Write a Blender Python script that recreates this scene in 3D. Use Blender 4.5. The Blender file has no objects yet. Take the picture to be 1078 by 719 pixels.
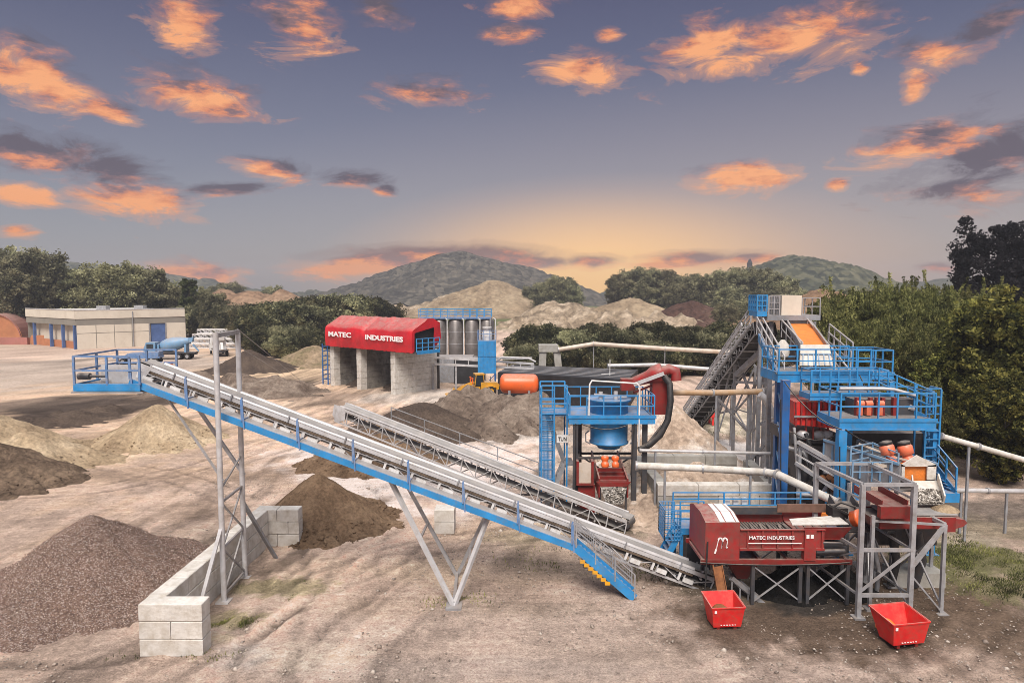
import bpy, math, random
import numpy as np
from mathutils import Vector as V, Matrix
R = math.radians
S = bpy.context.scene
C = S.collection
rnd = random.Random(7)

# ------------------------------------------------------------------ camera
TH, F, H = R(4.3), 719.0, 12.0
cam = bpy.data.objects.new('camera', bpy.data.cameras.new('camera'))
C.objects.link(cam)
cam.location = (0, 0, H)
cam.rotation_euler = (R(90) - TH, 0, 0)
cam.data.sensor_width = 36
cam.data.lens = 36 * F / 1078
cam.data.clip_end = 6000
cam.data.clip_start = 0.1
S.camera = cam

def ray(px, py):
    u, v = (px - 539) / F, (py - 359.5) / F
    return V((u, math.cos(TH) - v * math.sin(TH), -math.sin(TH) - v * math.cos(TH)))
def at(px, py, Y):            # photo direction at the distance Y -> metres
    d = ray(px, py); t = Y / d.y
    return V((d.x * t, Y, H + d.z * t))
def G(px, py, z=0.0):         # photo direction on the ground
    d = ray(px, py); t = (z - H) / d.z
    return V((d.x * t, d.y * t, z))

# ------------------------------------------------------------------ numpy noise
def _hash(i, j, s):
    n = (i.astype(np.int64) * 374761393 + j.astype(np.int64) * 668265263 + s * 144665) & 0x7fffffff
    n = (n ^ (n >> 13)) * 1274126177 & 0x7fffffff
    return ((n ^ (n >> 16)) & 0xffff) / 65535.0
def vnoise(x, y, s=0):
    i, j = np.floor(x), np.floor(y)
    a, b = x - i, y - j
    a = a * a * (3 - 2 * a); b = b * b * (3 - 2 * b)
    h = lambda p, q: _hash(i + p, j + q, s)
    return (h(0, 0) * (1 - a) + h(1, 0) * a) * (1 - b) + (h(0, 1) * (1 - a) + h(1, 1) * a) * b
def fbm(x, y, s=0, o=4):
    t, a, n = 0, 1, 0
    for k in range(o):
        t = t + a * vnoise(x, y, s + k * 17); n += a
        x = x * 2.03 + 5.1; y = y * 2.03 + 9.7; a *= .5
    return t / n

# ------------------------------------------------------------------ materials
def new_mat(name):
    m = bpy.data.materials.new(name); m.use_nodes = True
    nt = m.node_tree
    return m, nt, nt.nodes['Principled BSDF']
def link(nt, a, b): nt.links.new(a, b)
def noise_node(nt, scale, detail=4, vec=None, rough=.55):
    n = nt.nodes.new('ShaderNodeTexNoise'); n.inputs['Scale'].default_value = scale
    n.inputs['Detail'].default_value = detail; n.inputs['Roughness'].default_value = rough
    if vec is not None: link(nt, vec, n.inputs['Vector'])
    return n
def ramp_node(nt, fac, stops):
    r = nt.nodes.new('ShaderNodeValToRGB'); e = r.color_ramp.elements
    while len(e) < len(stops): e.new(.5)
    for q, (p, c) in zip(e, stops): q.position = p; q.color = (*c, 1)
    link(nt, fac, r.inputs['Fac']); return r
def mix_node(nt, fac, a, b, mode='MIX'):
    m = nt.nodes.new('ShaderNodeMix'); m.data_type = 'RGBA'; m.blend_type = mode
    for s, val in ((m.inputs[0], fac), (m.inputs[6], a), (m.inputs[7], b)):
        if hasattr(val, 'is_output'): link(nt, val, s)
        elif isinstance(val, (int, float)): s.default_value = val
        else: s.default_value = (*val, 1)
    return m.outputs[2]
def mul(c, k): return tuple(min(1, x * k) for x in c)
def mat(name, col, rough=.55, metal=0., dirt=None, amount=.35, scale=1.2, var=.25, bump=0., bscale=30):
    m, nt, b = new_mat(name)
    tc = nt.nodes.new('ShaderNodeTexCoord'); o = tc.outputs['Object']
    n1 = noise_node(nt, scale, 5, o)
    r1 = ramp_node(nt, n1.outputs['Fac'], [(.3, mul(col, 1 - var)), (.7, mul(col, 1 + var * .7))])
    c = r1.outputs['Color']
    if dirt is not None:
        n2 = noise_node(nt, scale * 2.3, 8, o, .7)
        r2 = ramp_node(nt, n2.outputs['Fac'], [(.62 - amount * .45, (0, 0, 0)), (.8 - amount * .2, (1, 1, 1))])
        k = nt.nodes.new('ShaderNodeMath'); k.operation = 'MULTIPLY'; k.inputs[1].default_value = .75
        link(nt, r2.outputs['Color'], k.inputs[0])
        c = mix_node(nt, k.outputs[0], c, dirt)
    if dirt is not None and (rough <= .6 or metal):                 # yard dust lying on faces that look up
        ge = nt.nodes.new('ShaderNodeNewGeometry'); sx = nt.nodes.new('ShaderNodeSeparateXYZ'); link(nt, ge.outputs['Normal'], sx.inputs[0])
        nd = noise_node(nt, 2.6, 8, o, .75); rd = ramp_node(nt, nd.outputs['Fac'], [(.34, (.1, .1, .1)), (.66, (.8, .8, .8))])
        md = nt.nodes.new('ShaderNodeMapRange'); link(nt, sx.outputs[2], md.inputs[0]); md.inputs[1].default_value = .35; md.inputs[2].default_value = .95
        mm = nt.nodes.new('ShaderNodeMath'); mm.operation = 'MULTIPLY'; link(nt, md.outputs[0], mm.inputs[0]); link(nt, rd.outputs['Color'], mm.inputs[1])
        c = mix_node(nt, mm.outputs[0], c, (.36, .30, .25))
    link(nt, c, b.inputs['Base Color'])
    b.inputs['Roughness'].default_value = rough; b.inputs['Metallic'].default_value = metal
    if rough > .65: b.inputs['Specular IOR Level'].default_value = .12
    if bump:
        n3 = noise_node(nt, bscale, 4, o); bp = nt.nodes.new('ShaderNodeBump')
        bp.inputs['Strength'].default_value = bump; bp.inputs['Distance'].default_value = .05
        link(nt, n3.outputs['Fac'], bp.inputs['Height']); link(nt, bp.outputs['Normal'], b.inputs['Normal'])
    return m
M = {}
M['blue'] = mat('blue_paint', (.022, .235, .53), .48, 0, (.13, .19, .25), .3, 1.6, .22)
M['blue_dark'] = mat('navy_paint', (.02, .11, .32), .45, 0, (.1, .1, .11), .3, .9)
M['blue_pale'] = mat('weathered_blue_paint', (.10, .21, .42), .5, 0, (.3, .3, .31), .4, 2)
M['red'] = mat('red_paint', (.33, .013, .014), .5, 0, (.14, .07, .055), .62, 1.6, .3)
M['red_dark'] = mat('dark_red_paint', (.22, .016, .014), .45, 0, (.1, .05, .035), .4, 1.5)
M['red_bright'] = mat('bright_red_paint', (.68, .018, .018), .45, 0, (.4, .09, .06), .4, 2.2, .2)
M['tarp'] = mat('red_tarpaulin', (.52, .012, .02), .42, 0, (.3, .02, .03), .35, .5, .3, 1.0, 2.2)
M['galv'] = mat('galvanised_steel', (.36, .365, .38), .45, .25, (.22, .19, .165), .35, 1.6, .25)
M['galv_light'] = mat('pale_galvanised_steel', (.52, .52, .53), .42, .15, (.33, .3, .26), .35, 1.2, .2)
M['steel_grey'] = mat('grey_painted_steel', (.27, .28, .3), .5, .1, (.2, .15, .11), .35, 1.5)
M['steel_dark'] = mat('dark_steel', (.06, .062, .07), .5, .2, (.12, .09, .07), .35, 1.5)
M['black'] = mat('black_rubber', (.016, .016, .017), .6, 0, (.06, .05, .045), .3, 2)
M['belt'] = mat('dusty_rubber_belt', (.25, .24, .23), .7, 0, (.38, .35, .32), .4, .6, .2)
M['conc'] = mat('pale_concrete', (.60, .575, .53), .85, 0, (.36, .31, .24), .42, 1.1, .16, .4, 9)
M['conc_grey'] = mat('grey_concrete', (.40, .39, .36), .85, 0, (.22, .2, .16), .45, .5, .2, .35, 6)
M['white'] = mat('white_paint', (.7, .7, .69), .5, 0, (.42, .38, .33), .4, 1.5, .08)
M['letter'] = mat('white_lettering', (.8, .79, .78), .5, 0, None, var=.04)
M['letter_black'] = mat('black_lettering', (.02, .02, .02), .5, 0, None, var=.04)
M['orange'] = mat('orange_paint', (.78, .13, .025), .38, 0, (.5, .15, .06), .25, .8, .12)
M['salmon'] = mat('faded_orange_paint', (.74, .17, .08), .42, 0, (.5, .25, .16), .3, 3, .12)
M['yellow'] = mat('yellow_paint', (.7, .34, .012), .5, 0, (.3, .19, .08), .45, 1.2, .12)
M['tan'] = mat('tan_pipe', (.56, .49, .41), .45, 0, (.42, .28, .16), .35, .8, .2)
M['ochre'] = mat('ochre_pipe', (.40, .25, .13), .45, 0, (.5, .4, .3), .4, .9, .2)
M['clay'] = mat('orange_wet_clay', (.72, .20, .025), .63, 0, (.5, .2, .06), .4, 2.5, .2, .6, 8)
M['rust'] = mat('rusty_plate', (.2, .085, .04), .7, 0, (.34, .14, .05), .4, 2, .3)
M['stones'] = mat('washed_stones', (.5, .48, .44), .8, 0, (.05, .042, .036), .75, 4, .4, 1, 14)
M['glass'] = mat('dark_glass', (.02, .03, .04), .08, 0, None, var=.1)
M['wall_cream'] = mat('cream_wall_panel', (.64, .585, .49), .7, 0, (.5, .44, .36), .3, .25, .08)
M['wall_grey'] = mat('grey_wall_band', (.24, .225, .195), .7, 0, (.28, .26, .22), .3, .3, .08)
M['roof_pale'] = mat('pale_roof', (.6, .58, .54), .8, 0, None, var=.1, scale=.2)
M['door_blue'] = mat('blue_door', (.07, .13, .30), .5, 0, (.05, .1, .25), .2)
M['copper'] = mat('orange_brown_sheet', (.50, .21, .10), .5, .1, (.4, .14, .07), .35, .4, .2)
M['sheet_red'] = mat('dull_red_sheet', (.42, .17, .14), .5, .1, (.3, .14, .1), .35, .4, .2)
M['silo'] = mat('dull_steel_silo', (.20, .185, .175), .42, .5, (.1, .08, .07), .35, .5, .3)
M['blackroof'] = mat('black_sheet_cover', (.014, .015, .018), .63, 0, (.04, .04, .043), .3, .4, .3)
M['trunk'] = mat('bark', (.07, .055, .04), .9, 0, None, bump=.5, bscale=8)
M['tyre'] = mat('tyre_rubber', (.02, .02, .02), .8, 0, (.09, .075, .06), .4, 2)
M['lightblue'] = mat('light_blue_paint', (.14, .30, .48), .5, 0, (.26, .28, .3), .45, .8, .15)
M['rubber_brown'] = mat('dusty_brown_rubber', (.1, .075, .055), .8, 0, (.2, .15, .11), .4, 1)
M['conc_part_shade'] = mat('stained_concrete_part_shade', (.27, .25, .22), .9, 0, (.05, .045, .04), .6, .45)  # staining, with the bays' interior shade painted into the grey
M['brown_plate'] = mat('dull_brown_plate', (.2, .115, .085), .7, 0, (.12, .075, .055), .4, 2)
M['conc_deep_shade'] = mat('stained_concrete_deep_shade', (.05, .046, .042), .9, 0, (.12, .1, .085), .35, .5)  # darkness inside the bays painted into the back wall colour, staining included
M['spoil'] = None

def soil(name, c1, c2, c3, scale=.5, fine=9, bump=.7, speck=None, streak=0):
    m, nt, b = new_mat(name)
    tc = nt.nodes.new('ShaderNodeTexCoord'); o = tc.outputs['Object']
    n1 = noise_node(nt, scale, 8, o, .68)
    r1 = ramp_node(nt, n1.outputs['Fac'], [(.32, c1), (.5, c2), (.68, c3)])
    n2 = noise_node(nt, fine, 5, o, .7)
    r2 = ramp_node(nt, n2.outputs['Fac'], [(.3, (.28, .28, .28)), (.5, (.52, .52, .52)), (.7, (.72, .72, .72))])
    c = mix_node(nt, .9, r1.outputs['Color'], r2.outputs['Color'], 'OVERLAY')
    if speck:
        vo = nt.nodes.new('ShaderNodeTexVoronoi'); vo.inputs['Scale'].default_value = speck
        link(nt, o, vo.inputs['Vector'])
        w = nt.nodes.new('ShaderNodeSeparateColor'); link(nt, vo.outputs['Color'], w.inputs[0])
        r3 = ramp_node(nt, w.outputs[0], [(.0, (.1, .075, .06)), (.35, (.2, .14, .11)), (.7, (.33, .24, .19)), (.97, (.62, .55, .5))])
        c = mix_node(nt, .62, c, r3.outputs['Color'])
    link(nt, c, b.inputs['Base Color']); b.inputs['Roughness'].default_value = 1; b.inputs['Specular IOR Level'].default_value = .08
    bp = nt.nodes.new('ShaderNodeBump'); bp.inputs['Strength'].default_value = min(1, bump * 1.3); bp.inputs['Distance'].default_value = .2 if fine > 1 else 2.0
    n4 = noise_node(nt, fine * .6, 6, o, .7)
    link(nt, n4.outputs['Fac'], bp.inputs['Height']); link(nt, bp.outputs['Normal'], b.inputs['Normal'])
    return m
M['gravel'] = soil('reddish_gravel', (.08, .044, .034), (.155, .09, .07), (.25, .15, .115), .6, 10, 1, 26)
M['sand'] = soil('yellow_sand', (.19, .135, .085), (.35, .265, .17), (.48, .38, .26), .3, 4, .9)
M['sand_brown'] = soil('brown_sand', (.085, .055, .034), (.155, .102, .064), (.24, .165, .105), .5, 6, 1.0)
M['sand_damp'] = soil('damp_brown_sand', (.06, .042, .03), (.11, .078, .055), (.18, .13, .09), .5, 4, .8)
M['sand_dark'] = soil('dark_damp_sand', (.045, .035, .03), (.075, .056, .044), (.11, .082, .062), .4, 5, .6)
M['soil_brown'] = soil('brown_spoil', (.075, .056, .045), (.15, .115, .09), (.27, .22, .175), .35, 3, 1.3)
M['sand_beige'] = soil('beige_sand', (.26, .19, .14), (.44, .34, .26), (.72, .66, .6), .45, 3, .9)
M['coal'] = soil('black_fines', (.006, .006, .006), (.011, .0105, .01), (.022, .02, .019), .6, 7, .7)
M['quarry'] = soil('pale_quarry_rock', (.15, .11, .07), (.29, .22, .145), (.38, .30, .2), .06, .4, 1.4)
M['quarry_far'] = soil('tan_quarry_slope', (.13, .08, .05), (.25, .16, .1), (.34, .23, .15), .05, .4, 1.2)
M['rock'] = soil('broken_rock', (.09, .068, .046), (.25, .195, .135), (.44, .36, .27), .2, 1.1, 1.8)
M['redsoil'] = soil('red_brown_soil', (.06, .035, .028), (.1, .055, .042), (.16, .1, .075), .1, .8, 1)
def woodmat(name, cols, cell):
    m, nt, b = new_mat(name); tc = nt.nodes.new('ShaderNodeTexCoord'); o = tc.outputs['Object']
    vo = nt.nodes.new('ShaderNodeTexVoronoi'); vo.inputs['Scale'].default_value = 1 / cell; link(nt, o, vo.inputs['Vector'])
    sp = nt.nodes.new('ShaderNodeSeparateColor'); link(nt, vo.outputs['Color'], sp.inputs[0])
    n1 = noise_node(nt, .02, 6, o, .7)
    f = nt.nodes.new('ShaderNodeMath'); f.operation = 'MULTIPLY_ADD'; f.inputs[1].default_value = .5; link(nt, sp.outputs[0], f.inputs[0])
    g = nt.nodes.new('ShaderNodeMath'); g.operation = 'MULTIPLY_ADD'; g.inputs[1].default_value = 1.0; g.inputs[2].default_value = -.25; link(nt, n1.outputs['Fac'], g.inputs[0]); link(nt, g.outputs[0], f.inputs[2])
    r = ramp_node(nt, f.outputs[0], [(.25, cols[0]), (.5, cols[1]), (.8, cols[2])]); link(nt, r.outputs['Color'], b.inputs['Base Color']); b.inputs['Roughness'].default_value = 1; b.inputs['Specular IOR Level'].default_value = .1
    bp = nt.nodes.new('ShaderNodeBump'); bp.inputs['Strength'].default_value = .7; bp.inputs['Distance'].default_value = cell * .5; bp.invert = True
    link(nt, vo.outputs['Distance'], bp.inputs['Height']); link(nt, bp.outputs['Normal'], b.inputs['Normal']); return m
M['hillwood'] = woodmat('distant_woodland', ((.025, .03, .02), (.055, .06, .036), (.12, .115, .07)), 5.5)
M['hillscrub'] = woodmat('scrubby_hillside', ((.036, .035, .031), (.068, .064, .053), (.13, .115, .09)), 4)
M['unused_a'] = soil('distant_woodland', (.022, .035, .018), (.04, .058, .026), (.075, .09, .042), .045, .22, 1.5)
M['unused_b'] = soil('scrubby_hillside', (.05, .055, .035), (.10, .095, .06), (.2, .17, .12), .03, .2, 1.5)
M['grassmound'] = soil('grassy_mound', (.10, .095, .045), (.22, .165, .105), (.32, .24, .165), .3, 2, 1)

def leafmat(name, cols, scale=.35):
    m, nt, b = new_mat(name)
    tc = nt.nodes.new('ShaderNodeTexCoord'); oi = nt.nodes.new('ShaderNodeObjectInfo')
    geo = nt.nodes.new('ShaderNodeNewGeometry')
    n1 = noise_node(nt, scale * 1.5, 5, tc.outputs['Object'], .6)
    a = nt.nodes.new('ShaderNodeMath'); a.operation = 'MULTIPLY_ADD'; a.inputs[1].default_value = .34
    link(nt, geo.outputs['Random Per Island'], a.inputs[0]); 
    s = nt.nodes.new('ShaderNodeMath'); s.operation = 'MULTIPLY_ADD'; s.inputs[1].default_value = 1.7; s.inputs[2].default_value = -.52
    link(nt, n1.outputs['Fac'], s.inputs[0]); link(nt, s.outputs[0], a.inputs[2])
    r = ramp_node(nt, a.outputs[0], [(.25, cols[0]), (.5, cols[1]), (.78, cols[2])])
    hs = nt.nodes.new('ShaderNodeHueSaturation')
    mr = nt.nodes.new('ShaderNodeMapRange'); link(nt, oi.outputs['Random'], mr.inputs[0])
    mr.inputs[3].default_value = .7; mr.inputs[4].default_value = 1.4
    link(nt, mr.outputs[0], hs.inputs['Value']); link(nt, r.outputs['Color'], hs.inputs['Color'])
    mh = nt.nodes.new('ShaderNodeMapRange'); link(nt, oi.outputs['Random'], mh.inputs[0])
    mh.inputs[3].default_value = .485; mh.inputs[4].default_value = .51
    link(nt, mh.outputs[0], hs.inputs['Hue'])
    link(nt, hs.outputs['Color'], b.inputs['Base Color']); b.inputs['Roughness'].default_value = .85; b.inputs['Specular IOR Level'].default_value = .2
    tr = nt.nodes.new('ShaderNodeBsdfTranslucent'); link(nt, hs.outputs['Color'], tr.inputs['Color'])
    ms = nt.nodes.new('ShaderNodeMixShader'); ms.inputs[0].default_value = .4; link(nt, b.outputs[0], ms.inputs[1]); link(nt, tr.outputs[0], ms.inputs[2])
    link(nt, ms.outputs[0], nt.nodes['Material Output'].inputs['Surface'])
    return m
M['leaf'] = leafmat('green_leaves', ((.022, .032, .012), (.05, .066, .02), (.11, .125, .045)))
M['leaf_olive'] = leafmat('olive_leaves', ((.024, .028, .011), (.12, .13, .042), (.36, .35, .13)))
M['leaf_yellow'] = leafmat('yellow_green_leaves', ((.013, .018, .006), (.085, .095, .025), (.38, .36, .09)), .6)
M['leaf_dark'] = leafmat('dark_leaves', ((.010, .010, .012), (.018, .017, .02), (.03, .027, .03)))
M['leaf_left'] = leafmat('grey_green_leaves', ((.06, .064, .036), (.2, .2, .11), (.42, .4, .23)), .3)
M['leaf_left2'] = leafmat('grey_olive_leaves', ((.055, .055, .032), (.18, .17, .09), (.36, .34, .2)), .3)
M['leaf_right'] = leafmat('deep_olive_leaves', ((.018, .022, .009), (.088, .094, .034), (.29, .28, .10)), .35)
M['leaf_hedge'] = leafmat('dark_green_leaves', ((.017, .021, .013), (.064, .068, .034), (.23, .21, .11)), .3)

# ------------------------------------------------------------------ mesh builder
ORG = {}
class MB:
    def __init__(s, M=None): s.v = []; s.f = []; s.sm = []; s.M = M; s.pc = []; s.pid = 0
    def add(s, vs, fs, smooth=False):
        o = len(s.v)
        s.v += [(s.M @ V(p)) if s.M else V(p) for p in vs]
        s.f += [tuple(i + o for i in f) for f in fs]; s.sm += [smooth] * len(fs); s.pc += [s.pid] * len(fs)
    def box(s, x0, x1, y0, y1, z0, z1):
        s.pid += 1
        s.add([(x, y, z) for x in (x0, x1) for y in (y0, y1) for z in (z0, z1)],
              [(0, 1, 3, 2), (4, 6, 7, 5), (0, 4, 5, 1), (2, 3, 7, 6), (0, 2, 6, 4), (1, 5, 7, 3)])
    def bar(s, a, b, w=.06, h=None, up=(0, 0, 1)):
        s.pid += 1
        a, b = V(a), V(b); h = h or w; d = (b - a)
        if d.length < 1e-6: return
        d.normalize(); up = V(up)
        if abs(d.dot(up)) > .98: up = V((0, 1, 0))
        x = d.cross(up).normalized(); z = x.cross(d)
        vs = [p + x * i * w / 2 + z * j * h / 2 for p in (a, b) for i, j in ((-1, -1), (1, -1), (1, 1), (-1, 1))]
        s.add(vs, [(3, 2, 1, 0), (4, 5, 6, 7), (0, 1, 5, 4), (1, 2, 6, 5), (2, 3, 7, 6), (3, 0, 4, 7)])
    def tube(s, a, b, r, n=10, r2=None, caps=True):
        s.pid += 1
        a, b = V(a), V(b); r2 = r if r2 is None else r2; d = (b - a).normalized()
        x = d.cross(V((0, 0, 1)) if abs(d.z) < .9 else V((1, 0, 0))).normalized(); y = d.cross(x)
        vs = []
        for p, q in ((a, r), (b, r2)):
            vs += [p + (x * math.cos(k * 2 * math.pi / n) + y * math.sin(k * 2 * math.pi / n)) * q for k in range(n)]
        s.add(vs, [(k, (k + 1) % n, n + (k + 1) % n, n + k) for k in range(n)], True)
        if caps: s.add(vs, [tuple(range(n - 1, -1, -1)), tuple(range(n, 2 * n))])
    def path(s, pts, r, n=10):
        s.pid += 1
        pts = [V(p) for p in pts]; rings = []; x = None
        for i, p in enumerate(pts):
            d = ((pts[min(i + 1, len(pts) - 1)] - p).normalized() + (p - pts[max(i - 1, 0)]).normalized()).normalized()
            if x is None: x = d.cross(V((0, 0, 1)) if abs(d.z) < .9 else V((1, 0, 0))).normalized()
            x = (x - d * x.dot(d)).normalized(); y = d.cross(x)
            rings.append([p + (x * math.cos(k * 2 * math.pi / n) + y * math.sin(k * 2 * math.pi / n)) * r for k in range(n)])
        vs = [q for g in rings for q in g]; fs = []
        for i in range(len(pts) - 1):
            fs += [(i * n + k, i * n + (k + 1) % n, (i + 1) * n + (k + 1) % n, (i + 1) * n + k) for k in range(n)]
        s.add(vs, fs, True)
        m = (len(pts) - 1) * n
        s.add(vs, [tuple(range(n - 1, -1, -1)), tuple(range(m, m + n))])
    def prism(s, poly, ext):
        s.pid += 1
        poly = [V(p) for p in poly]; ext = V(ext); n = len(poly)
        s.add(poly + [p + ext for p in poly],
              [tuple(range(n - 1, -1, -1)), tuple(range(n, 2 * n))] + [(k, (k + 1) % n, n + (k + 1) % n, n + k) for k in range(n)])
    def lathe(s, prof, c, ax=(0, 0, 1), n=20, caps=True):
        s.pid += 1
        c = V(c); d = V(ax).normalized()
        x = d.cross(V((0, 0, 1)) if abs(d.z) < .9 else V((1, 0, 0))).normalized(); y = d.cross(x)
        vs = []
        for r, z in prof:
            vs += [c + d * z + (x * math.cos(k * 2 * math.pi / n) + y * math.sin(k * 2 * math.pi / n)) * r for k in range(n)]
        fs = []
        for i in range(len(prof) - 1):
            fs += [(i * n + k, i * n + (k + 1) % n, (i + 1) * n + (k + 1) % n, (i + 1) * n + k) for k in range(n)]
        s.add(vs, fs, True)
        if caps:
            m = (len(prof) - 1) * n
            s.add(vs, [tuple(range(n - 1, -1, -1)), tuple(range(m, m + n))])
    def rail(s, pts, h=1.05, step=1.3, w=.045, mids=1, posts=True, skip=False):
        pts = [V(p) for p in pts]
        for q, (a, b) in enumerate(zip(pts, pts[1:])):
            n = max(1, round((b - a).length / step)); d = (b - a).normalized() * w * .3
            for k in range(1, mids + 2):
                z = V((0, 0, h * k / (mids + 1)))
                s.bar(a + z - d, b + z + d, w * (.9 + .03 * (q % 3)))
            if posts:
                for i in range(1 if (q or skip) else 0, n + 1):
                    if q == len(pts) - 2 and i == n and (b - pts[0]).length < .01: continue
                    p = a.lerp(b, i / n); s.bar(p, p + V((0, 0, h + .004)), w * 1.06)
    def grid(s, a, b, c, nu, nv, w=.02):            # welded mesh panel a->b, a->c
        a, b, c = V(a), V(b), V(c); u, v = b - a, c - a
        for i in range(nu + 1): s.bar(a + u * i / nu, a + u * i / nu + v, w)
        for j in range(nv + 1): s.bar(a + v * j / nv, a + v * j / nv + u, w)
    def stair(s, a, b, width, side, n=None, sw=.05, sh=.25):
        a, b, side = V(a), V(b), V(side).normalized() * width
        s.bar(a, b, sw, sh); s.bar(a + side, b + side, sw, sh)
        n = n or max(2, int(abs(b.z - a.z) / .22))
        for k in range(1, n):
            p = a.lerp(b, k / n); s.bar(p, p + side, .22, .035)
    def build(s, name, m, parent=None, kind=None, each=False):
        if each:                                                    # every bar, box or tube a part of its own
            for p in sorted(set(s.pc)):
                q = MB(); fs = [(f, a) for f, a, k in zip(s.f, s.sm, s.pc) if k == p]
                ids = sorted({i for f, _ in fs for i in f}); mp = {i: j for j, i in enumerate(ids)}
                q.v = [s.v[i] for i in ids]; q.f = [tuple(mp[i] for i in f) for f, _ in fs]; q.sm = [a for _, a in fs]; q.pc = [0] * len(fs)
                q.build(name, m, parent, kind)
            return
        if parent is not None: o = ORG[parent.name]
        else:
            xs = [p.x for p in s.v]; ys = [p.y for p in s.v]; zs = [p.z for p in s.v]
            o = V(((min(xs) + max(xs)) / 2, (min(ys) + max(ys)) / 2, min(zs)))
        me = bpy.data.meshes.new(name)
        me.from_pydata([tuple(p - o) for p in s.v], [], s.f)
        me.polygons.foreach_set('use_smooth', s.sm); me.update()
        ob = bpy.data.objects.new(name, me); C.objects.link(ob)
        me.materials.append(m)
        if parent is not None: ob.parent = parent
        else: ob.location = o
        ORG[ob.name] = o
        if kind: ob['kind'] = kind
        return ob
def thing(name, label, cat, loc, group=None):
    o = bpy.data.objects.new(name, None); C.objects.link(o); o.location = loc
    o.empty_display_size = .3
    ORG[o.name] = V(loc); o['label'] = label; o['category'] = cat
    if group: o['group'] = group
    return o
def tag(o, label, cat, group=None):
    o['label'] = label; o['category'] = cat
    if group: o['group'] = group
    return o
def one(name, mb, m, label, cat, group=None): return tag(mb.build(name, m), label, cat, group)
def frame(o, ex, ey=None):
    ex = V(ex).normalized(); ey = V(ey or (0, 1, 0)); ez = ex.cross(ey).normalized(); ey = ez.cross(ex)
    m = Matrix((ex, ey, ez)).transposed().to_4x4(); m.translation = V(o); return m
def lettering(mb, text, o, ex, ez, width, height=None, shear=0, thick=.02, bold=.0):
    cu = bpy.data.curves.new('t', 'FONT'); cu.body = text; cu.size = 1; cu.extrude = .01; cu.shear = shear; cu.offset = bold
    cu.resolution_u = 3
    ob = bpy.data.objects.new('t', cu); C.objects.link(ob)
    dg = bpy.context.evaluated_depsgraph_get(); me = bpy.data.meshes.new_from_object(ob.evaluated_get(dg))
    vs = [v.co.copy() for v in me.vertices]; fs = [tuple(p.vertices) for p in me.polygons]
    x0 = min(v.x for v in vs); x1 = max(v.x for v in vs); y0 = min(v.y for v in vs); y1 = max(v.y for v in vs)
    sx = width / (x1 - x0); sy = (height / (y1 - y0)) if height else sx
    ex, ez = V(ex).normalized(), V(ez).normalized(); ey = ez.cross(ex)
    mb.add([V(o) + ex * (v.x - x0) * sx + ez * (v.y - y0) * sy - ey * (v.z / .01) * thick / 2 for v in vs], fs)
    bpy.data.objects.remove(ob); bpy.data.curves.remove(cu); bpy.data.meshes.remove(me)

# ------------------------------------------------------------------ ground
def sm(x): x = np.clip(x, 0, 1); return x * x * (3 - 2 * x)
def axis(lo, hi, step, far0, far1, g=1.06):
    a = list(np.arange(lo, hi, step)); s = step
    while a[-1] < far1: s *= g; a.append(a[-1] + s)
    b = []; s = step; p = lo
    while p > far0: s *= g; p -= s; b.append(p)
    return np.array(b[::-1] + a)
XS, YS = axis(-24, 24, .22, -1150, 1150), axis(17, 50, .22, -60, 1250)
X, Y = np.meshgrid(XS, YS)
fade = np.clip(1.4 - np.hypot(X, Y) / 160, 0, 1)
Z = ((fbm(X * .25, Y * .25, 3) - .5) * .16 + (fbm(X * 1.3, Y * 1.3, 9) - .5) * .10) * fade
rut = np.abs(np.sin((X * .55 + Y * .83) * .55 + fbm(X * .08, Y * .08, 4) * 9))
Z -= .035 * fade * (rut < .3) * (vnoise(X * .12, Y * .12, 8) > .45)
col = np.zeros(X.shape + (3,)); col[:] = (.37, .285, .235)
wx = X + (fbm(X * .22, Y * .22, 21) - .5) * 6; wy = Y + (fbm(X * .22, Y * .22, 33) - .5) * 6
def patch(px, py, hw, hh, c, amt=1., soft=.45, tilt=0, breakup=.5):
    global col
    c0 = G(px, py); a = G(px, max(py - hh, 330)); b = G(px, py + hh)
    cy = (a.y + b.y) / 2; ry = (a.y - b.y) / 2; rx = hw / F * c0.length
    k = min(1, ry / 4, rx / 4)
    dx = (X + (wx - X) * k - c0.x); dy = (Y + (wy - Y) * k - cy)
    dx = dx - tilt * dy
    q = np.sqrt((dx / rx) ** 2 + (dy / ry) ** 2)
    q = q + (fbm(X * 1.1 / max(k, .2), Y * .8 / max(k, .2), int(px) + 5) - .5) * breakup * 2
    w = (sm((1 + soft / 2 - q) / soft) * amt)[..., None]
    col = col * (1 - w) + np.array(c) * w
patch(540, 690, 420, 60, (.40, .318, .27), 1, .8)                       # pinkish foreground
patch(130, 425, 280, 70, (.43, .315, .225), .9, .8)                       # orange tan yard
patch(70, 392, 130, 20, (.33, .275, .235), .95, .7)
patch(455, 500, 100, 34, (.68, .61, .585), .9, .6)                        # whitish dry slurry
patch(540, 455, 60, 14, (.6, .55, .52), .7, .7)
patch(360, 490, 70, 20, (.66, .59, .56), .9, .6)
patch(575, 455, 40, 10, (.3, .27, .24), .7, .6)
patch(750, 478, 60, 16, (.66, .62, .6), 1, .5)
patch(620, 480, 60, 16, (.3, .26, .22), .6, .7)
patch(760, 445, 70, 14, (.36, .33, .27), .8, .7)
patch(700, 440, 60, 10, (.15, .16, .08), .5, .8)
patch(75, 435, 60, 14, (.05, .038, .032), 1, .35, breakup=.4)           # dark damp areas
patch(120, 424, 70, 10, (.06, .047, .04), .95, .45)
patch(30, 425, 40, 7, (.09, .07, .058), .9, .5)
patch(40, 500, 40, 12, (.15, .115, .095), .7, .6)
patch(285, 405, 40, 9, (.11, .09, .075), .85, .6)
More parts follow.
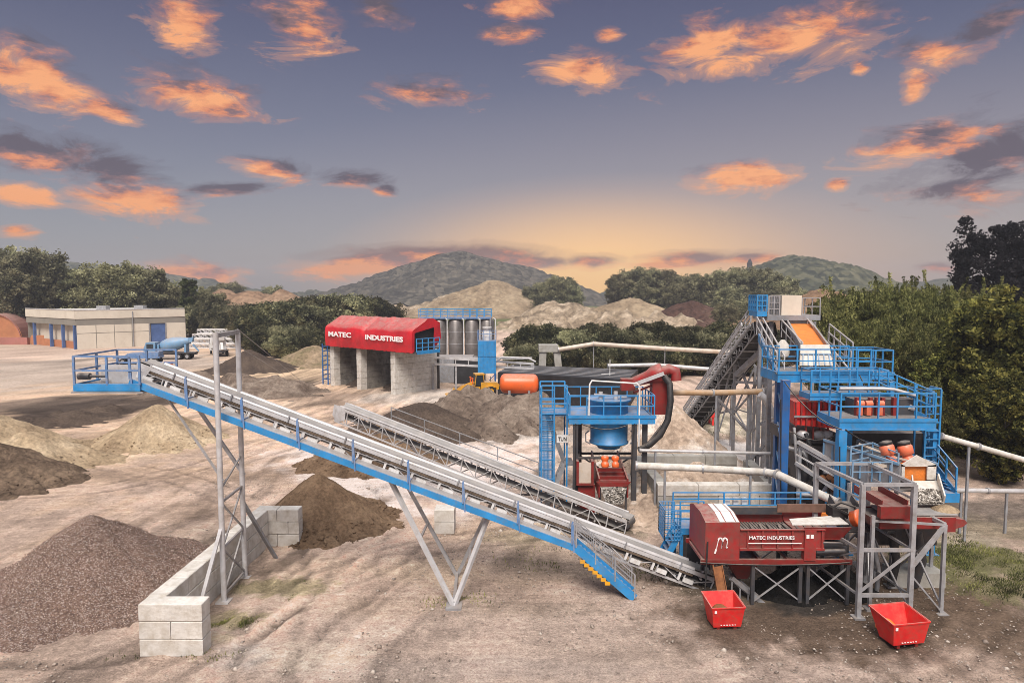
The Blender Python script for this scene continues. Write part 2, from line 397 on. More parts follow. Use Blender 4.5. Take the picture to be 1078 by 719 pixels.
patch(340, 420, 50, 8, (.14, .11, .09), .7, .7)
patch(300, 392, 90, 7, (.42, .32, .22), .7, .7)
patch(420, 400, 60, 9, (.2, .165, .14), .6, .7)
patch(450, 418, 60, 7, (.5, .46, .42), .7, .7)
patch(600, 590, 90, 24, (.26, .205, .155), .5, .8)
patch(450, 600, 60, 16, (.42, .33, .25), .7, .8)
patch(500, 555, 70, 14, (.27, .2, .145), .5, .8)
patch(560, 565, 50, 10, (.2, .17, .11), .6, .8)
patch(640, 545, 60, 14, (.25, .215, .16), .8, .7)
patch(250, 570, 60, 20, (.38, .3, .24), .7, .8)
patch(295, 622, 50, 10, (.15, .135, .07), .75, .6, breakup=.7)           # mossy strip by the wall
patch(240, 655, 36, 9, (.16, .14, .08), .8, .6, breakup=.7)
patch(225, 672, 20, 6, (.5, .42, .3), .6, .6)
patch(880, 668, 130, 42, (.095, .068, .05), .95, .6)                     # brown damp soil by skips
patch(960, 630, 110, 30, (.11, .08, .058), .9, .6)
patch(1020, 660, 90, 40, (.125, .09, .066), .9, .6)
patch(800, 620, 90, 16, (.115, .095, .07), .85, .6)
patch(850, 640, 40, 10, (.04, .036, .033), .9, .5)
patch(1030, 590, 60, 26, (.105, .11, .045), .85, .6, breakup=.9)         # grass and weeds right
patch(1060, 555, 50, 12, (.2, .17, .12), .8, .6)
patch(1010, 565, 30, 10, (.3, .26, .2), .8, .6)
patch(1050, 535, 60, 12, (.12, .1, .085), .9, .5)
patch(1060, 620, 40, 16, (.12, .12, .055), .7, .6, breakup=1)
patch(480, 705, 230, 14, (.40, .33, .29), .7, .8)
patch(330, 600, 60, 12, (.24, .185, .14), .5, .7)
patch(390, 640, 70, 10, (.25, .195, .15), .4, .8)
patch(255, 690, 30, 14, (.3, .275, .26), .7, .6)
patch(330, 690, 60, 14, (.52, .44, .37), .7, .7)
patch(180, 500, 90, 10, (.27, .2, .15), .7, .7)
patch(90, 480, 60, 8, (.5, .39, .29), .8, .7)
patch(200, 540, 50, 12, (.24, .18, .14), .7, .7)
patch(190, 460, 60, 8, (.28, .21, .16), .6, .7)
patch(250, 430, 40, 8, (.5, .4, .31), .7, .7)
patch(560, 640, 80, 8, (.25, .2, .16), .5, .8)
patch(690, 690, 90, 10, (.3, .24, .2), .4, .8)
patch(640, 620, 60, 10, (.45, .36, .31), .6, .8)
patch(120, 700, 110, 30, (.27, .21, .175), .6, .7)
patch(70, 640, 120, 26, (.34, .265, .22), .6, .7)
patch(860, 716, 60, 16, (.36, .285, .245), .8, .5)
# wheel ruts: pairs of pressed tracks curving through the yard
def track(pts, gauge=1.9, wd=.27, dark=.62, depth=.05):
    global col, Z
    P = [np.array([G(*p).x, G(*p).y]) for p in pts]; Q = []
    for i in range(len(P) - 1):                                     # Catmull-Rom through the points
        p0, p1, p2, p3 = P[max(i - 1, 0)], P[i], P[i + 1], P[min(i + 2, len(P) - 1)]
        for t in np.linspace(0, 1, 14, endpoint=False): Q.append(.5 * (2 * p1 + (p2 - p0) * t + (2 * p0 - 5 * p1 + 4 * p2 - p3) * t * t + (3 * p1 - p0 - 3 * p2 + p3) * t ** 3))
    Q = np.array(Q + [P[-1]]); D = np.full(X.shape, 99.); SS = np.zeros(X.shape); L0 = 0.
    sx_ = X + (vnoise(X * .5, Y * .5, 5) - .5) * .5; sy_ = Y
    for a, b in zip(Q, Q[1:]):
        lo, hi = np.minimum(a, b) - 3, np.maximum(a, b) + 3
        m = (X > lo[0]) & (X < hi[0]) & (Y > lo[1]) & (Y < hi[1])
        if not m.any(): L0 += np.linalg.norm(b - a); continue
        d = b - a; l = np.linalg.norm(d); d = d / l; rx_, ry_ = sx_[m] - a[0], sy_[m] - a[1]
        t = np.clip(rx_ * d[0] + ry_ * d[1], 0, l); c = np.hypot(rx_ - t * d[0], ry_ - t * d[1])
        u = D[m]; k = c < u; u[k] = c[k]; D[m] = u; w = SS[m]; w[k] = (L0 + t)[k]; SS[m] = w; L0 += l
    for off in (gauge / 2,):
        e = np.abs(D - off); w = sm(1.25 - e / wd) * sm((fbm(X * .35, Y * .35, 61) - .3) / .2)
        tread = .8 + .2 * np.sign(np.sin(SS * 16 + e * 9))
        col *= (1 - (1 - dark) * w * tread)[..., None]; Z -= depth * w; Z += .04 * np.exp(-((e - wd * 1.5) / .13) ** 2) * (w < .3)
        col *= (1 + .16 * np.exp(-((e - wd * 1.6) / .15) ** 2) * (D < 3))[..., None]
track([(-60, 716), (120, 712), (260, 660), (350, 610), (450, 575), (560, 560)], dark=.7, depth=.03)
track([(150, 735), (215, 690), (290, 640), (350, 590), (400, 555)], dark=.7)
track([(230, 740), (300, 680), (360, 630), (420, 590)], dark=.75)
track([(-40, 520), (100, 515), (210, 490), (330, 455), (420, 430), (480, 418)])
track([(-30, 470), (120, 490), (240, 520), (300, 600), (270, 720)], dark=.7)
track([(60, 390), (160, 400), (260, 420), (340, 440), (380, 480), (420, 530)])
track([(300, 395), (380, 415), (450, 425), (560, 470), (600, 560)], dark=.7)
track([(1078, 600), (980, 690), (860, 700), (760, 730)], dark=.7)
# drag and tyre streaks
for ang, sc, amp, sd, near in ((R(52), 1.0, .34, 3, .6), (R(77), .9, .5, 11, 1), (R(28), .8, .26, 19, 0), (R(-20), .5, .2, 27, 0), (R(84), 1.8, .4, 51, 1)):
    u = X * math.cos(ang) + Y * math.sin(ang); v = -X * math.sin(ang) + Y * math.cos(ang)
    v = v + (fbm(X * .06, Y * .06, sd) - .5) * 10
    st = fbm(u * .07 * sc, v * 1.15 * sc, sd, 5) - .5
    gate = sm((fbm(X * .07, Y * .07, sd + 40) - .38) / .25)
    nr = sm((34 - Y) / 6); gate = gate * (1 - nr + nr * near) * (1 - .75 * nr * sm((X + 4) / 3))
    col *= (1 + amp * 3.6 * st * gate)[..., None]
far = sm((np.hypot(X, Y - 60) - 120) / 60)[..., None]
col = col * (1 - far) + np.array((.09, .1, .045)) * far
col = np.clip(col * np.array((1.3, 1.27, 1.22)) * (.75 + .5 * fbm(X * .9, Y * .9, 55))[..., None], .008, 2)
mx_ = col.max(-1, keepdims=True); col *= np.where(mx_ > .5, (.5 + .32 * (1 - np.exp(-(mx_ - .5) / .32))) / mx_, 1)
ny, nx = X.shape
vs = np.stack([X, Y, Z], -1).reshape(-1, 3)
idx = np.arange(nx * ny).reshape(ny, nx)
fs = np.stack([idx[:-1, :-1], idx[:-1, 1:], idx[1:, 1:], idx[1:, :-1]], -1).reshape(-1, 4)
def np_mesh(name, vs, fs, m, smooth=True):
    me = bpy.data.meshes.new(name); k = fs.shape[1]
    me.vertices.add(len(vs)); me.vertices.foreach_set('co', np.ascontiguousarray(vs, np.float32).ravel())
    me.loops.add(fs.size); me.loops.foreach_set('vertex_index', np.ascontiguousarray(fs, np.int32).ravel())
    me.polygons.add(len(fs)); me.polygons.foreach_set('loop_start', np.arange(0, fs.size, k, dtype=np.int32))
    me.polygons.foreach_set('loop_total', np.full(len(fs), k, np.int32))
    me.update(calc_edges=True); me.validate()
    if smooth: me.polygons.foreach_set('use_smooth', np.ones(len(me.polygons), bool))
    me.materials.append(m); return me
def ground_mat():
    m, nt, b = new_mat('worked_earth')
    at_ = nt.nodes.new('ShaderNodeAttribute'); at_.attribute_name = 'earth'
    geo = nt.nodes.new('ShaderNodeNewGeometry'); p = geo.outputs['Position']
    n1 = noise_node(nt, 2.2, 12, p, .78); r1 = ramp_node(nt, n1.outputs['Fac'], [(.28, (.29, .29, .29)), (.72, (.68, .68, .68))])
    c = mix_node(nt, .9, at_.outputs['Color'], r1.outputs['Color'], 'OVERLAY')
    mp = nt.nodes.new('ShaderNodeMapping'); mp.inputs['Rotation'].default_value = (0, 0, R(-76)); mp.inputs['Scale'].default_value = (.25, 3, 1)
    link(nt, p, mp.inputs['Vector'])
    n2 = noise_node(nt, 1.3, 6, mp.outputs[0], .65); r2 = ramp_node(nt, n2.outputs['Fac'], [(.3, (.4, .4, .4)), (.7, (.6, .6, .6))])
    c = mix_node(nt, .75, c, r2.outputs['Color'], 'OVERLAY')
    vo = nt.nodes.new('ShaderNodeTexVoronoi'); vo.inputs['Scale'].default_value = 9; link(nt, p, vo.inputs['Vector'])
    sp = nt.nodes.new('ShaderNodeSeparateColor'); link(nt, vo.outputs['Color'], sp.inputs[0])
    r3 = ramp_node(nt, sp.outputs[1], [(.0, (.3, .3, .3)), (.15, (.5, .5, .5)), (.85, (.5, .5, .5)), (1, (.72, .72, .72))])
    c = mix_node(nt, .55, c, r3.outputs['Color'], 'OVERLAY')
    n5 = noise_node(nt, 15, 5, p, .75); r5 = ramp_node(nt, n5.outputs['Fac'], [(.3, (.22, .22, .22)), (.5, (.52, .52, .52)), (.7, (.74, .74, .74))])
    c = mix_node(nt, .8, c, r5.outputs['Color'], 'OVERLAY')
    link(nt, c, b.inputs['Base Color']); b.inputs['Roughness'].default_value = 1; b.inputs['Specular IOR Level'].default_value = .08
    n3 = noise_node(nt, 6, 10, p, .8); bp = nt.nodes.new('ShaderNodeBump'); bp.inputs['Strength'].default_value = 1.0; bp.inputs['Distance'].default_value = .16
    link(nt, n3.outputs['Fac'], bp.inputs['Height']); link(nt, bp.outputs['Normal'], b.inputs['Normal'])
    return m
gm = np_mesh('ground', vs, fs, ground_mat())
ca = gm.color_attributes.new('earth', 'FLOAT_COLOR', 'POINT')
ca.data.foreach_set('color', np.concatenate([col.reshape(-1, 3), np.ones((nx * ny, 1))], 1).astype(np.float32).ravel())
ground = bpy.data.objects.new('ground', gm); C.objects.link(ground); ground['kind'] = 'structure'

# ------------------------------------------------------------------ piles and hills
def mound(name, peaks, slope, m, step, amp, nsc, seed=1, rough=0, r0=.5, skirt=.25, base=0., elong=None):
    xs = [p[0] for p in peaks]; ys = [p[1] for p in peaks]; rr = max(p[2] for p in peaks) / slope * 1.25 + 1
    x = np.arange(min(xs) - rr, max(xs) + rr, step); y = np.arange(min(ys) - rr, max(ys) + rr, step)
    A, B = np.meshgrid(x, y); hh = np.full(A.shape, -1e3)
    A2 = A + (fbm(A * nsc * .5, B * nsc * .5, seed + 70) - .5) * amp * 2.5; B2 = B + (fbm(A * nsc * .5, B * nsc * .5, seed + 90) - .5) * amp * 2.5
    for p in peaks:
        d = np.sqrt((A2 - p[0]) ** 2 + (B2 - p[1]) ** 2 + r0 * r0) - r0
        k = p[3] if len(p) > 3 else slope
        h = p[2] - k * d
        h = np.where(h < p[2] * .18, p[2] * .18 - (p[2] * .18 - h) * .55, h)     # softer toe
        hh = np.maximum(hh, h)
    hh = hh + (fbm(A * nsc, B * nsc, seed, 5) - .5) * amp * 1.6
    an = np.arctan2(B - ys[0], A - xs[0]); rd = np.hypot(A - xs[0], B - ys[0])         # rills running down the sides
    hh -= amp * .85 * np.clip(fbm(an * 7 + 40, rd * .25, seed + 31, 3) * 2 - .9, 0, 1) * np.clip(rd / 1.5, 0, 1)
    if rough: hh += (vnoise(A * rough[1], B * rough[1], seed + 3) - .5) * rough[0]
    keep = hh > -skirt
    q = keep[:-1, :-1] | keep[:-1, 1:] | keep[1:, 1:] | keep[1:, :-1]
    hh = np.maximum(hh, -skirt * 2) + base
    n = A.shape[1]; ix = np.arange(A.size).reshape(A.shape)
    f = np.stack([ix[:-1, :-1], ix[:-1, 1:], ix[1:, 1:], ix[1:, :-1]], -1)[q]
    used, inv = np.unique(f, return_inverse=True); f = inv.reshape(-1, 4)
    vv = np.stack([A, B, hh], -1).reshape(-1, 3)[used]
    o = np.array([np.mean(xs), np.mean(ys), base])
    ob = bpy.data.objects.new(name, np_mesh(name, vv - o, f, m)); C.objects.link(ob); ob.location = o
    ORG[ob.name] = V(o)
    return ob, vv
def pk(px, py, Y): p = at(px, py, Y); return (p.x, p.y, p.z)

gp, gv = mound('gravel_pile', [pk(92, 543, 27.2), pk(126, 576, 27.4)], .67, M['gravel'], .11, .22, .9, 5, (.07, 6), .25)
tag(gp, 'reddish brown gravel heap left of the concrete block wall', 'gravel pile')
def scatter(name, vv, n, lo, hi, m, parent, seed=1, zmin=.05):
    r = np.random.default_rng(seed); vv = vv[vv[:, 2] > zmin]; p = vv[r.integers(0, len(vv), n)] + np.array([*ORG[parent.name]]) * 0
    return stones_mesh(name, p + r.normal(0, .05, p.shape) * [1, 1, .2], r.uniform(lo, hi, n), m, parent, r)
def stones_mesh(name, p, s, m, parent, r):
    octa = np.array([(1, 0, 0), (-1, 0, 0), (0, 1, 0), (0, -1, 0), (0, 0, .7), (0, 0, -.7)], float)
    tri = np.array([(0, 2, 4), (2, 1, 4), (1, 3, 4), (3, 0, 4), (2, 0, 5), (1, 2, 5), (3, 1, 5), (0, 3, 5)])
    n = len(p); vv = octa[None] * s[:, None, None] * r.uniform(.6, 1.3, (n, 6, 1))
    a = r.uniform(0, 6.28, n); ca_, sa = np.cos(a)[:, None], np.sin(a)[:, None]
    vx = vv[..., 0] * ca_ - vv[..., 1] * sa; vy = vv[..., 0] * sa + vv[..., 1] * ca_
    vv = np.stack([vx, vy, vv[..., 2]], -1) + p[:, None]
    f = (tri[None] + (np.arange(n) * 6)[:, None, None]).reshape(-1, 3)
    o = np.array([*ORG[parent.name]]) if parent else np.zeros(3)
    ob = bpy.data.objects.new(name, np_mesh(name, vv.reshape(-1, 3) - o, f, m, False)); C.objects.link(ob)
    if parent: ob.parent = parent
    ob['kind'] = 'stuff'; return ob
def stonemat(name, cols):
    m, nt, b = new_mat(name); g = nt.nodes.new('ShaderNodeNewGeometry')
    r = ramp_node(nt, g.outputs['Random Per Island'], [(i / (len(cols) - 1), c) for i, c in enumerate(cols)])
    link(nt, r.outputs['Color'], b.inputs['Base Color']); b.inputs['Roughness'].default_value = .9; return m
M['stone_mix'] = stonemat('mixed_stones', [(.07, .04, .032), (.15, .09, .07), (.24, .15, .115), (.36, .24, .18), (.62, .53, .46)])
M['stone_wet'] = stonemat('washed_stone_mix', [(.03, .025, .02), (.1, .085, .07), (.3, .27, .23), (.62, .58, .52)])
M['stone_pale'] = stonemat('pale_stones', [(.2, .16, .13), (.34, .28, .23), (.45, .39, .33), (.14, .11, .09)])
scatter('stones', gv, 15000, .012, .036, M['stone_mix'], gp, 3)
# loose stones lying on the yard
r_ = np.random.default_rng(11)
n_ = 11000
pp = np.stack([r_.uniform(-19, 19, n_), 19 + 24 * r_.random(n_) ** 1.6, np.zeros(n_)], 1)
dn = fbm(pp[:, 0] * .2, pp[:, 1] * .2, 77)
pp = pp[dn > .42]; 
stones_mesh('loose_stones', pp + [0, 0, .0], r_.uniform(.012, .055, len(pp)) * (1 + (r_.random(len(pp)) > .97) * 1.4), M['stone_pale'], None, r_)

def pile(name, label, cat, *a, **k): 
    o, v = mound(name, *a, **k); tag(o, label, cat)
    if min(p[1] for p in a[0]) < 66 and max(p[2] for p in a[0]) > 2:      # lumps rolled down to the toe
        w = v[v[:, 2] < .28 * v[:, 2].max()]
        scatter('rolled_lumps', w, 420, .03, .11, a[2], o, len(name) + int(abs(a[0][0][0]) * 7), -.02)
    return o, v
pile('sand_pile', 'yellow sand heap cut by the left picture edge', 'sand pile', [pk(-12, 437, 47), pk(-60, 436, 47), pk(25, 452, 46)], .55, M['sand'], .25, .5, .5, 3)
pile('sand_pile', 'dark damp sand heap in front of the yellow heap at the left edge', 'sand pile', [pk(-8, 467, 43), pk(22, 478, 42.5), pk(45, 486, 42.5)], .5, M['sand_damp'], .2, .4, .6, 4)
pile('soil_heap', 'low spread dark soil heap behind the yellow heap at the left edge', 'soil heap', [(G(40, 447).x, G(40, 447).y, .75), (G(75, 441).x, G(75, 441).y, .9), (G(105, 434).x, G(105, 434).y, .7)], .26, M['sand_dark'], .3, .35, .5, 6, (.3, 1.4))
pile('sand_pile', 'rounded pale yellow sand heap behind the blue conveyor head', 'sand pile', [pk(164, 428, 54), pk(172, 431, 54.4), pk(148, 440, 53)], .62, M['sand'], .25, .6, .4, 8)
pile('sand_pile', 'brown two-peaked sand heap at the far end of the concrete block wall', 'sand pile', [pk(337, 498, 35), pk(353, 508, 34.6), pk(400, 538, 35.5)], .72, M['sand_brown'], .1, .3, .9, 12, r0=.06)
pile('sand_pile', 'dark brown sand cone behind the tall twin posts', 'sand pile', [pk(262, 369, 103)], .5, M['sand_dark'], .4, .6, .3, 15)
pile('earth_mound', 'grassy light brown earth mound left of the red covered bays', 'earth mound', [pk(328, 361, 112), pk(345, 366, 114), pk(312, 371, 110)], .5, M['grassmound'], .5, 1.2, .25, 18)
pile('sand_pile', 'brown sand heap under the grey conveyor head', 'sand pile', [pk(398, 446, 48), pk(388, 451, 47.5)], .62, M['sand_brown'], .15, .35, .7, 22)
pile('sand_pile', 'black sand heap behind the grey conveyor', 'sand pile', [pk(446, 424, 58), pk(432, 428, 58), pk(465, 432, 58)], .55, M['sand_dark'], .25, .5, .5, 25, r0=1)
pile('spoil_heap', 'lumpy brown spoil heap in front of the yellow loader', 'spoil heap', [pk(478, 413, 65), pk(496, 408, 67), pk(514, 409, 67), pk(532, 412, 65), pk(548, 419, 62), pk(566, 416, 62), pk(515, 436, 57), pk(545, 440, 58)], .62, M['soil_brown'], .35, 1.0, .6, 31, (.4, 2.2))
pile('sand_pile', 'beige sand cone beside the concrete basin', 'sand pile', [pk(708, 424, 45), pk(716, 434, 44.6)], 1.0, M['sand_beige'], .2, .5, .6, 36)
pile('fines_heap', 'black fines heap under the red screen nearer its middle leg', 'fines heap', [(at(832, 611, 26.7).x, 26.7, 1.15)], .95, M['coal'], .08, .15, 1, 41, r0=.15)
pile('fines_heap', 'black fines heap under the right end of the red screen', 'fines heap', [(at(882, 611, 26.9).x, 26.9, 1.0)], .95, M['coal'], .08, .15, 1, 43, r0=.15)
pile('rubble_heap', 'low dark rubble heap behind the tall twin posts', 'rubble heap', [pk(205, 391, 84), pk(250, 393, 84), pk(285, 397, 80)], .35, M['soil_brown'], .3, .9, .6, 47, (.3, 1.6))
# far quarry heaps
pile('quarry_heap', 'large pale sand cone rising behind the silos', 'quarry heap', [pk(522, 295, 330), pk(503, 301, 330), pk(540, 303, 330)], .46, M['quarry'], 1.5, 3, .05, 51, r0=4)
pile('quarry_heap', 'long rough tan rock slope left of the large cone', 'quarry heap', [pk(478, 306, 345), pk(450, 315, 345), pk(420, 321, 345)], .5, M['rock'], 1.5, 5, .07, 53, (3, .3), r0=3)
pile('quarry_heap', 'grey rubble heap between the two pale cones', 'quarry heap', [pk(584, 319, 250), pk(606, 320, 250), pk(625, 326, 250)], .42, M['rock'], 1, 3, .1, 55, (1.5, .4))
pile('quarry_heap', 'pale pointed sand cone above the hedge', 'quarry heap', [pk(661, 310, 240), pk(650, 319, 240), pk(680, 320, 240)], .5, M['quarry'], 1, 2, .1, 57, r0=1.5)
pile('quarry_heap', 'broken rock bank at the foot of the pointed cone', 'quarry heap', [pk(640, 326, 215), pk(665, 325, 215), pk(690, 328, 215), pk(615, 329, 215), pk(715, 333, 212), pk(590, 331, 215), pk(565, 332, 218), pk(740, 338, 212)], .4, M['rock'], .8, 3, .15, 59, (2.5, .5))
pile('soil_heap', 'dark red brown soil heap at the right of the quarry cones', 'soil heap', [pk(728, 317, 225), pk(712, 324, 225), pk(742, 324, 225)], .5, M['redsoil'], .8, 2, .12, 61, r0=2)
pile('quarry_heap', 'pinkish tan heap behind the plant top platform', 'quarry heap', [pk(868, 303, 170), pk(858, 309, 170)], .5, M['quarry_far'], .8, 2, .1, 62, r0=2)
pile('quarry_heap', 'tan flat topped mound above the left treeline', 'quarry heap', [pk(238, 305, 300), pk(265, 305, 300), pk(295, 306, 300)], .6, M['quarry_far'], 1.5, 2.2, .06, 63, (2.2, .25), r0=4)
def hill(peaks, slope, m, step, amp, nsc, seed, rough, r0=25):
    o, v = mound('hill', peaks, slope, m, step, amp, nsc, seed, rough, r0, skirt=3); o['kind'] = 'structure'
hill([pk(488, 266, 620), pk(455, 275, 620), pk(530, 277, 630), pk(428, 288, 620), pk(398, 299, 625), pk(365, 305, 640), pk(330, 310, 650), pk(560, 290, 640), pk(585, 299, 640)], .42, M['hillscrub'], 2.4, 7, .02, 64, (2.2, .09))
hill([pk(838, 271, 560), pk(815, 278, 560), pk(862, 277, 560), pk(785, 290, 565), pk(885, 290, 565)], .42, M['hillwood'], 2.0, 5, .03, 66, (2.6, .2))
hill([pk(x, y, 900) for x, y in ((40, 282), (-60, 280), (75, 276), (150, 296), (230, 300), (330, 304), (560, 308), (605, 313), (645, 313), (690, 306), (740, 297), (930, 296), (1000, 294), (1080, 292), (1180, 296))], .22, M['hillwood'], 6, 12, .01, 68, (6, .08), 60)

def stones_on(name, q, n, lo, hi, m, parent, seed):
    r = np.random.default_rng(seed); u, w = r.random((2, n)); a, b, c_, d = [np.array([*p]) for p in q]
    p = (a * (1 - u)[:, None] + b * u[:, None]) * (1 - w)[:, None] + (d * (1 - u)[:, None] + c_ * u[:, None]) * w[:, None]
    return stones_mesh(name, p, r.uniform(lo, hi, n), m, parent, r)

# ------------------------------------------------------------------ concrete blocks
def block(mb, c, ux, L, W, Hh, g=.012):
    ux = V(ux).normalized(); uy = V((-ux.y, ux.x, 0)); c = V(c)
    w = rnd.uniform(-.012, .012)
    b = .025; x0, x1, y0, y1, z0, z1 = -L / 2 + g, L / 2 - g, -W / 2 + w, W / 2 + w, 0, Hh - g
    vs = []
    for z, i in ((z0, b), (z0 + b, 0), (z1 - b, 0), (z1, b)):
        for x, y in ((x0 + i, y0 + i), (x1 - i, y0 + i), (x1 - i, y1 - i), (x0 + i, y1 - i)):
            vs.append(c + ux * x + uy * y + V((0, 0, z)))
    fs = [(3, 2, 1, 0), (12, 13, 14, 15)]
    for k in range(3):
        fs += [(k * 4 + j, k * 4 + (j + 1) % 4, k * 4 + 4 + (j + 1) % 4, k * 4 + 4 + j) for j in range(4)]
    mb.add(vs, fs)
BW = thing('concrete_block_wall', 'white concrete block retaining wall beside the reddish gravel heap', 'block wall', (-11.9, 27, 0))
hgt = .6
def wall_run(parent, a, b, W, rows, L0, mats=('conc',)):
    a, b = V(a), V(b); d = b - a; n = max(1, round(d.length / L0)); L = d.length / n
    for k in range(rows):
        off = (k % 2) * .5
        i = 0; pos = 0
        cuts = [0] + [(j + off) * L for j in range(0 if off else 1, n)] + [d.length]
        for p, q in zip(cuts, cuts[1:]):
            if q - p < .05: continue
            mb = MB(); block(mb, a + d.normalized() * (p + q) / 2 + V((0, 0, k * hgt - .03)), d, q - p, W, hgt)
            mb.build('block', M[rnd.choice(mats)], parent)
wall_run(BW, (-12.25, 21.95, 0), (-10.15, 21.95, 0), .62, 3, 2.1)
wall_run(BW, (-11.95, 22.27, 0), (-11.75, 31.3, 0), .62, 3, 1.6)
wall_run(BW, (-12.05, 31.62, 0), (-10.0, 31.62, 0), .62, 3, 1.05)
BP = thing('concrete_block_stack', 'short pillar of two concrete blocks under the blue conveyor', 'concrete blocks', G(468, 561))
p = G(468, 561)
for k in range(2):
    mb = MB(); block(mb, (p.x, p.y + .35, k * .62 - .03), (1, .0, 0), 1.0, .9, .62); mb.build('block', M['conc'], BP)

# ------------------------------------------------------------------ main blue conveyor
def conveyor(root, T, E, W, D, chord, lace, belt_m, idl, step, near=-1, cover=False):
    """belt conveyor in its own frame: x along, y across (near side = -1), z up; returns frame"""
    T, E = V(T), V(E); L = (E - T).length; fr = frame(T, E - T, (0, 0, 1))
    ex = (E - T).normalized(); ey = V((0, 0, 1)).cross(ex).normalized(); ez = ex.cross(ey)
    fr = Matrix((ex, ey, ez)).transposed().to_4x4(); fr.translation = T
    w = W / 2
    mb = MB(fr)                                                     # troughed carrying belt and flat return run
    tr = [(-w, .10), (-w * .45, 0), (w * .45, 0), (w, .10)]
    for (y0, z0), (y1, z1) in zip(tr, tr[1:]):
        mb.add([(0, y0, z0), (L, y0, z0), (L, y1, z1), (0, y1, z1), (0, y0, z0 - .02), (L, y0, z0 - .02), (L, y1, z1 - .02), (0, y1, z1 - .02)],
               [(0, 1, 2, 3), (7, 6, 5, 4), (0, 4, 5, 1), (2, 6, 7, 3)])
    mb.box(.1, L - .1, -w * .95, w * .95, -D * .62, -D * .62 + .02)
    mb.build('belt', belt_m, root)
    mb = MB(fr)
    for x in (0.05, L - .05): mb.tube((x, -w, -.2), (x, w, -.2), .2, 16)
    mb.build('end_drum', M['steel_dark'], root, each=True)
    n = int(L / step)
    for s in (-1, 1):
        mb = MB(fr); y = s * (w + .10)
        mb.box(0, L, y - .03, y + .03, -.10, .05)
        mb.box(0, L, y - .03, y + .03, -D - .04, -D + .05)
        mb.build('side_chord', chord, root, each=True)
    mb = MB(fr)
    for s in (-1, 1):
        y = s * (w + .10)
        for k in range(n + 1):
            x = k * L / n; mb.bar((x, y, -D), (x, y, -.1), .05)
            if k < n: mb.bar((x, y, -D if k % 2 else -.1), (x + L / n, y, -.1 if k % 2 else -D), .035)
    for k in range(0, n + 1): x = k * L / n; mb.bar((x, -w - .1, -D), (x, w + .1, -D), .05)
    mb.build('lacing', lace, root)
    m = int(L / idl)
    for k in range(m):
        mb = MB(fr); x = (k + .5) * L / m
        mb.box(x - .04, x + .04, -w - .14, w + .14, -.22, -.16)
        for s in (-1, 1):
            mb.tube((x, s * w * .45, -.06), (x, s * w, .05), .05, 7)
            mb.box(x - .03, x + .03, s * (w + .02) - .015, s * (w + .02) + .015, -.2, .16)
        mb.tube((x, -w * .45, -.07), (x, w * .45, -.07), .05, 7)
        mb.build('idler_set', M['galv_light'], root)
    for k in range(m // 3):
        mb = MB(fr)
        x = (k * 3 + 1.5) * L / m; mb.tube((x, -w - .05, -D * .62 - .06), (x, w + .05, -D * .62 - .06), .05, 7)
        mb.box(x - .05, x + .05, -w - .13, -w - .07, -D * .72, -D * .5)
        mb.build('return_roller', M['galv_light'], root)
    return fr, L
YB = 27.4
T0, E0 = at(748, 604, YB), at(152, 381, YB)
BC = thing('belt_conveyor', 'long blue and silver belt conveyor with walkway crossing the yard', 'conveyor', (T0.x, T0.y, 0))
fr, L = conveyor(BC, T0, E0, .85, .62, M['galv_light'], M['galv_light'], M['belt'], 1.0, 1.15)
# frame: x runs to the left, so +y of the frame points ...
toward = 1 if (fr.to_3x3() @ V((0, 1, 0))).y < 0 else -1
def loc(x, y, z): return fr @ V((x, toward * y, z))
mb = MB()                                                           # half-round side covers along both belt edges
for s in (-1, 1):
    pts = []
    for k in range(9):
        a = math.pi * k / 8; pts.append((s * .47 + .085 * math.cos(a), .07 + .09 * math.sin(a)))
    for (y0, z0), (y1, z1) in zip(pts, pts[1:]):
        mb.add([loc(.9, y0, z0), loc(L - .6, y0, z0), loc(L - .6, y1, z1), loc(.9, y1, z1)], [(0, 1, 2, 3)], True)
        mb.add([loc(.9, y0 * .985, z0 - .012), loc(L - .6, y0 * .985, z0 - .012), loc(L - .6, y1 * .985, z1 - .012), loc(.9, y1 * .985, z1 - .012)], [(3, 2, 1, 0)], True)
mb.build('edge_cover', M['galv_light'], BC)
mb = MB()
for k in range(int(L / 2.4)):
    x = 1.5 + k * 2.4; mb.bar(loc(x, .59, -.1), loc(x, .59, .19), .05)
mb.build('cover_bracket', M['steel_grey'], BC, each=True)
mb = MB(); mb.bar(loc(.9, .585, -.15), loc(L - .6, .585, -.15), .02, .08); mb.build('rubber_skirt', M['rubber_brown'], BC)
mb = MB()
for k in range(int(L / 1.15)):
    x = .8 + k * 1.15; mb.bar(loc(x, .62, -.42), loc(x + .42, .62, -.42), .09, .17); mb.bar(loc(x + .62, .62, -.5), loc(x + .62, .62, -.2), .07, .09)
mb.build('idler_bracket', M['white'], BC, each=True)
xw0 = 5.9                                                           # walkway starts where the stair lands
wk = MB(); 
for y in np.arange(.66, 1.22, .05): wk.bar(loc(xw0, y, -.46), loc(L - .5, y, -.46), .035, .03)
for k in range(int((L - .5 - xw0) / .5)): wk.bar(loc(xw0 + k * .5, .64, -.485), loc(xw0 + k * .5, 1.22, -.485), .03)
wk.build('walkway_grating', M['galv_light'], BC)
wk = MB(); wk.M = None
a, b = loc(xw0, 1.27, -.56), loc(L - .3, 1.27, -.56); wk.bar(a, b, .08, .25)
wk.build('walkway_channel', M['blue'], BC)
wk = MB()
for x in np.arange(xw0 + .1, L - .6, 2.3):
    wk.bar(loc(x, .6, -.46), loc(x, 1.22, -.46), .06, .1)
wk.build('walkway_bracket', M['blue_pale'], BC, each=True)
rl = MB(); po = MB()
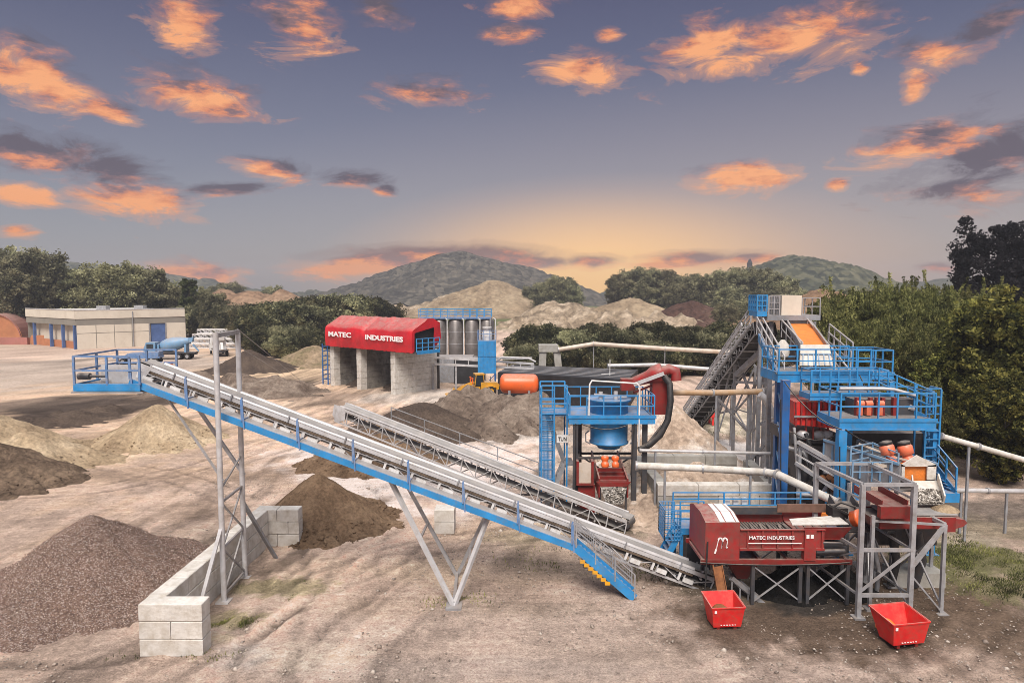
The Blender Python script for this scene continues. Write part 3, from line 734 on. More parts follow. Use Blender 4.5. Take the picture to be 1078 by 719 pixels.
for h in (.42, .84): rl.bar(loc(xw0, 1.29, -.44 + h), loc(L - .3, 1.29, -.44 + h), .032)
for x in np.arange(xw0, L - .4, 2.28): 
    a = loc(x, 1.345, -.72); po.bar(a, a + V((-.06, 0, 1.25)), .055, .05)
    a = loc(x + .2, 1.34, -.44); po.bar(a, a + V((0, 0, .85)), .05, .05)
rl.build('handrail', M['galv'], BC); po.build('handrail_post', M['blue_pale'], BC, each=True)
# access stair down to the ground, near side
sa = loc(xw0, .66, -.5); sb0 = G(672, 641); 
sb = V((sb0.x, sa.y - .3, .05)); side = V((0, -.68, 0)); 
st = MB(); st.stair(sb, sa, .68, side, 14, .06, .34); st.build('access_stair', M['blue'], BC)
st = MB()
for k in range(2, 9): q = sa.lerp(sb, k / 14) + side * 1.02; st.box(q.x - .17, q.x + .03, q.y - .02, q.y + .14, q.z - .34, q.z - .2)
st.build('tread_end', M['yellow'], BC, each=True)
st = MB()
for o in (V((0, 0, 0)), side * 1.02):
    a, b = sb + o, sa + o
    for h in (.5, .95): st.bar(a + V((0, 0, h)), b + V((0, 0, h)), .035)
    for k in range(4): q = a.lerp(b, k / 3); st.bar(q, q + V((0, 0, .95)), .05)
a, b = sb + V((0, .04, .1)), sa + V((0, .04, .1)); st.grid(a, b, a + V((0, 0, .85)), 30, 8, .012)
st.build('stair_handrail', M['galv'], BC)
# head platform
hp = MB(); a, b = at(77, 408, 26.0), at(147, 406, 26.0); zz = a.z
hp.box(a.x, b.x, 26.0, 26.08, zz - .14, zz + .14); hp.box(a.x, b.x, 28.9, 28.98, zz - .14, zz + .14); hp.box(a.x, a.x + .08, 26.08, 28.9, zz - .14, zz + .14)
hp.build('head_platform_beam', M['blue'], BC)
hp = MB()
for k in range(12): hp.box(a.x + .1 + k * .2, a.x + .28 + k * .2, 26.09, 28.88, zz + .06, zz + .09)
hp.box(a.x - .1, b.x + .1, 26.0, 28.9, zz - .22, zz - .17)
hp.build('head_platform_deck', M['galv'], BC)
hp = MB(); hp.rail([(b.x, 26.03, zz + .1), (a.x + .04, 26.03, zz + .1), (a.x + .04, 28.93, zz + .1), (b.x, 28.93, zz + .1)], 1.1, 1.3, .07)
hp.build('head_platform_railing', M['blue_pale'], BC)
hp = MB()
for y in (26.75, 28.0): hp.prism([at(106, 384, y), at(142, 384, y), at(158, 390, y), at(150, 401, y), at(135, 404, y), at(106, 404, y)], (0, .04, 0))
hp.build('head_guard_plate', M['galv_light'], BC, each=True)
hp = MB(); q = at(80, 396, 26.5); hp.tube(q + V((.1, 0, 0)), q + V((.55, 0, 0)), .13, 12); hp.tube(q + V((.55, 0, 0)), q + V((1.2, 0, 0)), .05, 8)
hp.build('drive_motor', M['steel_dark'], BC)
# V legs in two planes
def vleg(mb, tops, foot, w): 
    for t in tops: mb.bar(t, foot, w)
fF, fR = G(478, 638), G(481, 606)
tl, tr_ = .555, .375
def onbelt(px, dy, z): 
    # point on the conveyor frame that stands above photo column px
    best = min((abs((lambda d: (loc(x, dy, z).x / loc(x, dy, z).y) - (px - 539) / F)(0)), x) for x in np.linspace(0, L, 300))[1]
    return loc(best, dy, z)
vl = MB(); vleg(vl, [onbelt(406, .55, -.66), onbelt(515, .55, -.66)], fF, .15); vl.build('support_leg', M['galv_light'], BC)
vl = MB(); vleg(vl, [onbelt(418, -.55, -.66), onbelt(517, -.55, -.66)], fR, .13); vl.build('support_leg', M['galv'], BC)
vl = MB(); vl.bar(fF + V((0, 0, .12)), fR + V((0, 0, .12)), .12); 
A1 = onbelt(406, .55, -.66).lerp(fF, .5); A2 = onbelt(418, -.55, -.66).lerp(fR, .5); vl.bar(A1, A2, .08)
A1 = onbelt(515, .55, -.66).lerp(fF, .6); A2 = onbelt(517, -.55, -.66).lerp(fR, .6); vl.bar(A1, A2, .08)
vl.box(fF.x - .3, fF.x + .3, fF.y - .3, fF.y + .3, -.05, .06)
vl.build('leg_brace', M['galv'], BC, each=True)
br = MB(); 
for x0, dy, x1, y1, Yp, w in ((168, .5, 235, 506, G(236, 633).y, .07), (192, -.5, 257, 500, G(258, 607).y, .12)): br.bar(onbelt(x0, dy, -.66), at(x1, y1, Yp), w)
br.build('head_brace', M['galv'], BC, each=True)
# portal tower carrying the head end
PT = thing('portal_frame', 'tall grey twin post steel frame straddling the blue conveyor', 'steel frame', G(245, 620))
f1, f2 = G(236, 633), G(258, 607)
t1, t2 = at(231.5, 350, f1.y), at(256, 350, f2.y)
for f, t in ((f1, t1), (f2, t2)):
    mb = MB(); mb.tube(f, V((f.x, f.y, t.z)), .105, 14); mb.box(f.x - .25, f.x + .25, f.y - .25, f.y + .25, -.04, .05); mb.build('post', M['galv_light'], PT)
f1t, f2t = V((f1.x, f1.y, t1.z)), V((f2.x, f2.y, t1.z))
mb = MB(); mb.bar(f1t - V((0, 0, .12)), f2t - V((0, 0, .12)), .16); mb.build('cross_beam', M['galv'], PT)
mb = MB()
def lv(f, z): return V((f.x, f.y, z))
for z0, z1 in ((.25, 2.1), (2.1, 3.9)):
    mb.bar(lv(f1, z0), lv(f2, z1), .06); mb.bar(lv(f2, z0), lv(f1, z1), .06)
for z in (.25, 2.1, 3.9): mb.bar(lv(f1, z), lv(f2, z), .08)
mb.bar(lv(f1, 4.4), lv(f2, 5.2), .06)
mb.build('bracing', M['galv'], PT)
mb = MB(); mb.bar(lv(f1, 3.0), G(206, 655), .14, .07); mb.build('raking_strut', M['galv_light'], PT)
mb = MB(); mb.bar(lv(f2, 3.2), G(291, 588), .17, .1); mb.build('raking_strut', M['steel_grey'], PT)
mb = MB(); mb.tube(f2t, G(318, 402), .016, 5); mb.tube(f2t - V((0, 0, .7)), G(300, 395), .016, 5); mb.build('guy_wire', M['steel_grey'], PT, each=True)

# ------------------------------------------------------------------ second, grey conveyor
T1, E1 = at(664, 546, 33.2), at(360, 427, 43.5)
GC = thing('belt_conveyor', 'grey latticed belt conveyor behind the long blue one', 'conveyor', (T1.x, T1.y, 0))
fr1, L1 = conveyor(GC, T1, E1, .75, .95, M['galv_light'], M['galv_light'], M['belt'], 1.1, 1.0)
tw = 1 if (fr1.to_3x3() @ V((0, 1, 0))).y < 0 else -1
l1 = lambda x, y, z: fr1 @ V((x, tw * y, z))
mb = MB()
for s in (-.42, .42): mb.tube(l1(.3, s, .12), l1(L1 - .3, s, .12), .055, 10)
mb.build('edge_cover', M['galv_light'], GC, each=True)
mb = MB(); 
for y in np.arange(-1.25, -.55, .08): mb.bar(l1(6, y, -.5), l1(L1 - 3.2, y, -.5), .04, .03)
mb.build('walkway_grating', M['steel_dark'], GC)
mb = MB(); mb.rail([l1(6, -1.25, -.45), l1(L1 - 3.2, -1.25, -.45)], 1.05, 2.6, .05, 1); mb.build('handrail', M['steel_grey'], GC)
mb = MB(); mb.bar(l1(6.4, .3, -1.0), G(640, 520), .1); 
f = G(441, 497); mb.bar(l1(L1 * .72, .4, -1), V((f.x, f.y, 0)), .14); mb.bar(l1(L1 * .72, -.4, -1), V((f.x + .7, f.y + 1.2, 0)), .12)
q = l1(2.2, .4, -1); mb.bar(q, V((q.x, q.y, 0)), .1); q = l1(2.2, -.4, -1); mb.bar(q, V((q.x, q.y, 0)), .1)
mb.build('support_leg', M['galv'], GC, each=True)
mb = MB(); a = l1(7.2, .5, -.98); mb.prism([a, l1(4.2, .5, -.98), l1(4.2, .5, -1.5), l1(5.4, .5, -1.45)], (0, -.1, 0)); mb.build('guard_plate', M['blue_dark'], GC)
mb = MB()
for s in (-.5, .5): mb.prism([l1(L1 - .8, s, .15), l1(L1 + .2, s, .1), l1(L1 + .25, s, -.6), l1(L1 - .2, s, -1.0), l1(L1 - .9, s, -.6)], (0, .03, 0))
mb.build('head_guard_plate', M['galv_light'], GC, each=True)

# ------------------------------------------------------------------ red screen with the m
RM = thing('vibrating_screen', 'dark red screen with hooded end, white m emblem and stripes', 'screen', (9.4, 26.3, 0))
Y0, Y1 = 25.3, 27.6
def X_(px, Y): return (px - 539) / F * Y / (math.cos(TH)) if False else at(px, 560, Y).x
zb = at(780, 592, Y0).z
zt = at(780, 550, Y0).z; ztop = at(780, 539, Y0 + .7).z
xa, xb = at(742, 590, Y0).x, at(779, 560, Y0).x
mb = MB()
prof = [(Y0, zb + .12), (Y0, zt), (Y0 + .75, ztop), (Y1 - .55, ztop), (Y1, zt), (Y1, zb + .12)]
mb.prism([(xa, y, z) for y, z in prof], (xb - xa, 0, 0))
mb.build('hood', M['red'], RM)
hood = mb
mb = MB()
sl = V((0, .75, ztop - zt)); nrm = V((0, -sl.z, sl.y)).normalized() * .012
for f0, f1_ in ((.42, .56), (.60, .86), (.9, .97)):
    a = V((xa + (xb - xa) * f0, Y0, zt)) + nrm + sl * .03; b = V((xa + (xb - xa) * f1_, Y0, zt)) + nrm + sl * .03
    mb.prism([a, b, b + sl * .94, a + sl * .94], nrm * .5)
    a = V((xa + (xb - xa) * f0, Y0 + .76, ztop + .012)); b = V((xa + (xb - xa) * f1_, Y0 + .76, ztop + .012)); e = V((0, Y1 - Y0 - 1.34, 0))
    mb.prism([a, b, b + e, a + e], (0, 0, .01))
mb.build('stripe', M['letter'], RM, each=True)
mb = MB()                                                          # white italic m with a long first leg
cx, cz, w_ = xa + .42, zb + .48, .052
def stroke(pts, w):
    for p, q in zip(pts, pts[1:]): mb.bar((p[0], Y0 - .014, p[1]), (q[0], Y0 - .014, q[1]), .02, w)
def arch(x0): return [(x0 + .06 + .155 * (1 - math.cos(math.pi * k / 8)) / 2 + .02 * k / 8, cz + .36 + .12 * math.sin(math.pi * k / 8)) for k in range(9)]
stroke([(cx - .05, cz - .12), (cx + .0, cz + .06), (cx + .06, cz + .36)] + arch(cx)[1:] + [(cx + .20, cz + .12)], .062)
stroke([(cx + .195, cz + .1)] + [(cx + .235, cz + .36)] + arch(cx + .18)[1:] + [(cx + .385, cz + .14), (cx + .42, cz + .1)], .062)
mb.build('emblem', M['letter'], RM)
xr = at(897, 590, Y0).x; xm = at(868, 570, Y0).x
mb = MB()                                                          # long frame
mb.box(xa - .15, xr, Y0 - .03, Y0 + .12, zb - .06, zb + .115); mb.box(xa - .15, xr, Y1 - .12, Y1 + .02, zb - .06, zb + .115)
for x in np.linspace(xa, xr - .1, 6): mb.box(x - .06, x + .06, Y0 + .12, Y1 - .12, zb - .05, zb + .05)
mb.build('base_frame', M['red_dark'], RM)
mb = MB()
zs1, zs0 = at(820, 558, Y0).z, at(820, 577, Y0).z
for y in (Y0 + .02, Y1 - .1): mb.box(xb + .01, xm, y, y + .07, zs0, zs1)
for k, x in enumerate(np.linspace(xb + .3, xm - .1, 6)): mb.box(x - .03, x + .03, Y0 - .04, Y0 + .02, zs0, zs1 - .02)
mb.box(xb + .01, xm, Y0 - .05, Y0 + .02, zs0 - .08, zs0); mb.box(xb + .01, xm, Y0 - .06, Y0 + .02, zs1, zs1 + .05)
mb.box(at(846, 580, Y0).x, at(858, 580, Y0).x, Y0 - .07, Y0 + .2, zb + .1, zs1)
mb.build('side_plate', M['red'], RM, each=True)
mb = MB(); mb.box(xb + .05, xm - .1, Y0 + .1, Y1 - .12, zs0 + .2, zs0 + .26)
for x in np.arange(xb + .15, xm - .2, .12): mb.box(x, x + .05, Y0 + .1, Y1 - .12, zs0 + .26, zs0 + .29)
mb.build('screen_deck', M['steel_dark'], RM)
mb = MB(); lettering(mb, 'MATEC INDUSTRIES', (at(788, 566, Y0).x, Y0 - .065, at(788, 567, Y0).z), (1, 0, 0), (0, 0, 1), 1.72, .13, bold=.015); mb.build('lettering', M['letter'], RM)
mb = MB(); mb.box(at(787, 572, Y0).x, at(843, 572, Y0).x, Y0 - .075, Y0 - .06, at(787, 571.5, Y0).z, at(787, 570.5, Y0).z)
for px in (848, 852.5): mb.box(at(px, 566, Y0).x, at(px, 566, Y0).x + .11, Y0 - .085, Y0 - .072, at(px, 566, Y0).z, at(px, 562, Y0).z)
mb.build('white_marking', M['letter'], RM)
mb = MB()                                                          # flared feed box right
a0, a1 = at(846, 558, Y0), at(896, 558, Y0)
mb.prism([(a0.x, Y0 - .05, zs1 + .12), (a1.x, Y0 - .05, zs1 + .12), (a1.x - .25, Y0 + .15, zs1 - .38), (a0.x + .1, Y0 + .15, zs1 - .38)], (0, .05, 0))
mb.prism([(a0.x, Y1, zs1 + .2), (a1.x, Y1, zs1 + .2), (a1.x - .25, Y1 - .2, zs1 - .38), (a0.x + .1, Y1 - .2, zs1 - .38)], (0, .05, 0))
mb.box(a0.x + .1, a1.x - .25, Y0 + .15, Y1 - .2, zs1 - .42, zs1 - .37)
mb.build('feed_box', M['red_dark'], RM)
mb = MB(); q = at(833, 553, Y0 + .3)
mb.prism([(q.x, Y0 + .2, zs1 + .12), (a1.x, Y0 + .2, zs1 + .14), (a1.x, Y0 + 1.1, zs1 + .18), (q.x + .1, Y0 + .75, zs1 + .16)], (0, 0, .03)); mb.build('liner_sheet', M['conc'], RM)
mb = MB()
for k in range(9): x = xb + .5 + k * .36; mb.bar((x, Y0 + .7, zs0 + .3), (x + rnd.uniform(-.1, .2), Y1 - .6, zs0 + .34), .09, .08)
mb.box(xb + .1, xm - .9, Y1 - .45, Y1 - .2, zs1, zs1 + .28); mb.build('deck_spray_bar', M['steel_dark'], RM, each=True)
mb = MB(); mb.box(a0.x - .3, a1.x, Y1 - .5, Y1 - .42, zs1 + .1, zs1 + .42); mb.build('backing_plate', M['brown_plate'], RM)
mb = MB(); q = at(876, 577, Y0)
mb.path([q + V((-.5, .1, .12)), q + V((-.3, .05, .2)), q + V((.3, .05, .18)), q + V((.6, .1, .1))], .05, 8); mb.path([q + V((-.6, .05, -.15)), q + V((.5, .05, -.12))], .09, 8)
mb.box(q.x - .6, q.x + .7, Y0 + .3, Y1 - .3, zb + .15, zs0 + .15); mb.build('drive_unit', M['steel_dark'], RM)
mb = MB()
for px in (757, 793, 843, 851, 893):
    for y in (Y0 + .05, Y1 - .1): x = at(px, 600, Y0).x; mb.bar((x, y, 0), (x, y, zb - .06), .13)
mb.build('leg', M['steel_dark'], RM, each=True)
mb = MB(); 
xL = [at(px, 600, Y0).x for px in (795, 843, 851, 893)]
for i, j in ((0, 1), (2, 3)): mb.bar((xL[i], Y0 + .05, .15), (xL[j], Y0 + .05, zb - .2), .05); mb.bar((xL[j], Y0 + .07, .15), (xL[i], Y0 + .07, zb - .2), .05); mb.bar((xL[i], Y1 - .1, .15), (xL[j], Y1 - .1, zb - .2), .05)
mb.build('leg_brace', M['galv'], RM, each=True)
mb = MB(); x0, x1 = at(764, 600, 26).x, at(797, 600, 26).x; yc = (Y0 + Y1) / 2
mb.add([(x0, Y0 + .3, zb - .07), (x1, Y0 + .3, zb - .07), (x1, Y1 - .3, zb - .07), (x0, Y1 - .3, zb - .07), (x0 + .5, yc - .3, zb - 1.0), (x0 + .9, yc - .3, zb - 1.0), (x0 + .9, yc + .3, zb - 1.0), (x0 + .5, yc + .3, zb - 1.0)],
       [(0, 1, 5, 4), (1, 2, 6, 5), (2, 3, 7, 6), (3, 0, 4, 7), (4, 5, 6, 7), (3, 2, 1, 0)]); mb.build('under_hopper', M['red_dark'], RM)
mb = MB(); a, b = at(755, 596, 25.0), at(761, 629, 24.6); mb.bar(a, b, .34, .04, (0, 1, 0)); mb.bar(a + V((-.17, 0, .05)), b + V((-.17, 0, .05)), .03, .14, (0, 1, 0)); mb.bar(a + V((.17, 0, .05)), b + V((.17, 0, .05)), .03, .14, (0, 1, 0)); mb.build('discharge_chute', M['rust'], RM)
pass

# tail conveyor stub under the chute
TC = MB(); a, b = at(768, 606, 26.2), at(802, 634, 25.8)
TC.bar(a, b, .5, .08); TC.bar(a + V((0, -.3, .05)), b + V((0, -.3, .05)), .05, .16); TC.bar(a + V((0, .3, .05)), b + V((0, .3, .05)), .05, .16)
for k in range(5): q = a.lerp(b, k / 4); TC.bar(q + V((0, -.3, -.1)), V((q.x, q.y - .3, 0)), .05)
one('rubber_chute', TC, M['steel_grey'], 'short slanting grey chute behind the near red skip', 'chute')

# ------------------------------------------------------------------ red skips
def skip(label, c, rot, W, Lg, Hh, k=1):
    """tipping skip: front wall nearly upright, back wall leaning out to a pouring lip"""
    t = thing('tipping_skip', label, 'skip', c, 'red tipping skips')
    fr_ = Matrix.Translation(V(c)) @ Matrix.Rotation(rot, 4, 'Z') @ Matrix.Scale(k, 4)
    w0, w1 = W * .42, W * .5
    # outline in side view (y, z): front bottom, front top, lip, bottom back
    sec = [(-Lg * .40, .17), (-Lg * .5, Hh * .93), (Lg * .62, Hh * 1.06), (Lg * .22, .17)]
    def ring(k): return [(-(w0 if i in (0, 3) else w1) + k * 0, y, z) for i, (y, z) in enumerate(sec)], [((w0 if i in (0, 3) else w1), y, z) for i, (y, z) in enumerate(sec)]
    def shell(ins):
        y = [sec[0][0] + ins, sec[1][0] + ins, sec[2][0] - ins * 1.4, sec[3][0] - ins * .6]
        z = [sec[0][1] + ins, sec[1][1], sec[2][1], sec[3][1] + ins]
        ww = [w0 - ins, w1 - ins, w1 - ins, w0 - ins]
        return [(-ww[i], y[i], z[i]) for i in range(4)] + [(ww[i], y[i], z[i]) for i in range(4)]
    mb = MB(fr_); o, n = shell(0), shell(.035)
    mb.add(o + n, [(0, 1, 5, 4), (1, 0, 3, 2), (4, 5, 6, 7), (2, 3, 7, 6), (3, 0, 4, 7),
                   (8, 12, 13, 9), (9, 10, 11, 8), (12, 15, 14, 13), (10, 14, 15, 11), (11, 15, 12, 8),
                   (1, 9, 13, 5), (2, 10, 9, 1), (5, 13, 14, 6), (6, 14, 10, 2)])
    body = mb.build('tub', M['red_bright'], t)
    mb = MB(fr_)
    r = .03
    pts = [(-w1 - .01, sec[1][0] - .01, sec[1][1]), (w1 + .01, sec[1][0] - .01, sec[1][1]), (w1 + .01, sec[2][0], sec[2][1]), (-w1 - .01, sec[2][0], sec[2][1])]
    for a, b in zip(pts, pts[1:] + pts[:1]): mb.bar(a, b, .05, .05)
    mb.build('rim', M['red_bright'], t)
    mb = MB(fr_)
    for x in (-w0 * .6, w0 * .6): mb.box(x - .07, x + .07, -Lg * .36, Lg * .3, -.02, .168)
    mb.build('fork_pocket', M['red_dark'], t, each=True)
    mb = MB(fr_)
    mb.box(-w1 + .12, -w1 + .22, sec[1][0] * .985 - .012, sec[1][0] * .985 + .03, Hh * .72, Hh * .82)
    for k in range(6): x = -w0 * .5 + k * .13; mb.box(x, x + .08 * (.5 + rnd.random() * .5), -Lg * .424 - .012, -Lg * .42 + .02, .26, .29)
    mb.build('worn_marking', M['letter'], t)
    return t, fr_, w1, sec
s1 = G(765, 664); s1.y += .42
t_, f_, w1_, _ = skip('red tipping skip under the rusty chute of the m screen', (s1.x, s1.y, 0), R(4), 1.52, 1.25, 1.2, .78)
q = s1 + V((-.1, .35, .55))
mb = MB(); mb.lathe([(.38, 0), (.3, .12), (.15, .24), (.02, .28)], q + V((.05, -.1, -.17)), n=14); one('sediment_heap', mb, M['rust'], 'rusty brown sediment lying in the skip under the chute', 'sediment')
s2 = G(954, 682); s2.y += .42
skip('red tipping skip in front of the grey steel tower', (s2.x, s2.y, 0), R(10), 1.72, 1.35, 1.22, .8)
q = s2 + V((-.35, .4, .5))
mb = MB(); mb.lathe([(.36, 0), (.3, .14), (.15, .28), (.02, .34)], q + V((.05, -.12, -.15)), n=14); one('sediment_heap', mb, M['clay'], 'orange sediment lying in the skip by the grey tower', 'sediment')

# ------------------------------------------------------------------ grey steel tower, right
GT = thing('steel_tower', 'grey braced steel tower behind the right red skip', 'steel tower', (14, 25, 0))
A, B = at(903, 652, 24.3), at(957, 648, 24.3)
A = V((A.x, 24.3, 0)); B = V((B.x, 24.3, 0)); zt_ = at(903, 510, 24.3).z
A2, B2 = A + V((-.35, 3.0, 0)), B + V((-.1, 3.0, 0))
Cc, D_ = G(917, 642), G(992, 647)
for p_, z in ((A, zt_), (B, zt_), (A2, zt_), (B2, zt_), (V((Cc.x, 25.0, 0)), 3.6), (V((D_.x, 24.6, 0)), 3.4), (V((D_.x - .2, 27.6, 0)), 3.4), (V((at(938, 600, 27).x, 27, 0)), 3.4)):
    mb = MB(); mb.bar(p_, p_ + V((0, 0, z)), .16 if z > 4 else .12); mb.box(p_.x - .2, p_.x + .2, p_.y - .2, p_.y + .2, -.04, .04); mb.build('post', M['galv'], GT)
mb = MB()
U = lambda p_, z: V((p_.x, p_.y, z))
for a, b in ((A, B), (B, B2), (B2, A2), (A2, A)): mb.bar(U(a, zt_), U(b, zt_), .14, .12)
mb.bar(U(A, zt_ - .55), U(A2, zt_ - .55), .07); mb.bar(U(B, zt_ - .55), U(B2, zt_ - .55), .07)
for z in (.85, 2.55): mb.bar(U(A, z), U(B, z), .12); mb.bar(U(A2, z), U(B2, z), .1); mb.bar(U(A, z), U(A2, z), .08); mb.bar(U(B, z), U(B2, z), .08)
mb.build('beam', M['galv'], GT, each=True)
mb = MB(); Dp = V((D_.x, 24.6, 0)); Dq = V((D_.x - .2, 27.6, 0))
mb.bar(U(A, .95), U(B, 2.5), .08); mb.bar(U(A2, .3), U(B2, 2.5), .07); mb.bar(U(B2, .3), U(A2, 2.5), .07); mb.bar(U(B, .3), U(B2, 2.5), .06)
mb.bar(U(B, 1.9), U(Dp, 3.35), .13); mb.bar(U(B, 1.6), U(Dp, .1), .06); mb.bar(U(Dp, .3), U(Dq, 3.2), .06); mb.bar(U(Dq, .3), U(Dp, 3.2), .06); mb.bar(U(B2, 2.6), U(Dq, .2), .06); mb.bar(U(A, 2.5), U(A2, .9), .05); mb.bar(U(V((Cc.x, 25, 0)), .2), U(B2, 3.2), .06); mb.bar(U(V((Cc.x, 25, 0)), 3.2), U(B2, .3), .06)
mb.bar(U(Dp, 3.4), U(Dq, 3.4), .12); mb.bar(U(V((Cc.x, 25.0, 0)), 3.4), U(Dp, 3.38), .08)
mb.build('bracing', M['galv'], GT)
mb = MB(); a = at(960, 621, 27.5); mb.box(a.x - 1.0, a.x + 1.0, 26.9, 28.0, -.05, .55); one('concrete_footing', mb, M['conc_grey'], 'pale concrete slab standing inside the grey steel tower', 'footing')
# red conveyor on the tower
RC = thing('belt_conveyor', 'dark red short conveyor resting on the grey steel tower', 'conveyor', at(970, 545, 25.5))
zr = at(970, 553, 25.3).z; x0, x1 = at(925, 548, 25.3).x, at(1003, 548, 25.3).x
mb = MB()
for y in (25.2, 26.5): mb.box(x0, x1, y, y + .1, zr - .1, zr + .34)
mb.box(at(990, 550, 25.2).x, x1 + .02, 25.14, 25.19, zr - .2, zr + .36)
mb.build('side_frame', M['red_dark'], RC, each=True)
mb = MB(); mb.prism([(x1 + .02, 25.2, zr + .3), (x1 + .45, 25.3, zr + .22), (x1 + .6, 25.35, zr + .08), (x1 + .4, 25.3, zr - .05), (x1 + .02, 25.2, zr - .1)], (0, 1.2, 0)); mb.build('nose', M['red'], RC)
mb = MB(); mb.box(x0 + .3, x1 + .2, 25.32, 26.48, zr + .36, zr + .42); mb.build('belt', M['belt'], RC)
mb = MB(); a = at(973, 536, 26); mb.lathe([(.5, 0), (.42, .07), (.2, .16), (.02, .2)], V((a.x + .75, 25.9, zr + .42)), n=14); mb.build('sand_load', M['sand'], RC)
mb = MB(); x_ = at(930, 545, 25.4).x; mb.box(x_ - .5, x_ + 1.2, 25.25, 26.6, zr - .02, zr + .3); mb.build('motor_housing', M['steel_dark'], RC)
# dark red feed tray inside the tower head
FT = MB(); a, b = at(912, 517, 26.8), at(942, 534, 25.0)
FT.bar(a, b, .95, .05); 
for s in (-.48, .48): FT.bar(a + V((s, 0, .12)), b + V((s, 0, .12)), .04, .3)
FT.box(b.x - .65, b.x + .5, 24.75, 25.0, b.z - .35, b.z + .1)
one('feed_tray', FT, M['red_dark'], 'dark red sloping tray held in the head of the grey tower', 'tray')

# ------------------------------------------------------------------ log washer with the two orange motors
LW = thing('log_washer', 'grey washing trough with two orange motors and stone chute', 'washer', at(945, 500, 28))
a = at(949, 507, 27.2); b = at(985, 504, 27.2)
tz = at(960, 490, 27.2).z
mb = MB()                                                          # gabled front with an opening
x0, x1 = a.x, b.x; z0 = at(960, 505, 27.2).z; z1 = at(960, 489, 27.2).z; zg = at(960, 479, 27.2).z; xm_ = (x0 + x1) / 2 - .1
mb.prism([(x0, 27.2, z0), (x0 + .12, 27.2, z0), (x0 + .12, 27.2, z1 - .05), (x0, 27.2, z1)], (0, .06, 0))
mb.prism([(x1 - .35, 27.2, z0), (x1, 27.2, z0), (x1, 27.2, z1), (x1 - .35, 27.2, z1 - .05)], (0, .06, 0))
mb.prism([(x0, 27.2, z1 - .08), (x1, 27.2, z1 - .08), (x1, 27.2, z1), (xm_, 27.2, zg), (x0, 27.2, z1)], (0, .06, 0))
mb.build('front_plate', M['conc'], LW)
mb = MB(); mb.box(x0 + .1, x1 - .3, 27.35, 27.5, z0 - .1, z1); mb.build('wet_opening', M['clay'], LW)
mb = MB()
bk = V((-1.6, 3.2, .3))
mb.prism([(x0, 27.27, z0 - .5), (x0, 27.27, z1), V((x0, 27.27, z1)) + bk, V((x0, 27.27, z0 - .9)) + bk], (-.06, 0, 0))
mb.prism([(x1, 27.27, z0 - .5), (x1, 27.27, z1), V((x1, 27.27, z1)) + bk, V((x1, 27.27, z0 - .9)) + bk], (.06, 0, 0))
mb.prism([(x0, 27.4, z0 - .55), (x1, 27.4, z0 - .55), V((x1, 27.4, z0 - .95)) + bk, V((x0, 27.4, z0 - .95)) + bk], (0, 0, .06))
mb.build('trough', M['steel_grey'], LW)
mb = MB()
for s in np.linspace(.1, 1, 8): q = V((x0 - .09, 27.27, z0 - .55)) + bk * s; mb.bar(q, q + V((0, 0, 1.05)), .06)
mb.bar(V((x0 - .09, 27.27, z1)), V((x0 - .09, 27.27, z1)) + bk, .1); mb.bar(V((x1 + .09, 27.27, z1)), V((x1 + .09, 27.27, z1)) + bk, .1)
mb.build('trough_rib', M['lightblue'], LW)
for px in (933, 952):
    q = at(px, 483, 28.2); mo = MB()
    mo.lathe([(.2, 0), (.24, .1), (.24, .3), (.19, .36), (.19, .42), (.29, .46), (.29, .78), (.24, .84)], q + V((.12, -.2, -.2)), (-.22, .2, 1), 18)
    m_ = mo.build('motor', M['salmon'], LW)
    mo = MB(); mo.lathe([(.2, .84), (.27, .87), (.25, .98), (.1, 1.02)], q + V((.12, -.2, -.2)), (-.22, .2, 1), 16); mo.build('fan_cowl', M['black'], m_)
mb = MB(); q = at(942, 486, 28.1); mb.box(q.x - .9, q.x + .8, 27.75, 28.7, q.z - .16, q.z - .04); mb.bar(at(904, 467, 28.5), at(945, 482, 27.9), .07); mb.bar(at(945, 482, 27.9), at(985, 492, 27.2), .07); mb.build('motor_bridge', M['tan'], LW)
mb = MB(); a, b = at(966, 507, 27.1), at(978, 528, 26.0)
c0, c1 = at(960, 506, 27.1), at(987, 506, 27.1); d0, d1 = at(962, 530, 26.0), at(994, 530, 26.0)
mb.prism([c0, c1, c1.lerp(d1, .45), c0.lerp(d0, .45)], (0, 0, -.05)); mb.bar(c1 + V((0, 0, .15)), d1 + V((0, 0, .15)), .05, .4); mb.bar(c0 + V((0, 0, .12)), d0 + V((0, 0, .12)), .05, .3)
mb.build('chute', M['conc'], LW)
mb = MB(); mb.prism([c0.lerp(d0, .45), c1.lerp(d1, .45), d1, d0], (0, 0, -.05)); mb.build('stone_layer', M['stones'], LW)
stones_on('stones', [c0.lerp(d0, .4) + V((.05, -.02, .03)), c1.lerp(d1, .4) + V((-.05, -.02, .03)), d1 + V((-.05, -.02, .03)), d0 + V((.05, -.02, .03))], 420, .03, .085, M['stone_wet'], LW, 3)
mb = MB()
for x, y in ((at(900, 520, 28).x, 28.5), (at(945, 520, 27.5).x, 27.6), (at(985, 520, 27.5).x, 27.6), (at(975, 520, 30).x, 30.5), (at(895, 520, 30).x, 30.5)): mb.bar((x, y, 0), (x, y, z0 - .5), .12)
mb.build('leg', M['galv'], LW, each=True)
mb = MB(); mb.rail([at(895, 493, 27.6), at(918, 488, 28.6), at(945, 500, 27.4)], .9, .7, .05, 2); mb.rail([at(897, 507, 27.0), at(938, 507, 27.0)], .8, .8, .05); mb.build('railing', M['lightblue'], LW)

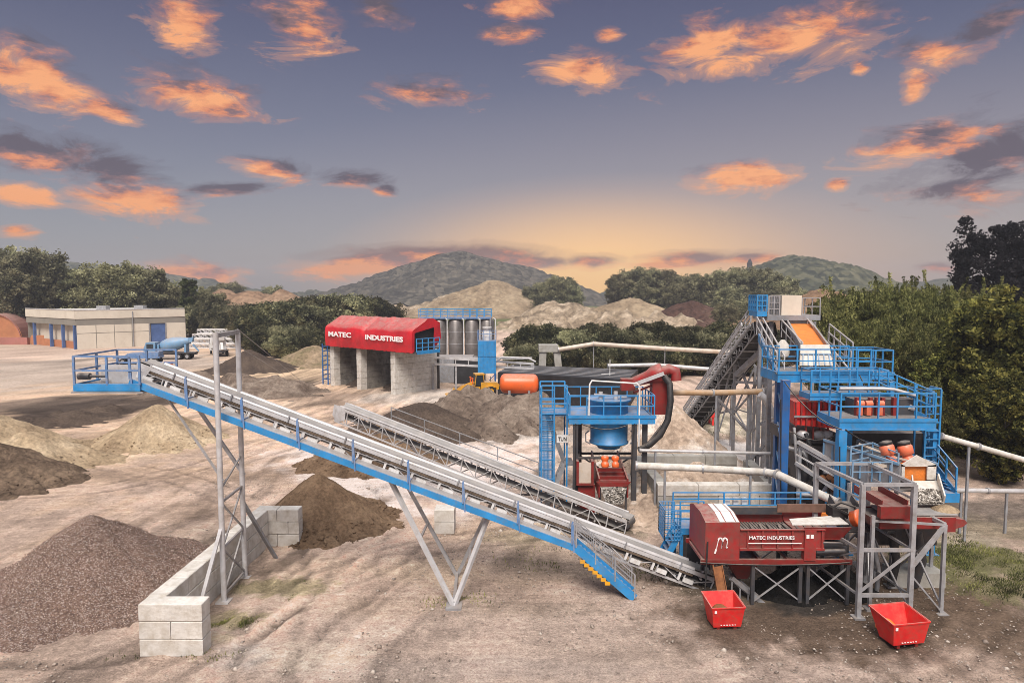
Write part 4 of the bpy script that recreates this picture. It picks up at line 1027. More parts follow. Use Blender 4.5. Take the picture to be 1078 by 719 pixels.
# ------------------------------------------------------------------ blue screening plant
SP = thing('screening_plant', 'tall blue steel screening structure with stacked railed platforms', 'plant structure', (15, 32, 0))
cols = [(827, 31.7, 400), (819.5, 34.6, 400), (886, 29.2, 452), (893, 30.5, 452), (984, 30.4, 452), (975, 31.6, 452), (905, 38.5, 400), (938, 36, 402)]
for px, Y, py in cols:
    q = at(px, py, Y); mb = MB(); mb.bar((q.x, Y, 0), (q.x, Y, q.z), .34 if px in (827, 886) else .26); mb.box(q.x - .3, q.x + .3, Y - .3, Y + .3, -.04, .05); mb.build('column', M['blue'] if px > 830 else M['blue_dark'], SP)
mb = MB()
c = [at(px, py, Y) for px, Y, py in cols]
def dn(p, z): return V((p.x, p.y, z))
for z in (1.5, 3, 4.5, 6): mb.bar(dn(c[0], z), dn(c[1], z + .8), .08); mb.bar(dn(c[2], z * .9), dn(c[3], z * .9 + .8), .08)
for z in np.arange(.4, 5.8, .34): mb.bar(dn(c[4], z), dn(c[5], z), .06)
mb.build('bracing', M['blue'], SP)
# platform decks: (px0, px1, py, Y front, Y back)
def deck(px0, px1, py, Yf, Yb, hb=.32, rails=(1, 1, 1, 0), rh=1.1, mesh=True, name='platform'):
    a, b = at(px0, py, Yf), at(px1, py, Yf); z = a.z
    mb = MB(); x0, x1 = a.x, b.x
    mb.box(x0, x1, Yf, Yf + .12, z - hb, z); mb.box(x0, x1, Yb - .12, Yb, z - hb, z); mb.box(x0, x0 + .12, Yf + .12, Yb - .12, z - hb, z); mb.box(x1 - .12, x1, Yf + .12, Yb - .12, z - hb, z)
    mb.box(x0 - .03, x1 + .03, Yf - .04, Yf - .002, z - .09, z + .06); mb.box(x0 - .03, x1 + .03, Yf - .04, Yf - .002, z - hb - .02, z - hb + .05)
    pl = mb.build(name, M['blue'], SP)
    mb = MB()
    for y in np.arange(Yf + .2, Yb - .1, .14): mb.box(x0 + .12, x1 - .12, y, y + .09, z - .05, z - .01)
    mb.build('deck_grating', M['steel_grey'], pl)
    mb = MB(); pts = [(x0 + .05, Yb - .06, z), (x0 + .05, Yf + .05, z), (x1 - .05, Yf + .05, z), (x1 - .05, Yb - .06, z), (x0 + .05, Yb - .06, z)]
    if all(rails): mb.rail(pts, rh, .85, .06, 1)
    else:
        st_ = next(k for k in range(4) if rails[k] and not rails[k - 1]); run = [pts[st_]]
        for j in range(4):
            k = (st_ + j) % 4
            if not rails[k]: break
            run.append(pts[k + 1])
        mb.rail(run, rh, .85, .06, 1)
    mb.build('railing', M['blue'], pl)
    return x0, x1, z
deck(819, 918, 392, 32.6, 34.9, .46, (1, 1, 0, 1))
deck(902, 941, 393, 34.0, 36.0, .3, (0, 1, 1, 1), 1.15)
deck(853, 936, 415, 31.2, 32.4, .26, (1, 1, 1, 1), 1.1)
deck(884, 986, 442, 29.2, 31.4, .44, (1, 1, 1, 1), 1.15)
mb = MB(); mb.rail([at(925, 410, 31.2), at(982, 436, 29.6)], 1.0, .9, .06, 2); mb.stair(at(928, 418, 31.6), at(975, 440, 30.0), .7, (0, 1, 0), 7); mb.build('stair', M['blue'], SP)
# ladder cage at the right end
mb = MB(); p0, p1 = at(976, 408, 30.2), at(991, 410, 30.2)
for q in (p0, p1): mb.bar(q, V((q.x, q.y, 0.1)), .07); mb.bar(q + V((0, .8, 0)), V((q.x, q.y + .8, 0.1)), .07)
for z in np.arange(.4, p0.z, .38): mb.bar((p0.x, 30.2, z), (p1.x, 30.2, z), .05); mb.bar((p1.x, 30.2, z), (p1.x, 31.0, z), .05)
mb.build('ladder_tower', M['blue'], SP)
mb = MB(); a, b = at(986, 494, 30), at(1006, 519, 28.6); mb.stair(b, a, .7, (0, 1, 0), 6, .06, .3)
mb.rail([b, a], 1.1, .7, .06, 1); mb.rail([b + V((0, .7, 0)), a + V((0, .7, 0))], 1.1, .7, .06, 1); mb.box(b.x - .5, b.x + .15, b.y - .05, b.y + .8, b.z - .4, b.z); mb.build('side_stair', M['blue'], SP)
# pale pipe along the second deck
mb = MB(); mb.path([at(884, 409, 30.9), at(930, 409, 30.9), at(942, 410, 30.7), at(966, 417, 30)], .075, 8); mb.build('spray_pipe', M['galv_light'], SP)
# upper part: rising left stringer and head platform
mb = MB(); a, b = at(819, 397, 33.0), at(799, 355, 39.5); mb.bar(a, b, .12, .45); mb.build('inclined_beam', M['blue'], SP, each=True)
mb = MB()
for (u0, v0, y0, u1, v1, y1) in ((818, 372, 33.5, 797, 334, 40), (826, 375, 34, 802, 333, 40.4), (845, 361, 34.5, 823, 337, 40), (880, 372, 34, 850, 336, 40), (893, 388, 33.8, 862, 350, 39), (898, 361, 36, 873, 341, 40), (896, 370, 36, 872, 350, 40)):
    p_, q = at(u0, v0, y0), at(u1, v1, y1); mb.bar(p_, q, .07); mb.bar(p_ - V((0, 0, .5)), q - V((0, 0, .5)), .05)
    for k in range(5): w = p_.lerp(q, k / 4); mb.bar(w, w - V((0, 0, 1)), .05)
mb.build('inclined_handrail', M['galv_light'], SP)
hz = at(830, 334, 40).z; x0, x1 = at(808, 333, 40).x, at(862, 333, 40).x
mb = MB(); mb.box(x0, x1 + .1, 40, 42.4, hz - .18, hz + .12); mb.build('head_platform', M['steel_grey'], SP)
mb = MB(); xl = at(797, 333, 40).x; ztp = at(797, 311, 40).z
mb.box(xl, x0 - .03, 40, 41.4, hz + .05, hz + .35); mb.rail([(xl, 41.4, hz + .35), (xl, 40.03, hz + .35), (x0 - .05, 40.03, hz + .35), (x0 - .05, 41.4, hz + .35)], ztp - hz - .35, .35, .07, 2)
mb.build('head_cage', M['blue'], SP)
mb = MB(); mb.rail([(x0 + .08, 40.1, hz + .12), (at(821, 330, 40).x, 40.1, hz + .12), (at(821, 330, 40).x, 41.5, hz + .12)], 1.1, .4, .06, 2); mb.build('head_railing', M['galv'], SP); mb = MB(); mb.rail([(at(845, 330, 40).x, 40.1, hz + .12), (x1 + .1, 40.1, hz + .12), (x1 + .1, 42.2, hz + .12)], 1.0, 1.2, .05); mb.build('head_railing', M['galv'], SP)
mb = MB(); mb.box(at(823, 330, 40).x, at(844, 330, 40).x, 40.05, 42, hz + .121, ztp); mb.build('drive_housing', M['wall_cream'], SP)
mb = MB()
for px, Yq in ((801, 40.6), (812, 40.6), (857, 41), (812, 36.5)):
    q = at(px, 335, Yq); zq = q.z - .2 if Yq > 37 else at(812, 395, Yq).z; mb.bar((q.x, Yq, 0), (q.x, Yq, zq), .2)
q = at(803, 360, 40.5)
for z in (2, 4, 6, 8): mb.bar((at(801, 400, 40.6).x, 40.6, z), (at(857, 400, 41).x, 41, z + 1.5), .09); mb.bar((at(812, 400, 40.6).x, 40.6, z), (at(812, 400, 36.5).x, 36.5, z), .1)
mb.build('rear_column', M['steel_grey'], SP, each=True)
mb = MB(); q0, q1 = at(897, 455, 31.6), at(974, 480, 31.6); mb.box(q0.x, q1.x, 31.6, 32.8, q1.z - .6, q0.z - .05); mb.build('under_deck_dark_box', M['black'], SP)  # added black box standing in for the darkness under the deck
# machines carried by the plant: upper feed belt, red screen box, deck motors
UF = thing('feed_conveyor', 'upper conveyor carrying orange clay to the plant top', 'conveyor', at(850, 370, 36))
a0, a1, b0, b1 = at(843, 366, 34.3), at(871, 366, 34.3), at(829, 341, 40), at(853, 341, 40)
mb = MB(); mb.prism([a0, a1, b1, b0], (0, 0, -.08)); mb.build('clay_load', M['clay'], UF)
mb = MB()
for p_, q in ((a0, b0), (a1, b1)): mb.bar(p_ + V((0, 0, .02)), q + V((0, 0, .02)), .1, .4)
mb.build('side_wall', M['steel_grey'], UF, each=True)
mb = MB(); t0, t1 = at(843, 363, 34.1), at(873, 363, 34.1); u0, u1 = at(842, 385, 33.5), at(877, 385, 33.5); mb.prism([t0, t1, u1, u0], (0, .08, 0)); mb.build('front_hood', M['conc'], UF)
mb = MB()
for k in range(6): p_, q = t0.lerp(t1, (k + .5) / 6), u0.lerp(u1, (k + .5) / 6); p_ = p_.lerp(q, .45); mb.bar(p_ + V((0, -.03, 0)), q + V((0, -.03, 0)), .05)
mb.bar(t0.lerp(u0, .45) + V((0, -.03, 0)), t1.lerp(u1, .45) + V((0, -.03, 0)), .05); mb.build('hood_rib', M['lightblue'], UF, each=True)
mb = MB(); p_, q = at(832, 333, 40), at(852, 338, 40.2); mb.box(p_.x, q.x, 40.02, 41.5, q.z - 1.1, hz - .2); mb.box(p_.x - .9, p_.x - .2, 37, 38.5, q.z - 2.2, q.z - 1.2); mb.build('head_chute', M['steel_dark'], UF, each=True)
mb = MB(); q = at(824, 366, 35); mb.lathe([(.3, 0), (.34, .2), (.3, .6), (.1, .85)], q - V((0, 0, .45)), n=12); mb.build('hopper_sack', M['conc'], UF)
SB = thing('vibrating_screen', 'bright red ribbed screen box between blue columns', 'screen', at(858, 445, 33))
xs0, xs1 = at(836, 440, 32.0).x, at(884, 440, 32.0).x; zA, zB, zM = at(850, 423, 32).z, at(850, 449, 32).z, at(850, 438, 32).z
mb = MB(); mb.prism([(xs0, 32, zA), (xs0, 32, zB + .1), (xs1, 32, zB - .12), (xs1, 32, zA)], (.25, 2.2, 0)); mb.build('box_body', M['red_bright'], SB)
mb = MB()
for x in np.linspace(xs0 + .02, xs1 - .1, 9): mb.box(x, x + .07, 31.9, 31.998, zB + .05, zA)
for x in np.linspace(xs0 + .6, xs1 - .5, 4): mb.box(x, x + .06, 32.1, 32.2, zB - .7, zB)
mb.build('rib', M['red'], SB, each=True)
mb = MB(); mb.box(xs0 - .05, xs1 + .1, 31.86, 31.898, zM - .05, zM + .05); mb.build('flange', M['galv'], SB, each=True)
mb = MB(); mb.box(xs0, xs1, 32.3, 35, zB - .9, zB - .35); mb.box(xs0 + .2, xs1 - .3, 32.2, 35.3, zB - 2.2, zB - 1.0); mb.build('under_pan', M['steel_dark'], SB)
mb = MB()
for px in (845, 862, 870): q = at(px, 458, 32.2); mb.lathe([(.05, 0), (.25, .05), (.28, .3), (.15, .42)], q - V((0, 0, .2)), n=10)
mb.build('spring_mount', M['galv_light'], SB, each=True)
DM = thing('vibrating_screen', 'screen with pink red motors standing on the railed blue deck', 'screen', at(920, 440, 31))
zc = at(920, 443, 29.2).z
mb = MB(); x0, x1 = at(896, 430, 30.6).x, at(960, 430, 30.6).x; mb.box(x0, x1, 30.4, 31.2, zc, zc + .75); mb.build('screen_body', M['steel_dark'], DM)
mb = MB()
for px in (905, 914, 926): q = at(px, 425, 30.2); mb.tube(q + V((-.14, 0, 0)), q + V((.16, .0, 0)), .15, 12); mb.box(q.x - .1, q.x + .1, 30.1, 30.38, q.z - .5, q.z - .12)
mb.build('motor', M['salmon'], DM, each=True)
mb = MB()
for px in (903, 917, 924, 930, 942): x = at(px, 432, 30.2).x; mb.box(x - .07, x + .07, 30.2, 30.398, zc, zc + .85)
mb.build('frame_post', M['red_dark'], DM, each=True)
mb = MB(); a = at(957, 428, 30.4); mb.lathe([(.12, 0), (.12, .3), (.05, .4)], a, (1, .2, -.4), 10); mb.build('valve', M['white'], DM)
# slanted launders and pipes between the columns
LA = thing('discharge_launder', 'pale sloping steel launders between the two blue columns', 'launder', at(860, 480, 31))
mb = MB()
for (u0, v0, y0, u1, v1, y1, w) in ((836, 450, 31.8, 842, 530, 31.8, .1), (840, 465, 31.5, 884, 490, 29.8, .16), (842, 470, 31.5, 884, 495, 29.8, .1), (838, 487, 31.6, 880, 515, 29.6, .16), (838, 478, 31, 880, 502, 29.5, .06)): mb.bar(at(u0, v0, y0), at(u1, v1, y1), w)
mb.build('launder_beam', M['galv_light'], LA, each=True)
mb = MB(); a = at(842, 470, 31.5); mb.bar(V((a.x, a.y, 0)), a, .14); a = at(880, 510, 29.8); mb.bar(V((a.x, a.y, 0)), a, .14); mb.build('leg', M['steel_grey'], LA, each=True)
mb = MB(); 
for px, py, Y in ((850, 500, 31.5), (862, 512, 31), (872, 500, 31.5)): q = at(px, py, Y); mb.box(q.x - .3, q.x + .3, Y, Y + 1.2, q.z - .3, q.z + .25)
mb.build('pump', M['steel_dark'], LA, each=True)

mb = MB()
q0, q1 = at(838, 468, 33.4), at(884, 545, 33.4)
mb.box(q0.x, q1.x, 33.4, 34.6, .6, q0.z); mb.box(q0.x + .2, q1.x - .5, 32.9, 33.38, 1.4, q0.z - 1.2); mb.build('dark_backing_box', M['steel_dark'], LA)  # made-up dark body that paints the dark gaps behind the launders
for pts, r, m in (([at(826, 470, 32.4), at(846, 476, 32), at(858, 500, 31.4), at(858, 540, 31)], .11, 'galv'), ([at(838, 520, 31), at(866, 520, 30.6), at(874, 508, 30.4), at(884, 505, 30)], .13, 'galv_light'), ([at(848, 456, 31.6), at(853, 470, 31.4), at(853, 505, 31.2)], .09, 'black'), ([at(872, 470, 30.4), at(876, 500, 30.2), at(870, 530, 30)], .08, 'black'), ([at(838, 535, 30.4), at(884, 540, 29.8)], .12, 'conc')):
    mb = MB(); mb.path(pts, r, 10); mb.build('feed_pipe', M[m], LA)
mb = MB()
for px, py in ((842, 536), (856, 540), (872, 534)): q = at(px, py, 30.4); mb.lathe([(.1, 0), (.26, .04), (.26, .3), (.14, .36), (.14, .6)], q, (1, .3, 0), 12)
mb.build('pump_motor', M['blue_dark'], LA)
mb = MB(); a, b = at(868, 500, 30.6), at(884, 520, 29.8); mb.bar(a, b, .6, .05); mb.bar(a + V((0, -.3, .1)), b + V((0, -.3, .1)), .05, .25); mb.build('chute_plate', M['rust'], LA)
def cable(a, b, sag, r, m, parent, name='cable'):
    a, b = V(a), V(b); mb = MB(); mb.path([a.lerp(b, t) - V((0, 0, sag * 4 * t * (1 - t))) for t in np.linspace(0, 1, 9)], r, 6); mb.build(name, m, parent)
for a, b, sg_ in (((826, 402, 31.4), (886, 452, 29.0), .35), ((822, 420, 31.4), (822, 520, 31.4), .05), ((890, 452, 29.0), (960, 470, 29.6), .4), ((884, 470, 29.0), (884, 540, 29.0), .03), ((818, 394, 32.4), (800, 355, 39), .3), ((905, 395, 32), (938, 440, 30), .3), ((835, 455, 31.6), (880, 458, 30.4), .3)):
    cable(at(*a), at(*b), sg_, .028, M['black'], SP)
cable(at(737, 592, 25.2), at(895, 592, 25.2), .1, .025, M['black'], RM)
cable(at(745, 570, 25.2), at(742, 628, 25.0), .05, .03, M['black'], RM, 'hose')
# clutter on the red screen's feed end and round the tower
FE = thing('transfer_chute', 'dark rusty transfer chute with orange drum between m screen and grey tower', 'chute', at(893, 545, 26))
mb = MB(); a, b = at(884, 528, 27.6), at(905, 560, 25.9); mb.bar(a, b, .9, .06); mb.bar(a + V((-.45, 0, .15)), b + V((-.45, 0, .15)), .05, .4); mb.bar(a + V((.45, 0, .15)), b + V((.45, 0, .15)), .05, .4); mb.build('chute_body', M['steel_dark'], FE)
mb = MB(); q = at(897, 546, 25.9); mb.lathe([(.1, 0), (.3, .03), (.3, .22), (.34, .25), (.34, .32), (.1, .34)], q, (.5, -.6, .3), 14); mb.build('drum', M['orange'], FE)
mb = MB(); q = at(889, 537, 26.3); mb.box(q.x - .5, q.x + .1, 26.2, 26.8, q.z - .3, q.z + .1); mb.bar(q + V((-.6, 0, .2)), q + V((.5, -.3, -.3)), .08); mb.path([q + V((-.5, 0, .1)), q + V((-.2, -.1, .35)), q + V((.3, -.2, .2)), q + V((.5, -.3, -.4)), q + V((.5, -.3, -1.6))], .05, 7); mb.build('cable_box', M['black'], FE)
mb = MB(); q = at(895, 560, 26.6); mb.bar((q.x - .3, 26.6, 0), (q.x - .3, 26.6, q.z), .14); mb.bar((q.x + .4, 26.6, 0), (q.x + .4, 26.6, q.z), .14); mb.build('leg', M['steel_dark'], FE, each=True)
# machinery inside the grey tower
TM = thing('return_screw', 'dark machine body with curved grey pipes inside the grey tower', 'machine', at(940, 580, 26.6))
mb = MB(); q = at(945, 556, 26.8); mb.box(q.x - 1.2, q.x + 1.6, 26.8, 27.8, q.z - .7, q.z + .1); mb.build('body', M['steel_dark'], TM)
for pts, r, m in (([at(915, 556, 26.2), at(920, 575, 26.2), at(925, 600, 26.4), at(922, 632, 26.6)], .09, 'steel_grey'), ([at(938, 560, 26.4), at(944, 590, 26.4), at(938, 615, 26.6)], .16, 'black'), ([at(965, 560, 26.6), at(970, 590, 26.6), at(962, 615, 27)], .2, 'steel_dark')):
    mb = MB(); mb.path(pts, r, 10); mb.build('discharge_pipe', M[m], TM)
mb = MB()
for px in (921, 943, 968): q = at(px, 600, 27.4); mb.bar((q.x, 27.4, 0), (q.x, 27.4, 3.0), .12)
mb.build('leg', M['steel_grey'], TM, each=True)
# blue service platform behind the red m screen
BPf = thing('service_platform', 'low blue railed platform with mesh cage behind the m screen', 'platform', at(720, 560, 28.6))
z = at(730, 556, 28.4).z; x0, x1 = at(716, 556, 28.4).x, at(884, 556, 28.4).x
mb = MB(); mb.box(x0, x1, 28.4, 28.5, z - .28, z); mb.box(x0, x1, 29.7, 29.8, z - .28, z); mb.box(x0, x0 + .1, 28.5, 29.7, z - .28, z); mb.box(x0 + .1, x1, 28.5, 29.7, z - .05, z - .01); mb.build('deck', M['blue'], BPf)
mb = MB()
for x in (x0 + .08, x0 + 2.6, x1 - .1):
    for y in (28.5, 29.7): mb.bar((x, y, 0), (x, y, z - .28), .14)
mb.build('leg', M['blue'], BPf, each=True)
mb = MB(); mb.rail([(x0, 29.75, z), (x1, 29.75, z)], 1.15, 1.1, .055, 3); mb.rail([(x0, 28.45, z), (x0 + 1, 28.45, z)], 1.15, .8, .05, 2); mb.build('railing', M['blue'], BPf)
mb = MB(); xc0 = at(700, 550, 28.2).x
for y in (28.2, 29.4): mb.grid((xc0, y, z - .45), (x0 - .02, y, z - .45), (xc0, y, z + .85), 5, 8, .03)
mb.grid((xc0, 28.2, z - .45), (xc0, 29.4, z - .45), (xc0, 28.2, z + .85), 6, 8, .03); mb.stair((xc0 - .2, 28.3, 0), (x0, 28.3, z - .1), .9, (0, 1, 0)); mb.build('mesh_cage', M['blue'], BPf)
mb = MB(); q = at(730, 575, 28.0); mb.box(q.x - .1, q.x + .9, 28.6, 29.6, 0, z - .3); mb.build('switch_cabinet', M['steel_dark'], BPf)
mb = MB(); q = at(763, 540, 29.9); 
for k in range(3): mb.box(q.x + k * .38, q.x + .22 + k * .38, 29.9, 30.1, z, z + .85)
mb.build('white_panel', M['white'], BPf, each=True)
mb = MB(); q = at(866, 545, 29); mb.box(q.x - .4, q.x + .9, 28.8, 29.4, z, z + .5); mb.tube(q + V((.2, -.2, .3)), q + V((.8, -.2, -.1)), .14, 10); mb.build('gear_box', M['clay'], BPf)

# ------------------------------------------------------------------ inclined feed conveyor with truss and trestle
T2, E2 = at(727, 443, 60), at(803, 340, 42.3)
IC = thing('belt_conveyor', 'steep grey latticed conveyor climbing to the plant top', 'conveyor', (T2.x, T2.y, 0))
fr2, L2 = conveyor(IC, T2, E2, 1.0, .8, M['galv'], M['galv'], M['black'], 1.2, 1.2)
t3 = 1 if (fr2.to_3x3() @ V((0, 1, 0))).x > 0 else -1
l2 = lambda x, y, z: fr2 @ V((x, y * t3, z))
mb = MB(); mb.bar(l2(0, .75, -.4), l2(L2, .75, -.4), .06, .9); mb.build('side_panel', M['steel_dark'], IC)
mb = MB()
mb.rail([l2(.5, -.75, 0), l2(L2, -.75, 0)], 1.05, 1.1, .07, 2); mb.stair(l2(.5, -.8, -.1), l2(L2, -.8, -.1), .5, l2(0, -1, 0) - l2(0, 0, 0), 40)
mb.build('stairway', M['galv_light'], IC)
mb = MB()
def trestle(px, Yt, py, w=.16): q = at(px, py, Yt); mb.bar((q.x, Yt, 0), q, w); return q
qs = [trestle(757, 50, 395), trestle(774, 47, 372, .18), trestle(790, 44.5, 415, .2), trestle(806, 43, 385, .24), trestle(771, 52, 395), trestle(795, 47, 385)]
for i, j in ((0, 4), (1, 5), (2, 3), (1, 2), (0, 1)):
    a, b = qs[i], qs[j]; mb.bar(a, b, .14); mb.bar(V((a.x, a.y, a.z * .45)), b, .1); mb.bar(V((a.x, a.y, a.z * .5)), V((b.x, b.y, b.z * .5)), .08)
mb.bar(at(756, 420, 49), at(788, 455, 45), .14); mb.bar(at(775, 395, 46), at(812, 360, 42), .3); mb.bar(at(775, 402, 46), at(810, 404, 42), .16); mb.bar(at(752, 470, 48), at(773, 400, 47), .08)
mb.build('trestle', M['steel_grey'], IC)
mb = MB(); a, b = at(782, 494, 41), at(812, 460, 40); mb.bar(a, b, .5, .12); mb.build('strut_plate', M['steel_grey'], IC, each=True)
mb = MB(); mb.path([at(811, 498, 38), at(811, 430, 38), at(806, 420, 38), at(800, 415, 38)], .2, 12); mb.path([at(811, 440, 37.6), at(830, 440, 35), ], .08, 8); one('riser_pipe', mb, M['galv_light'], 'thick pale vertical pipe left of the dark blue column', 'pipe')

# pipes
def pipe(label, pts, r, m, posts=()):
    t = thing('pipeline', label, 'pipe', pts[0])
    mb = MB(); mb.path(pts, r, 12); mb.build('pipe', m, t)
    mb = MB()
    for p_, k in zip(pts, range(99)):
        d = (pts[min(k + 1, len(pts) - 1)] - pts[max(k - 1, 0)]).normalized(); mb.tube(p_ - d * .05, p_ + d * .05, r * 1.35, 12)
    mb.build('flange', M['galv'], t, each=True)
    if posts:
        mb = MB()
        for p_ in posts: p_ = V(p_); mb.bar((p_.x, p_.y, 0), p_, .1)
        mb.build('stand', M['steel_grey'], t, each=True)
pipe('ochre pipe running from the red cyclone to the plant', [at(704, 413, 38), at(750, 413.5, 38.5), at(802, 412, 39)], .17, M['ochre'], [at(754, 416, 38.5), at(788, 415, 39)])
pipe('thick cream pipe crossing in front of the beige sand cone', [at(670, 490, 33.6), at(740, 493, 33.2), at(806, 497, 32.2), at(818, 499, 31.2), at(882, 529, 28.9)], .18, M['conc'], [at(700, 495, 33.4), at(790, 500, 32.4)])
pipe('thin grey pipe above the thick cream pipe', [at(674, 474, 35.5), at(740, 475.5, 35.5), at(826, 477.5, 35.5)], .085, M['galv_light'], [at(690, 476, 35.5), at(811, 478, 35.5)])
pipe('long tan pipe crossing high in front of the hedge', [at(588, 368, 88), at(625, 362, 88), at(700, 367, 87), at(772, 371, 86)], .28, M['tan'], [at(625, 364, 88), at(700, 368, 87)])
pipe('pale pipe behind the red cyclone in front of the hedge', [at(640, 385, 78), at(690, 384, 78), at(752, 389, 76)], .22, M['galv_light'], [at(700, 386, 78)])
pipe('cream pipe sloping down in front of the right trees', [at(991, 459, 32), at(1030, 470, 32), at(1250, 534, 32)], .13, M['conc'], [at(1020, 470, 32)])
pipe('grey pipe lying level near the right edge', [at(1004, 516, 33), at(1040, 516.5, 33), at(1260, 518, 33)], .12, M['galv_light'], [at(1012, 518, 33), at(1060, 518, 33)])

# ------------------------------------------------------------------ concrete basin
CB = thing('concrete_basin', 'open pale concrete block basin holding wet sand', 'basin', at(755, 540, 36))
hgt = .62
x0, x1 = at(692, 540, 35.2).x, at(821, 540, 35.2).x
wall_run(CB, (x0, 35.5, 0), (x1, 35.5, 0), .6, 3, 2.1, ('conc_grey', 'conc', 'conc_grey'))
wall_run(CB, (x0 + .3, 35.82, 0), (x0 + .1, 41.5, 0), .6, 3, 2.1, ('conc_grey',))
wall_run(CB, (x1 - .3, 35.82, 0), (x1 + .1, 40.5, 0), .6, 3, 2.1, ('conc_grey',))
wall_run(CB, (x0 + .4, 41.8, 0), (x1 - .2, 41.8, 0), .6, 3, 2.1, ('conc_grey',))
pile('sand_heap', 'wet pinkish sand filling the concrete basin', 'sand', [(x0 + 2, 38.5, 1.9), (x0 + 3.6, 38.8, 1.75), (x1 - 1.5, 38.5, 1.5)], .35, M['sand_beige'], .15, .3, 1, 83)

# ------------------------------------------------------------------ blue wash unit with cyclone
WU = thing('sand_washing_unit', 'blue railed washing tower with round tank and red cyclone', 'washing unit', at(640, 540, 37))
zd = at(640, 439, 36).z; x0, x1 = at(599, 440, 36).x, at(690, 440, 36).x
mb = MB(); mb.box(x0, x1, 36, 36.12, zd - .38, zd); mb.box(x0, x1, 39.4, 39.5, zd - .35, zd); mb.box(x0, x0 + .1, 36.12, 39.4, zd - .35, zd); mb.box(x1 - .1, x1, 36.12, 39.4, zd - .35, zd)
mb.box(x0 - .04, x1 + .04, 35.95, 35.998, zd - .06, zd + .1); mb.box(x0 + .12, x1 - .12, 36.2, 39.3, zd - .05, zd - .02)
mb.build('platform', M['blue'], WU)
mb = MB(); mb.rail([(x0 + .05, 39.4, zd), (x0 + .05, 36.05, zd), (x1 - .05, 36.05, zd), (x1 - .05, 39.4, zd), (x0 + .05, 39.4, zd)], 1.15, .95, .055, 1)
mb.build('railing', M['blue'], WU)
mb = MB(); q0, q1 = at(620, 439, 36.0), at(673, 439, 36.0); mb.path([q0 + V((0, .03, 0)), q0 + V((.03, .03, 1.75)), q0 + V((.15, .03, 1.95)), q1 + V((-.15, .03, 1.8)), q1 + V((0, .03, 1.65)), q1 + V((0, .03, -1.6))], .05, 7); mb.build('lifting_frame', M['white'], WU)
mb = MB()
for px, Y in ((606, 36.2), (668, 36.2), (610, 39.3), (668, 39.3), (679, 36.6)): q = at(px, 440, Y); mb.bar((q.x, Y, 0), (q.x, Y, zd - .36), .26)
mb.build('column', M['steel_dark'], WU, each=True)
mb = MB()
cc = [at(606, 440, 36.2), at(668, 440, 36.2), at(610, 440, 39.3), at(668, 440, 39.3)]
for i, j in ((0, 2), (1, 3), (2, 3)): mb.bar(dn(cc[i], .3), dn(cc[j], 2.4), .08); mb.bar(dn(cc[j], .3), dn(cc[i], 2.4), .08); mb.bar(dn(cc[i], 2.5), dn(cc[j], 2.5), .12)
mb.bar(dn(cc[0], 3.0), dn(cc[1], 3.0), .12); mb.bar(at(680, 470, 36), at(697, 448, 36.5), .12)
mb.build('bracing', M['steel_dark'], WU)
tc_ = at(641, 450, 37.6); zt0, zt1 = at(641, 472, 36.8).z, at(641, 423, 37).z
mb = MB(); mb.lathe([(.62, zt0 - .12), (.66, zt0), (.8, zt0 + .06), (1.02, zt0 + .16), (1.08, zt0 + .17), (1.08, zt0 + .25), (1.03, zt0 + .27), (1.05, zt1), (1.22, zt1), (1.22, zt1 + .1)], (tc_.x, 37.6, 0), n=28); mb.build('tank', M['blue'], WU)
mb = MB(); mb.tube((tc_.x - .5, 37.4, zt1 + .1), (tc_.x - .5, 37.4, zt1 + .5), .12, 8); mb.tube((tc_.x + .3, 37.2, zt1 + .1), (tc_.x + .3, 37.2, zt1 + .55), .12, 8); mb.bar((tc_.x - .9, 37.2, zt1 + .4), (tc_.x + .9, 37.2, zt1 + .25), .08); mb.build('valve_gear', M['galv_light'], WU)
mb = MB(); 
for s in (-1, 1): mb.path([(tc_.x + s * 1.15, 37.2, zt0 + .9), (tc_.x + s * 1.35, 37, zt0 + .8), (tc_.x + s * 1.35, 37, zt0 + .35), (tc_.x + s * 1.1, 37.1, zt0 + .2)], .04, 6)
mb.build('tank_handle', M['galv_light'], WU, each=True)
# cyclone
a, b = at(661, 404, 37.6), at(697, 392, 37.2); ax = (b - a).normalized(); Lc = (b - a).length
mb = MB(); mb.lathe([(.2, -.1), (.24, .1), (.36, Lc * .6), (.5, Lc * .75), (.54, Lc), (.5, Lc + .06)], a, ax, 20); cy_ = mb.build('cyclone', M['red'], WU)
mb = MB(); mb.box(a.x - .4, a.x + .35, 37.3, 37.9, a.z - .35, a.z + .3); mb.box(b.x - .55, b.x + .35, 37.0, 37.8, b.z - 2.3, b.z - .35); mb.bar(a + V((.3, 0, -.5)), b + V((0, 0, -.5)), .12); mb.build('cyclone_stand', M['red_dark'], WU)
mb = MB(); mb.path([b + ax * .02, b + ax * .4 + V((0, 0, .05)), b + ax * .75 + V((.0, 0, -.2)), b + ax * .8 + V((0, 0, -.7))], .3, 12); mb.build('outlet_elbow', M['red'], WU)
mb = MB(); h0 = [at(699, 396, 36.8), at(705, 404, 36.6), at(706, 422, 36.3), at(703, 442, 36.2), at(695, 458, 36.1), at(684, 468, 36.1), at(672, 474, 36.2)]
pts = []
for k in range(len(h0) - 1): pts += [h0[k], (h0[k] + h0[k + 1]) / 2]
mb.path(pts + [h0[-1]], .17, 12); mb.build('hose', M['black'], WU)
mb = MB(); a = at(638, 477, 36.8); b = at(664, 413, 37)
mb.bar(at(667, 405, 36.9), at(699, 393, 36.6), .06, .2); mb.build('cyclone_tray', M['galv_light'], WU)
